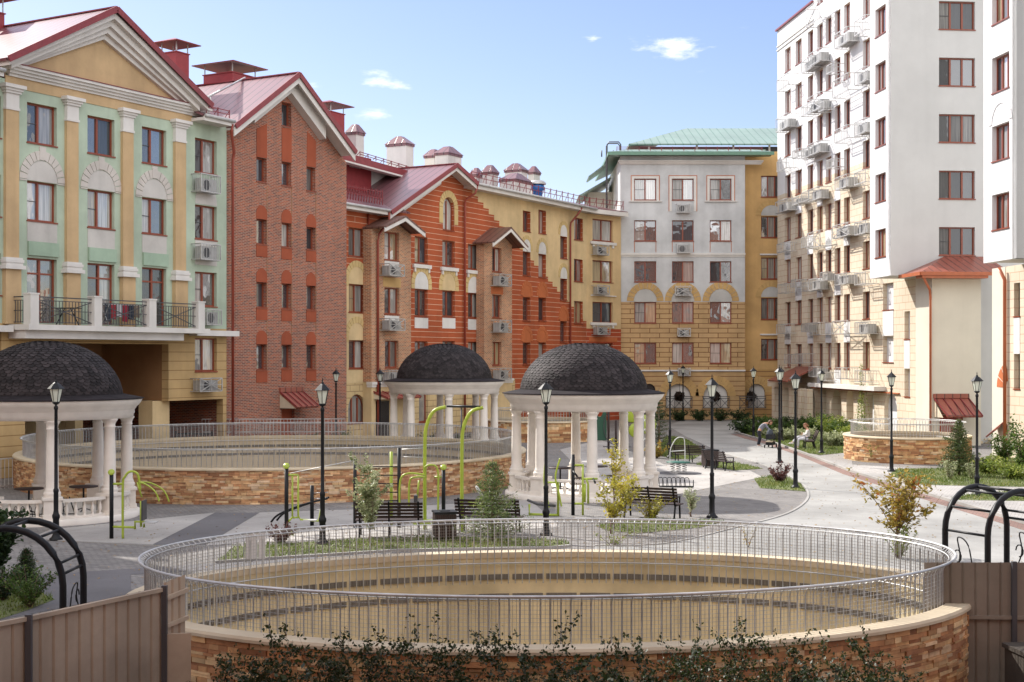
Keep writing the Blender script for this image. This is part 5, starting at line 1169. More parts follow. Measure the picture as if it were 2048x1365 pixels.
lamps=[((112,1081),None,1.0,None),((645,1089),None,.995,'dark lamp post standing just beyond the near oval railing, left of the dark bench'),((1092,1071),None,.99,'lamp post in front of the sunlit centre gazebo'),
 ((1424,1036),None,1.0,'lamp post on the light paving right of the slatted bench'),((1591,977),None,1.01,'lamp post on the small grass island by the red leaved bush'),((1559,926),None,1.04,'lamp post directly behind the red leaved bush'),
 ((1563,883),None,1.0,'distant lamp post behind the hedge, almost hidden by a nearer post'),((1507,876),None,1.0,'lamp post behind the person bending over the pram'),((1643,907),None,1.0,'lamp post just right of the seated woman'),
 ((1783,944),None,1.0,'lamp post in front of the small round shaft wall'),((1954,992),None,1.0,'rightmost lamp post, on the lawn before the cream wall'),((1340,916),None,1.0,'lamp post by the dark conifer at the playground edge'),
 ((1366,842),None,1.0,'farthest lamp post before the arched ground floor of the grey building'),((672,908),None,1.0,'small lamp post before the right edge of the brown brick wall'),((760,905),None,1.0,'small lamp post by the brick bay, left of the farthest gazebo')]
for i,(p,_,s,lb) in enumerate(lamps):
    o=L0 if i==0 else copy_tree(L0); x,y=gp(*p)
    if i in (13,14): y=68.5; x=(p[0]-CX)/F*y
    o.location=(x,y,0); o.scale=(s,s,s); o.rotation_euler=(0,0,i*.37+.2)
    if lb: o['label']=lb
# ================= benches, bins =================
def bench(label,w=1.8,mats=('wood','black')):
    R0=empty('park_bench',(0,0,0),0,label,'bench','slatted park benches')
    mb=MB()
    for k in range(5): mb.box(-w/2,w/2,-.22+.095*k,-.22+.095*k+.075,.43,.46)
    mb.build('seat',M[mats[0]],R0); mb=MB()
    for k in range(5):
        z=.52+.09*k; y=.27+.035*k; mb.hexa([(-w/2,y,z),(w/2,y,z),(w/2,y+.03,z),(-w/2,y+.03,z)],[(-w/2,y+.022,z+.07),(w/2,y+.022,z+.07),(w/2,y+.052,z+.07),(-w/2,y+.052,z+.07)])
    mb.build('backrest',M[mats[0]],R0)
    for x in (-w/2+.12,0.0,w/2-.12):
        m=MB(); m.bar((x,-.2,.43),(x,-.24,0),.045); m.bar((x,.2,.43),(x,.32,0),.045); m.bar((x,-.22,.415),(x,.24,.415),.045); m.bar((x,.22,.4),(x,.46,.98),.045)
        if x: m.bar((x,-.2,.43),(x,-.22,.64),.035); m.bar((x,-.24,.64),(x,.34,.66),.035)
        m.build('leg',M[mats[1]],R0)
    return R0
b0=bench('black bench facing away beneath the slender young tree, beside the near railing'); 
def put(o,px,py,rz,label=None,sc=1): x,y=gp(px,py); o.location=(x,y,0); o.rotation_euler=(0,0,math.radians(rz)); o.scale=(sc,)*3; 
put(b0,779,1073,180+2)
for (px,py,rz,lb) in ((980,1066,180-12,'dark bench half hidden behind the bushy conifer'),(1305,1036,180-25,'slatted bench behind the yellow leaved sapling, right of the centre gazebo'),(1382,926,155,'left one of the two slatted benches by the spring rocker'),(1440,940,120,'right one of the two slatted benches, next to the litter bin'),(1620,898,-75,'bench the woman in white sits on')):
    o=copy_tree(b0); put(o,px,py,rz,sc=.86 if px in (1382,1440) else 1); o['label']=lb
def bin_(label,px,py,w=.5,h=.72):
    x,y=gp(px,py); R0=empty('litter_bin',(x,y,0),.2,label,'bin'); mb=MB(); mb.box(-w/2,w/2,-w/2,w/2,.08,h)
    mb.build('body',M['dgrey'],R0); m=MB()
    for k in range(9):
        for s in (-1,1):
            a=-w/2+w*(k+.1)/9; m.box(a,a+w/9*.8,s*(w/2+.012)-.011,s*(w/2+.012)+.011,.1,h-.03); m.box(s*(w/2+.012)-.011,s*(w/2+.012)+.011,a,a+w/9*.8,.101,h-.031)
    m.build('slat_cladding',M['wood'],R0); m=MB(); m.box(-w/2-.04,w/2+.04,-w/2-.04,w/2+.04,h,h+.05); m.box(-w/4,w/4,-w/4,w/4,h+.05,h+.07); m.build('lid',M['black'],R0)
    for sx in (-1,1):
        for sy in (-1,1): k=MB(); k.box(sx*w/2*.8-.02,sx*w/2*.8+.02,sy*w/2*.8-.02,sy*w/2*.8+.02,0,.08); k.build('foot',M['black'],R0)
bin_('black litter bin standing between the lime green gym poles and the conifer',889,1079,.52,.7); bin_('dark litter bin between the two slatted benches',1420,936,.55,.75)
# ================= outdoor gym =================
def unit(name,label,px,py,rz=0,cat='exercise machine'):
    x,y=gp(px,py); return empty(name,(x,y,0),math.radians(rz),label,cat)
def T_(R0,name,paths,mat,r=.03,n=7):
    if len(paths)<13 and name!='frame':
        for p in paths: mb=MB(); mb.tube(p,r,n); mb.build(name,M[mat],R0)
        return
    mb=MB()
    for p in paths: mb.tube(p,r,n)
    return mb.build(name,M[mat],R0)
def post(R0,x,y=0,h=1.9,cap=True,mat='black',r=.055):
    T_(R0,'post',[[(x,y,0),(x,y,h)]],mat,r,10)
    if cap:
        mb=MB(); mb.lathe([(0,0),(.085,0),(.09,.02),(.085,.04),(0,.04)],14,(0,0,0),caps=False); o=mb.build('post_cap',M['lime'],R0); o.location=(x,y,h+.03); o.rotation_euler=(math.radians(55),0,0)
def curve(pts,n=8):
    out=[]; P=[Vector(p) for p in pts]
    for i in range(len(P)-1):
        p0=P[max(i-1,0)];p1=P[i];p2=P[i+1];p3=P[min(i+2,len(P)-1)]
        for k in range(n):
            t=k/n; out.append(.5*((2*p1)+(-p0+p2)*t+(2*p0-5*p1+4*p2-p3)*t*t+(-p0+3*p1-3*p2+p3)*t**3))
    out.append(P[-1]); return out
u=unit('exercise_machine','lime green shoulder press machine beside the left gazebo',223,1078)
post(u,0,0,1.72); T_(u,'frame',[curve([(.30,0,0),(.30,0,1.4),(.36,0,1.65),(.5,0,1.78),(.68,0,1.72),(.74,.0,1.5),(.76,0,1.3)]),[(0,0,.32),(.62,0,.30)],[(0,0,1.45),(.3,0,1.45)],[(.62,0,.25),(.62,0,.45),(.86,0,.45),(.86,0,.3)],[(.78,0,.32),(.78,0,1.0)]],'lime',.033)
T_(u,'handle',[curve([(.72,0,1.5),(.95,-.1,1.44),(1.2,-.15,1.25),(1.3,-.15,1.0)]),curve([(.72,.05,1.5),(1.0,.2,1.45),(1.3,.3,1.25),(1.45,.3,.95)]),[(.68,0,1.5),(.80,0,1.1)]],'lime',.022)
mb=MB(); mb.box(.84,.88,-.2,.2,.5,1.02); mb.build('backrest',M['dgrey'],u); mb=MB(); mb.box(.86,1.2,-.18,.18,.42,.45); mb.build('seat',M['lgrey'],u)
u=unit('exercise_machine','lime green air walker on a black post, left of the dark lamp post',573,1070)
post(u,0,0,1.82); T_(u,'frame',[[(.0,0,1.62),(.32,0,1.62)],[(.16,0,1.6),(.16,0,.5)],[(.30,.1,1.6),(.30,.1,.5),(.36,.1,.40),(.85,.1,.36),(.92,.1,.7)],[(.0,0,.3),(.18,0,.5),(.18,0,.46),(.3,.1,.46)],[(.05,0,.2),(.22,-.2,0)]],'lime',.026)
mb=MB(); mb.box(.45,.8,-.02,.22,.375,.40); mb.build('footplate',M['lgrey'],u)
u=unit('exercise_bench','curved black sit up bench on a short post beside the stone wall',624,1052)
post(u,0,0,1.15,cap=False); T_(u,'rail',[curve([(-1.15,-.1,.12),(-.9,-.1,.35),(-.2,-.05,.62),(.45,0,.78)]),curve([(-1.05,.25,.12),(-.8,.25,.35),(-.1,.3,.62),(.45,.3,.78)])],'black',.03); T_(u,'rung',[[(0,0,.45+.16*k),(.45,0,.47+.16*k)] for k in range(4)],'galv',.012,5)
u=unit('wall_bars','black wall bars with seven rungs behind the slender young tree',754,1056,0)
for x,h in ((-.62,1.95),(.62,2.25)): T_(u,'post',[[(x,0,0),(x,0,h)]],'black',.05,10)
T_(u,'rung',[[(-.62,0,.28+.24*k),(.62,0,.28+.24*k)] for k in range(7)],'black',.017,6); T_(u,'post',[[(.35,.6,0),(.35,.6,2.1)]],'lime',.045,10)
T_(u,'high_bar',[[(-.62,0,1.9),(-2.5,.4,1.5)],[(.62,0,2.2),(1.35,0,2.25)],[(.62,0,2.0),(1.35,0,1.98)]],'galv',.014,5)
u=unit('pull_up_frame','tall lime green pull up frame of two curved poles joined by a black bar',849,1062,0)
for dx in (0,1.05):
    dy=-.3 if dx else .2
    T_(u,'pole',[curve([(dx,dy,0),(dx,dy,2.3),(dx+.05,dy,2.9),(dx+.25,dy,3.3),(dx+.58,dy,3.42)])],'lime',.05,9)
T_(u,'crossbar',[[(.62,.2,3.44),(1.55,-.3,3.44)]],'black',.035,8); T_(u,'rope',[[(1.02,0,3.4),(1.02,0,2.2)]],'dgrey',.02,6)
T_(u,'leg_raise_frame',[curve([(0,0,1.75),(.12,-.05,1.82),(.3,-.05,1.8),(.38,-.05,1.6),(.38,-.05,1.0),(.38,-.05,.0)]),curve([(0,0,1.55),(-.4,-.1,1.6),(-.62,-.1,1.5),(-.68,-.1,1.2),(-.68,-.1,.75)]),curve([(0,-.1,1.5),(-.2,-.4,1.52),(-.38,-.4,1.4),(-.4,-.4,.7)]),[(-.15,-.05,1.4),(-.2,-.05,.9)],[(-.2,-.1,.28),(.2,-.1,.3)]],'lime',.028)
mb=MB(); mb.box(-.28,-.18,-.25,.05,.42,1.0); mb.build('back_pad',M['dgrey'],u); mb=MB(); mb.box(-.3,.25,-.25,-.05,.2,.32); mb.build('foot_block',M['lime'],u)
u=unit('exercise_machine','black post with a lime disc and two small round hand wheels',887,1058)
post(u,0,0,1.68); T_(u,'arm',[[(0,0,1.45),(-.25,0,1.45)],curve([(.68,0,.75),(.85,0,.72),(1.0,0,.8),(1.1,0,.95)]),curve([(.65,-.2,.72),(.9,-.2,.66),(1.2,-.2,.7),(1.35,-.2,.85)])],'lime',.025)
for (x,y,z) in ((.98,0,1.05),(1.36,-.2,.95)):
    mb=MB(); mb.lathe([(0,0),(.17,0),(.17,.03),(0,.03)],16,caps=False); o=mb.build('hand_wheel',M['galv'],u); o.location=(x,y,z); o.rotation_euler=(0,math.radians(60),.3)
u=unit('exercise_machine','lime green rowing machine with two long levers before the centre gazebo',1095,1032)
T_(u,'frame',[[(-.55,0,.35),(-.55,0,.02),(.30,0,.0)],[(.32,-.1,0),(.32,-.1,1.02),(-.08,-.1,1.02)],[(-.55,0,.05),(.32,-.1,.03)]],'lime',.038)
T_(u,'lever',[curve([(.05,0,.25),(-.02,0,.6),(-.1,0,1.1),(-.05,0,1.75)]),curve([(.42,-.15,.3),(.34,-.15,.7),(.24,-.15,1.2),(.38,-.15,1.75)])],'lime',.028)
T_(u,'seat_rail',[[(-.62,0,.48),(-.3,0,.35),(.25,0,.3)]],'dgrey',.04)
u=unit('exercise_machine','lime green arm machine on a black post at the edge of the centre gazebo',1146,1031)
post(u,0,0,1.85,cap=False); T_(u,'frame',[[(.3,0,0),(.3,0,1.55)],[(0,0,1.52),(.32,0,1.52)],[(0,0,.35),(.32,0,.35)],[(.3,0,1.1),(.75,.1,1.1)],[(.4,0,1.1),(.46,0,.95),(.46,0,.35)],[(.36,0,.95),(.36,0,.4)]],'lime',.034)
T_(u,'crank',[[(.0,-.1,1.35),(.12,-.25,1.2)],[(.62,.05,1.1),(.66,-.2,1.0)]],'black',.03)
# ================= bicycle racks, rocker, play panels =================
u=unit('bicycle_rack','low black bicycle rack beside the left gazebo',95,1046,4,'bicycle rack')
T_(u,'frame',[[(-1.0,0,.03),(.85,0,.03)],[(.85,0,.03),(.62,0,.75)],[(-1,.0,.25),(.8,0,.25)]],'black',.018); T_(u,'loop',[curve([(-.95+.2*k,0,.03),(-.95+.2*k,0,.4),(-.87+.2*k,0,.45),(-.8+.2*k,0,.03)],4) for k in range(8)],'black',.011,5)
u=unit('bicycle_rack','coil shaped black bicycle rack at the right foot of the centre gazebo',1335,975,-8,'bicycle rack')
T_(u,'loop',[curve([(-.5+.16*k,-.15,.03),(-.5+.16*k,-.05,.3),(-.42+.16*k,.05,.36),(-.34+.16*k,.12,.3),(-.3+.16*k,.15,.03)],5) for k in range(8)],'black',.014,5); T_(u,'frame',[[(-.6,-.15,.03),(.95,-.15,.03)],[(-.6,.15,.03),(.95,.15,.03)],[(.95,-.15,.03),(.95,-.15,.3)]],'black',.018)
u=unit('spring_rocker','spring rocker with a green disc and pale metal hoop on the playground',1357,947,0,'rocker')
for dx in (-.25,0,.25):
    h=MB(); h.tube([(dx+.09*math.cos(t),.09*math.sin(t),.05+t*.0145) for t in [k*.7 for k in range(36)]],.014,5); h.build('spring',M['galv'],u)
mb=MB(); mb.lathe([(0,.44),(.5,.44),(.5,.48),(0,.48)],20,caps=False); mb.build('disc',simple('dark_green_plastic',(.02,.11,.08),.5),u)
T_(u,'hoop',[curve([(-.35,0,.46),(-.33,0,1.0),(-.1,0,1.42),(.15,0,1.48),(.25,0,1.3),(.27,0,.46)]),[(-.34,0,.9),(.26,0,.95)]],'acw',.018); T_(u,'handle',[curve([(-.38,0,.9),(-.46,0,1.15),(-.4,0,1.35),(-.42,0,1.55)])],'black',.018)
mb=MB(); mb.lathe([(0,.012),(.95,.012),(.9,.02),(0,.02)],24,caps=False); mb.build('rubber_mat',M['asphd'],u)
u=unit('play_climber','climbing panel set with a dark green board and lime discs behind the centre gazebo',1225,905,0,'climber')
mb=MB(); lp=[(-1.0,.6),(-.3,.6),(-.3,2.9),(-.65,3.1),(-1.0,2.9)]; hl=[(-.65+.18*math.cos(t),2.2+.42*math.sin(t)) for t in [2*math.pi*k/16 for k in range(16)]]; sheet(mb,lp,[hl],-.03); rim(mb,lp,-.03,.03,False); rim(mb,hl,-.03,.03,True); sheet(mb,lp,[hl],.031); mb.build('play_board',simple('play_green',(.015,.07,.04),.5),u)
T_(u,'post',[[(-1.1,0,0),(-1.1,0,3.0)],[(-.2,0,0),(-.2,0,3.0)],[(1.5,.5,0),(1.5,.5,2.4)],[(.2,.3,0),(.2,.3,1.6)]],'wood',.06)
T_(u,'climbing_hoop',[[(.1+.55*math.cos(t),-.1,1.3+.9*math.sin(t)) for t in [2*math.pi*k/20 for k in range(21)]],[(-.5,-.3,.3),(.9,-.3,.3)],[(.0,-.3,.3),(0,-.3,0)],[(.6,-.3,.3),(.6,-.3,0)]],'dgrey',.02)
for (x,z,r) in ((1.0,2.1,.62),(1.75,1.4,.5),(1.2,1.1,.38)):
    mb=MB(); mb.lathe([(0,-.03),(r*.9,-.03),(r,0),(r*.9,.03),(0,.03)],22,caps=False); o=mb.build('play_disc',M['lime'],u); o.location=(x,.2,z); o.rotation_euler=(math.radians(90),0,0)
u=unit('swing_frame','tall steel lattice post by the right columns of the centre gazebo',1288,916,0,'play frame')
T_(u,'post',[[(-.12,0,0),(-.12,0,3.4)],[(.12,0,0),(.12,0,3.4)],[(0,.2,0),(0,.2,3.4)]],'lgrey',.03); T_(u,'brace',[[(-.12,0,.3+.45*k),(.12,0,.52+.45*k)] for k in range(7)]+[[(.12,0,.3+.45*k),(0,.2,.52+.45*k)] for k in range(7)],'lgrey',.014,5)
# ================= arches =================
def trellis(label,x,y,rz,w,h,deep,paths=None,r=.05):
    R0=empty('trellis_arch',(x,y,0),math.radians(rz),label,'trellis arch'); hs=h-w/2
    prof=[(-w/2,0),(-w/2,hs*.5),(-w/2,hs)]+[(-w/2*math.cos(math.pi*k/16),hs+w/2*math.sin(math.pi*k/16)) for k in range(1,16)]+[(w/2,hs),(w/2,hs*.5),(w/2,0)]
    for yy in (0,deep): T_(R0,'hoop',[[(a,yy,b) for a,b in prof]],'black',r,10)
    T_(R0,'rung',[[(prof[k][0],0,prof[k][1]),(prof[k][0],deep,prof[k][1])] for k in (1,2,5,8,10,13,16,17)],'black',.022,6)
    for s in (-1,1):
        g=deep; base=[(s*w/2,.1*g,hs*.55),(s*w/2,.35*g,hs*.78),(s*w/2,.3*g,hs*.95),(s*w/2,.55*g,hs*.9),(s*w/2,.7*g,hs*.65),(s*w/2,.95*g,hs*.45)]
        T_(R0,'vine_ornament',[curve(base,5),[(s*w/2,.3*g+.08*math.cos(t),hs*.8+.1*math.sin(t)) for t in [k*.6 for k in range(9)]],[(s*w/2,.65*g+.07*math.cos(t),hs*.55+.09*math.sin(t)) for t in [k*.6 for k in range(10)]]],'black',.012,5)
        mb=MB()
        for _ in range(9): c=(s*w/2+random.uniform(-.02,.02),.62*g+random.uniform(-.07,.07),hs*.55+random.uniform(-.09,.09)); mb.lathe([(0,-.025),(.022,0),(0,.025)],6,c,caps=False)
        mb.build('grape_ornament',M['black'],R0)
    return R0
xa,ya=gp(1900,1215,0); 
trellis('black arched trellis with metal vines at the right behind the grey fence',7.7,22.8,26,1.36,2.66,-.93)
trellis('black arched trellis at the lower left behind the weathered fence',-7.7,21.9,0,1.75,2.2,-1.0,r=.055)
# ================= fences =================
def fence(name,label,pts,h,mat,railz=(.35,.97),rw=.16,posts=True,h2=None,zb=0.0,rustrail=False):
    R0=empty(name,(pts[0][0],pts[0][1],0),0,label,'fence'); o0=Vector(pts[0]+(0,)) if len(pts[0])==2 else Vector(pts[0])
    for si in range(len(pts)-1):
        a=Vector((*pts[si],0))-o0; b=Vector((*pts[si+1],0))-o0; L_=(b-a).length; t=(b-a)/L_; n=Vector((t.y,-t.x,0)); ha=h[si] if isinstance(h,list) else h; hb=h[si+1] if isinstance(h,list) else h
        k=max(1,int(L_/rw)); mb=MB()
        for i in range(k):
            s0,s1=i/k,(i+1)/k; g=.012/L_
            A0=a+(b-a)*s0; A1=a+(b-a)*(s0+g*2); B1=a+(b-a)*(s1-g*2); B0=a+(b-a)*s1; h0=ha+(hb-ha)*s0; h1=ha+(hb-ha)*s1; up=lambda p,z:(p.x,p.y,z)
            A1=A1+n*.022; B1=B1+n*.022
            for p,q,z0_,z1_ in ((A0,A1,h0,h0),(A1,B1,h0,h1),(B1,B0,h1,h1)):
                mb.add([up(p,zb),up(q,zb),up(q,z1_),up(p,z0_)]); 
        mb.build('fence_sheet',mat,R0)
        for z in railz: r=MB(); r.bar(a+n*.045+Vector((0,0,ha*z)),b+n*.045+Vector((0,0,hb*z)),.04,.05); r.build('fence_rail',mat,R0)
        if posts: p=MB(); p.bar(b+n*.06,b+n*.06+Vector((0,0,hb+.02)),.07,.06); p.build('fence_post',M['dgrey'],R0)
    return R0
def gpd(px,py,Y): return ((px-CX)/F*Y, H-(py-HY)/F*Y)
ptsL=[]; hL_=[]
for px,py,Y in ((-260,1290,13.9),(50,1232,15.6),(322,1174,17.4)): x,h_=gpd(px,py,Y); ptsL.append((x,Y)); hL_.append(h_)
f1=fence('sheet_metal_fence','weathered beige corrugated fence with rust streaks at the lower left',ptsL,hL_,M['fence'],railz=(.28,.985),rw=.19)
x0,h0_=gpd(322,1185,17.4); x1,h1_=gpd(368,1165,17.75)
f2=fence('loose_fence_panel','short bent fence panel leaning against the near ring railing',[(x0+.03,17.42),(x1,17.8)],[h0_+.12,h1_+.1],M['fence'],railz=(.72,.9),rw=.11,zb=.9,posts=False); f2['category']='fence panel'
mb=MB(); mb.box(0,.36,-.01,.02,0,1.3); o=mb.build('sheet_metal_offcut',M['fence'],label='narrow fence strip between the beige fence and the oval stone wall',category='fence strip'); o.location=(x0+.02,17.36,0); o.rotation_euler=(0,0,.3)
ptsR=[]; hR_=[]
for px,py,Y in ((1849,1125,20.3),(2026,1125,20.2),(2300,1125,20.1)): x,h_=gpd(px,py,Y); ptsR.append((x,Y)); hR_.append(h_)
fence('sheet_metal_fence','brown grey corrugated fence with a bent corner at the lower right',ptsR,hR_,M['fenced'],railz=(.55,),rw=.17)
mb=MB(); mb.box(0,1.6,0,1.0,0,.72); mb.box(-.03,1.63,-.03,1.03,.72,.78); o=mb.build('planter_block',M['dirt'],label='dark low block in the lower right corner before the fence',category='block'); o.location=(7.12,18.6,-.05); o.rotation_euler=(0,0,.1)
x,y=gp(507,1150); 
mb=MB(); mb.box(-.12,.10,-.02,.0,0,.46); mb.box(.115,.24,-.02,.0,0,.47); o=mb.build('white_board',M['white'],label='pair of small white boards leaning inside the near railing',category='board'); o.location=((503-CX)/F*24.9,24.95,1.16-.02); o.rotation_euler=(math.radians(-6),0,0)
# dark gate at the open end of the second shaft
gx=(372-CX)/F*62; 
R0=empty('ramp_gate',(gx-.7,63.3,0),-.12,'dark slatted gate where the ramp opens into the wide round shaft','gate')
mb=MB()
for i in range(14): mb.box(i*.11,i*.11+.05,-.02,.02,-.1,1.25)
mb.build('gate_slat',M['black'],R0); mb=MB(); mb.box(-.05,1.6,-.03,.03,1.25,1.32); mb.box(-.05,1.6,-.03,.03,-.15,-.08); mb.box(-.12,-.05,-.05,.05,-.3,1.4); mb.box(1.6,1.68,-.05,.05,-.3,1.4); mb.build('gate_frame',M['black'],R0)
# railing behind the second shaft, along the pavement, with its low kerb wall
def linerail(label,p,q,z0,h,step=.16):
    p=Vector((*p,0)); q=Vector((*q,0)); R0=empty('pavement_railing',p,0,label,'railing'); d=q-p; L_=d.length; mb=MB(); up=Vector((0,0,1))
    for z in (z0+h,z0+.1): mb.bar(up*z,d+up*z,.04)
    mb.build('rail',M['galv'],R0); mb=MB(); n=int(L_/step)
    for i in range(n+1): mb.bar(d*i/n+up*z0,d*i/n+up*(z0+h),.02)
    mb.build('railing_bars',M['galv'],R0)
linerail('steel railing on the pavement before the brown brick building',gpd(404,870,66.2)[:1]+(66.2,),((690-CX)/F*66.5,66.5),1.1,.72)
linerail('grey railing behind the left gazebo under the passage',(-22.5,44.5),(-17.2,52),.0,1.1)
# rubble heap
x,y=gp(1972,888); V=MB(); random.seed(3)
for k in range(26):
    c=Vector((random.uniform(-.8,.9),random.uniform(-.6,.6),random.uniform(0,.28))); s=random.uniform(.05,.17); V.hexa([c+Vector((a*s*random.uniform(.7,1.2),b*s*random.uniform(.7,1.2),-s*.5)) for a,b in ((-1,-1),(1,-1),(1,1),(-1,1))],[c+Vector((a*s*random.uniform(.4,1),b*s*random.uniform(.4,1),s*.5)) for a,b in ((-1,-1),(1,-1),(1,1),(-1,1))])
o=V.build('rubble_heap',M['cap'],label='small heap of broken stones at the foot of the shaded wall',category='rubble',kind='stuff'); o.location=(x,y,0)
# flower balls in the arches
for px,lb in ((1359,'leftmost dark flower ball hanging in a white arch'),(1430,'middle dark flower ball hanging in a white arch'),(1503,'rightmost dark flower ball hanging in a white arch')):
    Y=105.0 if px<1490 else 106.0; R0=empty('hanging_flower_ball',((px-CX)/F*Y,Y,H-(793-HY)/F*Y),0,lb,'flower ball','flower balls in the arches')
    V=[]
    for _ in range(260):
        d=RN.normal(size=3); d/=np.linalg.norm(d); c=d*RN.uniform(.25,.36); a=RN.normal(size=3)*.07; b=RN.normal(size=3)*.07; V+= [c-a,c-b,c+a,c+b]
    npmesh('flower_foliage',np.array(V),4,leafmat('dark_ball_leaf',(.02,.015,.01),(.06,.04,.03)) if px==1359 else bpy.data.materials['dark_ball_leaf'],R0)
    mb=MB(); mb.bar((0,0,.2),(0,0,1.0),.02); mb.build('hanger',M['black'],R0)
# laundry rack on the balcony
R0=empty('drying_rack',(0,0,0),0,'drying rack hung with red and dark clothes on the balcony','drying rack'); R0.location=(G.P.x+G.d.x*G.u(245,.5)-G.n.x*.5,G.P.y+G.d.y*G.u(245,.5)-G.n.y*.5,6.1); R0.rotation_euler=(0,0,math.atan2(G.d.y,G.d.x))
mb=MB()
for y in (-.2,0,.2): mb.bar((-1.1,y,.95),(1.1,y,.95),.02)
for x in (-1,1): mb.bar((x,-.25,0),(x,.25,.95),.025); mb.bar((x,.25,0),(x,-.25,.95),.025)
mb.build('rack_frame',M['galv'],R0)
for i,(c,nm) in enumerate((((.03,.04,.06),'dark'),((.3,.03,.04),'red'),((.5,.5,.5),'white'),((.28,.02,.04),'red'),((.02,.03,.05),'navy'),((.25,.2,.15),'tan'))):
    mt=simple('cloth_'+nm,c,.9); x=-1.0+i*.34; mb=MB(); mb.hexa([(x,-.03,.25+.1*(i%3)),(x+.28,-.03,.22+.1*(i%3)),(x+.28,.03,.22+.1*(i%3)),(x,.03,.25+.1*(i%3))],[(x,-.02,.97),(x+.3,-.02,.97),(x+.3,.02,.97),(x,.02,.97)]); mb.build('garment',mt,R0)
R0=empty('balcony_table',(0,0,0),0,'small dark table and railings shadowed at the left end of the balcony','table'); R0['label']='small dark folding table at the left end of the balcony'
R0.location=(G.P.x+G.d.x*G.u(135,.6)-G.n.x*.6,G.P.y+G.d.y*G.u(135,.6)-G.n.y*.6,6.1)
mb=MB(); mb.box(-.5,.5,-.3,.3,.70,.73); mb.build('table_top',M['black'],R0)
for sx in (-1,1):
    mb=MB(); mb.bar((sx*.4,-.25,0),(sx*.2,.25,.7),.03); mb.bar((sx*.4,.25,0),(sx*.2,-.25,.7),.03); mb.build('leg',M['black'],R0)
# ================= plants =================
LF={}
LF['mid']=leafmat('green_leaves',(.025,.06,.012),(.10,.17,.03),(.22,.28,.08))
LF['dark']=leafmat('dark_green_leaves',(.012,.03,.010),(.04,.075,.02),(.10,.14,.04))
LF['conif']=leafmat('conifer_needles',(.05,.09,.03),(.19,.25,.08),(.40,.42,.2))
LF['spruce']=leafmat('spruce_needles',(.03,.06,.02),(.11,.15,.045),(.2,.22,.08))
LF['yellow']=leafmat('yellow_leaves',(.22,.22,.03),(.50,.44,.06),(.62,.50,.10),.45)
LF['maple']=leafmat('autumn_maple_leaves',(.16,.15,.03),(.45,.32,.06),(.42,.12,.04),.45,3.5)
LF['pale']=leafmat('pale_variegated_leaves',(.16,.2,.08),(.45,.48,.28),(.62,.62,.45))
LF['red']=leafmat('purple_red_leaves',(.035,.015,.015),(.13,.045,.04),(.22,.12,.10))
LF['hedge']=leafmat('barberry_leaves',(.010,.02,.006),(.045,.065,.018),(.12,.08,.025),.3,5)
LF['ivy']=leafmat('light_vine_leaves',(.08,.13,.02),(.28,.34,.06),(.42,.42,.12),.45)
def leafq(cs,size,flat=.0,aspect=.55,up=None):
    n=len(cs); d=RN.normal(size=(n,3)); d[:,2]*=(1-flat); d/=np.linalg.norm(d,axis=1)[:,None]; e=RN.normal(size=(n,3)); e[:,2]*=(1-flat); e-= (e*d).sum(1)[:,None]*d; e/=np.linalg.norm(e,axis=1)[:,None]
    s=size*RN.uniform(.6,1.35,n)[:,None]; a=cs-d*s*.5; c=cs+d*s*.5; m=cs; return np.stack([a,m-e*s*aspect*.5,c,m+e*s*aspect*.5],1).reshape(-1,3)
def stems_plant(name,label,cat,x,y,h,spread,nst,nleaf,lsz,leaf,group=None,trunk=0.0,lean=.0,z=0,r=.02,curv=.25,start=.15,branch=0,flat=.2,seed=None,mat='bark',ysc=1.0):
    if seed is not None: random.seed(seed)
    R0=empty(name,(x,y,z),random.uniform(0,6.28),label,cat,group); mb=MB(); cs=[]
    if trunk: mb.tube([(0,0,0),(random.uniform(-.03,.03),random.uniform(-.03,.03),trunk*.5),(0,0,trunk)],[r*1.6,r*1.3,r*1.1],6)
    for i in range(nst):
        an=random.uniform(0,2*math.pi); sp=spread*random.uniform(.25,1.0); hh=(h-trunk)*random.uniform(.6,1.0)*(1-.25*sp/max(spread,.01)); P=[]
        b0=random.uniform(0,.06) if not trunk else 0
        for k in range(6):
            t=k/5; P.append(Vector((math.cos(an)*(b0+sp*t**(1+curv)) +random.uniform(-1,1)*.03*h*t,math.sin(an)*(b0+sp*t**(1+curv))*ysc+random.uniform(-1,1)*.03*h*t,trunk*(.75 if trunk else 0)*random.uniform(.6,1.25)+hh*t+ (trunk*.1))))
        if trunk: P[0].z=min(P[0].z,trunk)
        mb.tube(P,[r*(1-.8*k/5)*.6 for k in range(6)],5)
        segs=[(P,1.0)]
        for _ in range(branch):
            k=random.randint(1,4); q=P[k]; a2=random.uniform(0,6.28); l=(h-trunk)*random.uniform(.12,.3); e=q+Vector((math.cos(a2)*l*.8,math.sin(a2)*l*.8*ysc,l*.6)); m_=(q+e)/2+Vector((0,0,-.02)); mb.tube([q,m_,e],[r*.3,r*.22,r*.1],4); segs.append(([q,m_,e],.6))
        for Q,wt in segs:
            for _ in range(int(nleaf*wt)):
                t=random.uniform(start if Q is P else .1,1.0)*(len(Q)-1); k=min(int(t),len(Q)-2); p=Q[k].lerp(Q[k+1],t-k); cs.append(tuple(p+Vector((random.gauss(0,lsz*.6),random.gauss(0,lsz*.6),random.gauss(0,lsz*.45)))))
    mb.build('stem' if not trunk else 'trunk',M[mat],R0); npmesh('foliage' if not trunk else 'crown',leafq(np.array(cs),lsz,flat),4,LF[leaf],R0); return R0
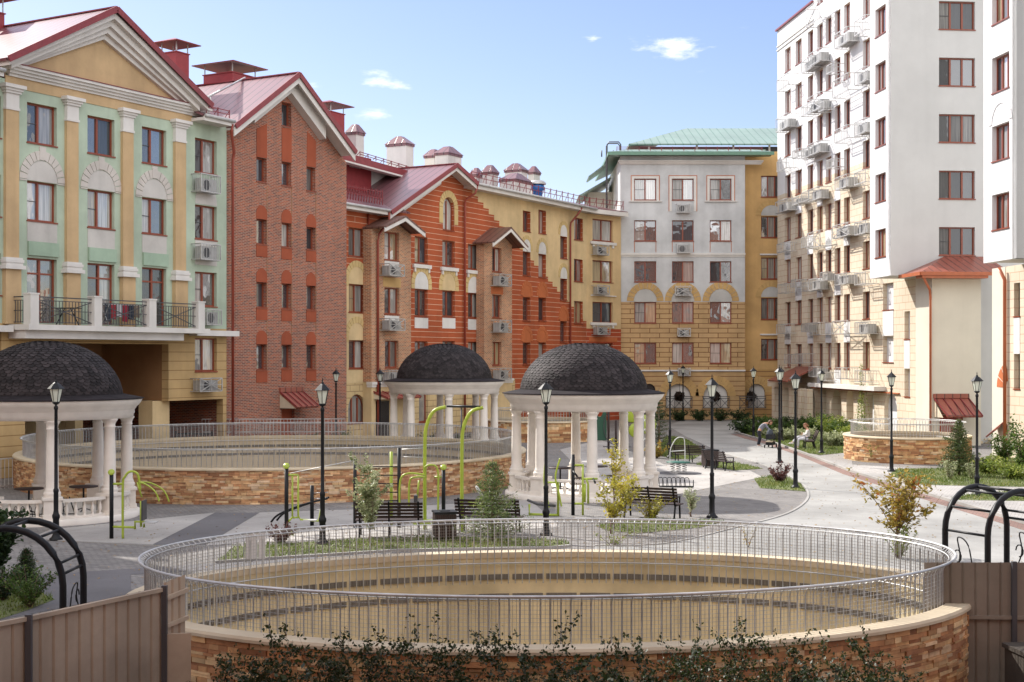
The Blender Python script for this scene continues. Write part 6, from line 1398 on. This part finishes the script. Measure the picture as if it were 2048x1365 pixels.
def conifer(name,label,x,y,h,rad,leaf,n=14,tw=1.0,seed=1,lsz=.09,dens=1.0):
    random.seed(seed); R0=empty(name,(x,y,0),0,label,'conifer'); mb=MB(); mb.tube([(0,0,0),(0,0,h)],[.05*h/2,.008],7); cs=[]
    for i in range(n):
        t=(i+.3)/n; z=h*(.06+.92*t); r=rad*(1-t)**.8*random.uniform(.75,1.15)+.05; k=random.randint(6,8)
        for j in range(k):
            a=2*math.pi*(j+random.random()*.8)/k; rr=r*random.uniform(.6,1.15); e=Vector((rr*math.cos(a),rr*math.sin(a),z+rr*.28)); b=Vector((0,0,z)); mb.tube([b,b.lerp(e,.5)+Vector((0,0,-.02)),e],[.012,.008,.003],4)
            for _ in range(int(dens*rr/rad*60)+6):
                s=random.uniform(.1,1); p=b.lerp(e,s); sd=Vector((-math.sin(a),math.cos(a),0))*random.gauss(0,.16*rr+.02); cs.append(tuple(p+sd+Vector((random.gauss(0,.015),random.gauss(0,.015),random.gauss(0,.03)-abs(sd.length)*.2))))
    mb.build('trunk',M['bark'],R0); npmesh('crown',leafq(np.array(cs),lsz,.1,.22),4,LF[leaf],R0); return R0
def G_(px,py): return gp(px,py)
x,y=G_(985,1084); conifer('conifer','bushy blue green conifer beside the near railing, in front of a dark bench',x,y,2.15,1.0,'conif',15,seed=5,lsz=.11,dens=1.2)
x,y=G_(1918,952); conifer('conifer','young spruce on the lawn before the small round shaft wall',x,y,2.35,.95,'spruce',18,seed=8,lsz=.11,dens=1.6)
x,y=G_(1318,912); conifer('conifer','thin dark larch right of the centre gazebo',x,y,3.3,.75,'dark',16,seed=9,lsz=.10,dens=.6)
x,y=G_(52,1190); conifer('conifer','small dark cone shaped evergreen at the lower left',x,y,.95,.33,'dark',12,seed=10,lsz=.06,dens=1.6)
x,y=G_(740,1092); stems_plant('sapling','slender sapling with grey green leaves in front of the wall bars','tree',x,y,2.85,.28,7,150,.085,'pale',trunk=.35,r=.022,branch=2,seed=11,curv=.1); 
x,y=G_(1222,1068); stems_plant('sapling','sapling with bright yellow leaves in front of the centre gazebo','tree',x,y,2.0,.95,9,44,.09,'yellow',trunk=.35,r=.02,branch=4,seed=12)
x,y=G_(1232,1066); stems_plant('sapling','tall thin sapling with yellow leaves before the gazebo opening','tree',x,y+.8,3.0,.30,5,60,.085,'yellow',trunk=.9,r=.02,branch=2,seed=33)
x,y=G_(1797,1115); stems_plant('maple_sapling','young maple with orange and green leaves on the road side of the near railing','tree',x-.03,y,2.5,1.15,15,36,.115,'maple',trunk=.75,r=.028,branch=4,seed=13,flat=.5)
x,y=G_(1798,1118); stems_plant('shrub','small green shrub at the foot of the orange maple','shrub',x,y,1.0,.5,14,60,.05,'ivy',seed=14)
x,y=G_(1382,1034); stems_plant('shrub','pale leaved shrub beside the slatted bench near the lit lamp post','shrub',x,y,1.0,.40,14,60,.06,'pale',trunk=.2,seed=15)
x,y=G_(1300,1042); stems_plant('shrub','yellowing low shrub spreading before the slatted bench','shrub',x,y,.85,.75,16,60,.07,'yellow',seed=16)
x,y=G_(1560,966); stems_plant('shrub','purple red leaved bush on the small grass island','shrub',x,y,.95,.60,16,70,.08,'red',seed=17)
x,y=G_(562,1086); stems_plant('shrub','dark red bush around the black gym post by the near railing','shrub',x,y,.60,.52,16,60,.07,'red',seed=18)
x,y=G_(1905,960); stems_plant('shrub','pale leaved shrub left of the young spruce','shrub',x-.1,y,1.1,.45,12,60,.07,'pale',seed=19)
x,y=G_(1940,958); stems_plant('shrub','pale low shrub right of the young spruce','shrub',x,y-.2,.8,.35,10,50,.06,'pale',seed=20)
x,y=G_(1745,925); stems_plant('shrub','loose olive shrub at the corner of the small round shaft','shrub',x,y,1.3,.5,10,40,.06,'ivy',seed=21)
x,y=G_(1320,915); stems_plant('shrub','rusty green low bush beneath the thin larch','shrub',x-.2,y-.6,.9,.7,18,70,.08,'maple',seed=22)
# hedge of separate bushes at the right rear
random.seed(30); hb=[(1490,868,1.1,'dark'),(1520,862,1.2,'mid'),(1550,866,1.1,'mid'),(1580,864,1.2,'dark'),(1612,868,1.0,'mid'),(1600,880,.9,'pale'),(1640,868,1.5,'mid'),(1662,872,1.5,'ivy'),(1684,874,1.2,'mid'),(1700,880,.9,'ivy'),(1665,892,.9,'pale'),(1560,880,.8,'pale'),(1690,893,.7,'pale'),(1535,872,.9,'mid')]
desc={'dark':'dark green','mid':'mid green','pale':'pale flecked','ivy':'yellow green'}
where=['at the left end of the rear hedge','behind the person with the pram','behind the lamp post by the pram','right of the two dark arches','behind the seated woman, upper row','directly behind the seated woman','tall one right of the seated woman','tallest one before the lit arches','under the ivy covered wall','beside the small round shaft','low one in front of the tall bushes','between the pram and the bench','lowest one near the right kerb','low one right of the pram']
for (px,py,h_,k),wv in zip(hb,where):
    x,y=G_(px,py); stems_plant('hedge_bush',desc[k]+' bush '+wv,'bush',x,y,h_*1.0,1.25,30,90,.13,k,group='bushes of the rear hedge',r=.015,start=.0)
for (px,py,h_,k,wv) in ((2040,935,2.6,'mid','tall leafy bush at the right edge before the cream wall'),(2005,925,1.5,'mid','rounded green bush left of the tall one at the right edge'),(1980,948,.8,'ivy','low yellow green bush on the right lawn'),(2030,958,.7,'ivy','lowest yellow green bush near the right edge'),(2075,950,1.7,'mid','green bush partly outside the right edge')):
    x,y=G_(px,py); stems_plant('bush',wv,'bush',x,y,h_,1.0,22,80,.12,k,seed=px,start=.0)
for k,(px,wv) in enumerate(((1268,'beneath the dark archway'),(1312,'left of the first white arch'),(1360,'beneath the first white arch'),(1400,'between the first two white arches'),(1440,'beneath the second white arch'),(1480,'between the last two white arches'))):
    Y=103.5; stems_plant('bush','low dark bush at the foot of the grey building '+wv,'bush',(px-CX)/F*Y,Y,1.0,1.0,16,60,.14,'dark',group='bushes along the grey building',seed=px)
for k,(px,wv) in enumerate(((640,'before the brown brick corner'),(690,'by the small lamp and yellow wall'),(840,'under the farthest gazebo, left'),(875,'under the farthest gazebo, middle'),(925,'under the farthest gazebo, right'))):
    Y=70.5; stems_plant('bush','small green bush '+wv,'bush',(px-CX)/F*Y,Y,1.1+.2*(k%2),.6,14,50,.11,'dark' if k>1 else 'mid',group='bushes behind the wide round shaft',seed=px)
x,y=G_(15,1075); stems_plant('tree','dark broadleaf branches at the left edge before the gazebo','tree',-11.15,29.5,1.95,.75,16,70,.15,'dark',trunk=.3,r=.03,branch=4,seed=41,flat=.4)
x,y=G_(40,1225); stems_plant('shrub','dark glossy shrub behind the fence at the lower left','shrub',x,y+.5,1.0,.7,24,80,.06,'mid',seed=42)
x,y=G_(0,1215); stems_plant('shrub','low dark shrub at the far lower left edge','shrub',x-.2,y+.7,.85,.6,20,80,.06,'dark',seed=43)
# ivy on the arcade, climbing a string
R0=empty('climbing_vine',(0,0,0),0,'light green vine climbing the arcade wall of the tower','vine'); cs=[]; mb=MB(); random.seed(44)
xb=T.P.x+T.d.x*T.u(1738)-T.n.x*.5; yb=T.P.y+T.d.y*T.u(1738)-T.n.y*.5; R0.location=(xb,yb,0)
for (du,h1,n,w) in ((0,4.3,420,.28),(-.9,2.2,160,.22),(.8,2.0,160,.3),(.2,3.0,200,.4),(1.9,2.9,60,.15)):
    P=[Vector((T.d.x*du*(1-k/6*.6),T.d.y*du*(1-k/6*.6),h1*k/6)) for k in range(7)]; mb.tube(P,.012,4)
    for _ in range(n):
        t=random.random(); p=P[0].lerp(P[6],t); ww=w*(1-.6*t); cs.append(tuple(p+Vector((random.gauss(0,ww*.4),random.gauss(0,ww),random.gauss(0,.05)))))
mb.build('stem',M['bark'],R0); npmesh('foliage',leafq(np.array(cs),.10,.1),4,LF['ivy'],R0)
# foreground shrubs in the bed before the near wall
random.seed(50); fg=[]
xs=[480,560,640,720,800,880,950,1030,1110,1190,1270,1350,1420,1500,1570,1640,1720,1790]
fw=['leftmost, before the fence end','second from the left along the near wall','third from the left along the near wall','fourth from the left along the near wall','fifth from the left along the near wall','left of the middle of the near wall','just left of the middle of the near wall','at the middle of the near wall','just right of the middle of the near wall','before the centre of the oval','right of the centre of the oval','before the lit part of the railing, left','before the lit part of the railing, right','where the coping turns sunlit','sixth from the right, below the sunlit coping','fourth from the right, below the orange stones','second from the right, before orange stones','rightmost, before the orange stones']
fh=[1.62,1.7,1.75,1.6,1.85,1.6,1.55,1.7,1.7,1.62,1.5,1.7,1.9,1.75,1.55,1.45,1.4,1.1]
for px,wv,h_ in zip(xs,fw,fh):
    Y=15.6+random.uniform(-.35,.45)+ (1.2 if px>1650 else 0); stems_plant('barberry_shrub','arching small leaved shrub '+wv,'shrub',(px-CX)/F*Y,Y,h_+.34,.42,11,85,.050,'hedge',group='shrubs along the near wall',r=.009,branch=3,start=.12,flat=.1,curv=.5)
for px,wv in ((420,'leftmost of the low front row'),(520,'second of the low front row'),(600,'third of the low front row'),(690,'fourth of the low front row'),(780,'fifth of the low front row'),(870,'sixth of the low front row'),(960,'seventh of the low front row'),(1060,'eighth of the low front row'),(1160,'ninth of the low front row'),(1260,'tenth of the low front row'),(1360,'eleventh of the low front row'),(1460,'twelfth of the low front row'),(1550,'last of the low front row')):
    Y=14.6+random.uniform(-.3,.3); stems_plant('barberry_shrub','dense dark shrub at the bottom edge, '+wv,'shrub',(px-CX)/F*Y,Y,1.58,.5,17,95,.052,'hedge',group='shrubs along the near wall',r=.009,branch=2,start=.05,flat=.1,curv=.4)
for px,py,wv,k in ((1830,1340,'bright green seedling before the orange stone corner','ivy'),(1950,1350,'small dark weed at the foot of the right fence','dark')):
    Y=17.5; x=(px-CX)/F*Y; stems_plant('weed',wv,'weed',x,Y,.75 if px<1900 else .45,.2,6,22,.08,k,seed=px)
_n=26000; _p=np.c_[RN.uniform(-3.4,5.6,_n),RN.uniform(8.5,14.2,_n),RN.uniform(0,1,_n)]; _p[:,2]=_p[:,2]**.8*(1.25+.3*np.sin(_p[:,0]*2.3)+.22*np.sin(_p[:,0]*6.1+_p[:,1]*2)); npmesh('undergrowth',leafq(_p,.075,.1),4,LF['hedge'],kind='stuff',label='dark tangled undergrowth added mostly below the frame to shade the near wall')  # leaf mass added to keep light off the foot of the near wall
x,y=G_(1480,1095); stems_plant('vine_shoot','arching shoot with sparse red brown leaves beyond the far railing','shoot',x+.2,y,.75,1.0,3,26,.06,'maple',seed=60,branch=0,ysc=.2)
x,y=G_(1225,1092); stems_plant('weed','yellow green shoots growing at the outside of the far coping','weed',x,y,.6,.6,7,28,.06,'ivy',seed=61)
# ================= people =================
def skin(name,pts,edges,mat,parent,root=0,sub=2):
    me=bpy.data.meshes.new(name); me.from_pydata([p[:3] for p in pts],edges,[]); o=bpy.data.objects.new(name,me); COL.objects.link(o); o.parent=parent; me.materials.append(mat)
    m=o.modifiers.new('Skin','SKIN'); m.use_smooth_shade=True; sv=me.skin_vertices[0].data if me.skin_vertices else None
    if sv is None:
        bpy.context.view_layer.objects.active=o; bpy.ops.object.modifier_remove(modifier='Skin'); m=o.modifiers.new('Skin','SKIN')
        if not me.skin_vertices: bpy.ops.mesh.customdata_skin_add()
        sv=me.skin_vertices[0].data
    for i,p in enumerate(pts): r=p[3]; sv[i].radius=(r,r) if not isinstance(r,tuple) else r; sv[i].use_root=(i==root)
    s=o.modifiers.new('Sub','SUBSURF'); s.levels=sub; s.render_levels=sub; m.use_smooth_shade=True; return o
SK=simple('skin_tone',(.50,.27,.18),.6,var=.05); HR=simple('brown_hair',(.10,.045,.02),.6); HR2=simple('auburn_hair',(.22,.09,.04),.6)
def limb(*ix): return [(ix[i],ix[i+1]) for i in range(len(ix)-1)]
def hand(pts,edges,w,dirv,side,r=.009):
    """five fingers rooted in the palm vertex w"""
    p=Vector(pts[w][:3]); d=Vector(dirv).normalized(); s=Vector(side).normalized(); n=d.cross(s); b=len(pts)
    for k,(o,l) in enumerate(((-.03,.062),(-.01,.074),(.012,.068),(.032,.052))):
        i=len(pts); q=p+d*.035+s*o; pts.append((*q,.011)); q2=q+d*l*.55-n*.006; pts.append((*q2,r)); q3=q2+d*l*.4-n*.02; pts.append((*q3,r*.85)); edges+= [(w,i),(i,i+1),(i+1,i+2)]
    i=len(pts); q=p-s*.035+d*.005; pts.append((*q,.012)); q2=q-s*.025+d*.03; pts.append((*q2,r)); edges+= [(w,i),(i,i+1)]
def head(R0,c,face,hairmat,hairlong=False):
    c=Vector(c); f=Vector(face).normalized(); rt=f.cross(Vector((0,0,1))).normalized(); up=rt.cross(f)
    def P(a,b,d): return c+rt*a+f*b+up*d
    mb=MB(); n=16; rings=[(-.125,.02,.045),(-.11,.045,.04),(-.085,.058,.02),(-.05,.066,.008),(-.01,.072,.0),(.03,.077,-.003),(.07,.074,-.005),(.10,.055,-.008),(.118,.02,-.01)]
    vs=[]
    for z,r,fo in rings:
        for j in range(n):
            a=2*math.pi*j/n; x=r*math.cos(a); y=r*1.22*math.sin(a)+fo
            if math.sin(a)>.93 and abs(z+.025)<.04: y+=.024
            vs.append(P(x,y,z))
    mb.mesh(vs,[(i*n+j,i*n+(j+1)%n,(i+1)*n+(j+1)%n,(i+1)*n+j) for i in range(len(rings)-1) for j in range(n)]+[tuple(reversed(range(n))),tuple(range((len(rings)-1)*n,len(rings)*n))],sm=True)
    for s in (-1,1): mb.box(0,0,0,0,0,0) if False else mb.hexa([P(s*.07,-.02,-.03),P(s*.085,-.025,-.03),P(s*.085,.01,-.03),P(s*.07,.01,-.03)],[P(s*.07,-.02,.03),P(s*.09,-.03,.03),P(s*.09,.005,.03),P(s*.07,.01,.03)])
    hd=mb.build('head',SK,R0)
    e=MB()
    for s in (-1,1): e.hexa([P(s*.03-.012,.085,-.002),P(s*.03+.012,.085,-.002),P(s*.03+.012,.07,-.002),P(s*.03-.012,.07,-.002)],[P(s*.03-.01,.085,.010),P(s*.03+.01,.085,.010),P(s*.03+.01,.07,.010),P(s*.03-.01,.07,.010)])
    e.build('eye',M['black'],hd)
    mo=MB(); mo.hexa([P(-.022,.088,-.075),P(.022,.088,-.075),P(.022,.07,-.075),P(-.022,.07,-.075)],[P(-.02,.09,-.066),P(.02,.09,-.066),P(.02,.07,-.066),P(-.02,.07,-.066)]); mo.build('mouth',simple('lip',(.35,.10,.08),.5),hd)
    h=MB(); rg=[(-.06,.07,-.035),(-.02,.082,-.025),(.03,.088,-.018),(.08,.082,-.012),(.115,.055,-.01),(.13,.01,-.01)]; vs=[]
    for z,r,fo in rg:
        for j in range(n):
            a=2*math.pi*j/n; y=r*1.25*math.sin(a)+fo
            if math.sin(a)>.25 and z<.055: y=min(y,.0)
            vs.append(P(r*math.cos(a),y,z))
    h.mesh(vs,[(i*n+j,i*n+(j+1)%n,(i+1)*n+(j+1)%n,(i+1)*n+j) for i in range(len(rg)-1) for j in range(n)]+[tuple(range((len(rg)-1)*n,len(rg)*n))],sm=True)
    if hairlong: h.tube([P(0,-.09,.02),P(0,-.12,-.02),P(0,-.125,-.08),P(0,-.11,-.14)],[.03,.035,.028,.012],8)
    h.build('hair',hairmat,R0)
def person_bending(x,y,rz):
    R0=empty('person',(x,y,0),rz,'person in a grey top and dark trousers bending over the pram','person')
    # faces local +X
    J=[(0,0,.86,.125),(.08,0,1.0,.13),(.22,0,1.15,.145),(.33,0,1.24,.12),(.42,0,1.27,.05),(.49,0,1.29,.05),
       (.30,.17,1.22,.062),(.42,.20,1.0,.048),(.56,.16,.86,.036),(.60,.15,.84,.03),
       (.30,-.17,1.22,.062),(.44,-.20,1.0,.048),(.60,-.14,.90,.036),(.64,-.13,.88,.03),
       (-.02,.10,.80,.095),(.05,.11,.46,.062),(-.03,.11,.09,.045),(.10,.12,.045,.042),
       (-.02,-.10,.80,.095),(.0,-.11,.46,.062),(-.10,-.11,.09,.045),(.03,-.12,.045,.042)]
    E=limb(0,1,2,3,4,5)+limb(3,6,7,8,9)+limb(3,10,11,12,13)+limb(0,14,15,16,17)+limb(0,18,19,20,21)
    body=list(J); hand(body,E,9,(.6,0,-.5),(0,1,0)); hand(body,E,13,(.6,0,-.5),(0,-1,0)); skin('body',[(p[0],p[1],p[2],p[3]*.9) for p in body],E,SK,R0)
    g=simple('grey_top',(.20,.21,.25),.85); d=simple('dark_trousers',(.018,.02,.03),.85)
    skin('jacket',[(J[0][0]-.01,0,.82,.13)]+[(*J[k][:3],J[k][3]*1.12) for k in (1,2,3)]+[(*J[k][:3],J[k][3]*1.15) for k in (6,7,8,10,11,12)],[(0,1),(1,2),(2,3),(3,4),(4,5),(5,6),(3,7),(7,8),(8,9)],g,R0)
    skin('trousers',[(0,0,.90,.13)]+[(*J[k][:3],J[k][3]*(1.15 if k in (14,18) else 1.3)) for k in (14,15,16,18,19,20)],[(0,1),(1,2),(2,3),(0,4),(4,5),(5,6)],d,R0)
    for k,a in ((17,16),(21,20)):
        mb=MB(); c=Vector(J[k][:3]); mb.hexa([c+Vector((-.19,-.045,-.045)),c+Vector((.09,-.045,-.045)),c+Vector((.09,.045,-.045)),c+Vector((-.19,.045,-.045))],[c+Vector((-.17,-.038,.04)),c+Vector((.05,-.035,.02)),c+Vector((.05,.035,.02)),c+Vector((-.17,.038,.04))]); mb.build('shoe',M['white'],R0)
    head(R0,(.58,0,1.31),(.8,0,-.55),HR)
def person_sitting(x,y,rz):
    R0=empty('person',(x,y,0),rz,'woman in white shirt and pale trousers sitting cross legged on a bench','person')
    J=[(0,0,.55,.13),(.0,0,.70,.12),(-.01,0,.88,.125),(.02,0,1.01,.10),(.05,0,1.09,.045),(.08,0,1.13,.045),
       (.0,.16,.99,.055),(.08,.20,.76,.042),(.28,.10,.72,.033),(.32,.08,.73,.028),
       (.0,-.16,.99,.055),(.08,-.20,.78,.042),(.27,-.08,.80,.033),(.31,-.06,.82,.028),
       (.08,.09,.54,.09),(.48,.08,.50,.062),(.50,.08,.10,.042),(.60,.08,.045,.04),
       (.08,-.09,.56,.09),(.50,-.02,.62,.062),(.78,.02,.34,.042),(.88,.03,.30,.038)]
    E=limb(0,1,2,3,4,5)+limb(3,6,7,8,9)+limb(3,10,11,12,13)+limb(0,14,15,16,17)+limb(0,18,19,20,21)
    body=list(J); hand(body,E,9,(.7,0,.2),(0,1,0)); hand(body,E,13,(.7,0,.2),(0,-1,0)); skin('body',[(p[0],p[1],p[2],p[3]*.9) for p in body],E,SK,R0)
    w=simple('white_shirt',(.70,.69,.66),.85); p_=simple('pale_trousers',(.55,.55,.58),.85)
    skin('shirt',[(0,0,.56,.125)]+[(*J[k][:3],J[k][3]*1.12) for k in (1,2,3)]+[(*J[k][:3],J[k][3]*1.15) for k in (6,7,8,10,11,12)],[(0,1),(1,2),(2,3),(3,4),(4,5),(5,6),(3,7),(7,8),(8,9)],w,R0)
    skin('trousers',[(0,0,.53,.135)]+[(*J[k][:3],J[k][3]*(1.12 if k in (14,18) else 1.3)) for k in (14,15,16,18,19,20)],[(0,1),(1,2),(2,3),(0,4),(4,5),(5,6)],p_,R0)
    for k,dz in ((17,0),(21,0)):
        mb=MB(); c=Vector(J[k][:3]); mb.hexa([c+Vector((-.15,-.042,-.045)),c+Vector((.11,-.042,-.045)),c+Vector((.11,.042,-.045)),c+Vector((-.15,.042,-.045))],[c+Vector((-.13,-.036,.045)),c+Vector((.06,-.034,.02)),c+Vector((.06,.034,.02)),c+Vector((-.13,.036,.045))]); mb.build('shoe',M['white'],R0)
    head(R0,(.12,0,1.22),(.85,0,-.4),HR2,True)
    mb=MB(); mb.hexa([(.34,-.035,.79),(.36,-.035,.79),(.36,.035,.79),(.34,.035,.79)],[(.40,-.035,.92),(.415,-.035,.92),(.415,.035,.92),(.40,.035,.92)]); 
    ph=mb.build('phone',M['black'],label='dark phone held in the hands of the seated woman',category='phone'); ph.matrix_world=Matrix.Translation((x,y,0))@Matrix.Rotation(rz,4,'Z')
x,y=gp(1519,894); person_bending(x,y,math.radians(-8))
x,y=gp(1612,898); person_sitting(x+.10,y+.05,math.radians(180-8))
bo=[o for o in bpy.data.objects if o.get('label','').startswith('bench the woman')][0]; bo.location=(x+.16,y+.08,0); bo.rotation_euler=(0,0,math.radians(-98)); 
# pram
x,y=gp(1541,896); R0=empty('pram',(x,y,0),math.radians(-118),'black pram with a ribbed hood and a beige basket edge','pram'); R0.scale=(.85,.85,.92)
mb=MB()
for s in (-1,1): mb.tube([(-.42,s*.24,.15),(.35,s*.22,.62)],.016,6); mb.tube([(.42,s*.22,.12),(-.30,s*.24,.62),(-.62,s*.23,.95)],.016,6)
mb.tube([(-.62,-.23,.95),(-.66,0,.98),(-.62,.23,.95)],.02,6); mb.build('frame',M['black'],R0)
mb=MB(); q=[(-.34,-.2),(.38,-.2),(.44,0),(.38,.2),(-.34,.2),(-.40,0)]; k=len(q)
mb.mesh([(a*.82,b*.85,.50) for a,b in q]+[(a,b,.78) for a,b in q],[tuple(reversed(range(k))),tuple(range(k,2*k))]+[(i,(i+1)%k,k+(i+1)%k,k+i) for i in range(k)]); mb.build('carrycot',simple('black_cloth',(.02,.022,.028),.85),R0)
mb=MB(); hv=[]
for i in range(7):
    a=math.radians(5+27*i)
    for j in range(9):
        b=math.pi*j/8; hv.append((.1+.34*math.cos(a)*math.sin(b)*1.0,.21*math.cos(b),.78+.32*math.sin(a)*math.sin(b)))
mb.mesh(hv,[(i*9+j,i*9+j+1,(i+1)*9+j+1,(i+1)*9+j) for i in range(5) for j in range(8)]); mb.build('hood',simple('dark_blue_cloth',(.035,.045,.06),.8),R0)
mb=MB(); mb.box(-.36,.30,-.2,.2,.16,.34); mb.build('basket',M['black'],R0); mb=MB(); mb.box(-.37,.31,-.205,.205,.342,.40); mb.build('basket_rim',M['cap'],R0)
for xx in (-.42,.42):
    for s in (-.25,.25):
        mb=MB(); mb.lathe([(.02,-.02),(.12 if xx<0 else .09,-.02),(.13 if xx<0 else .1,0),(.12 if xx<0 else .09,.02),(.02,.02)],16,caps=True); o=mb.build('wheel',M['black'],R0); o.location=(xx,s,.13 if xx<0 else .1); o.rotation_euler=(math.radians(90),0,0)
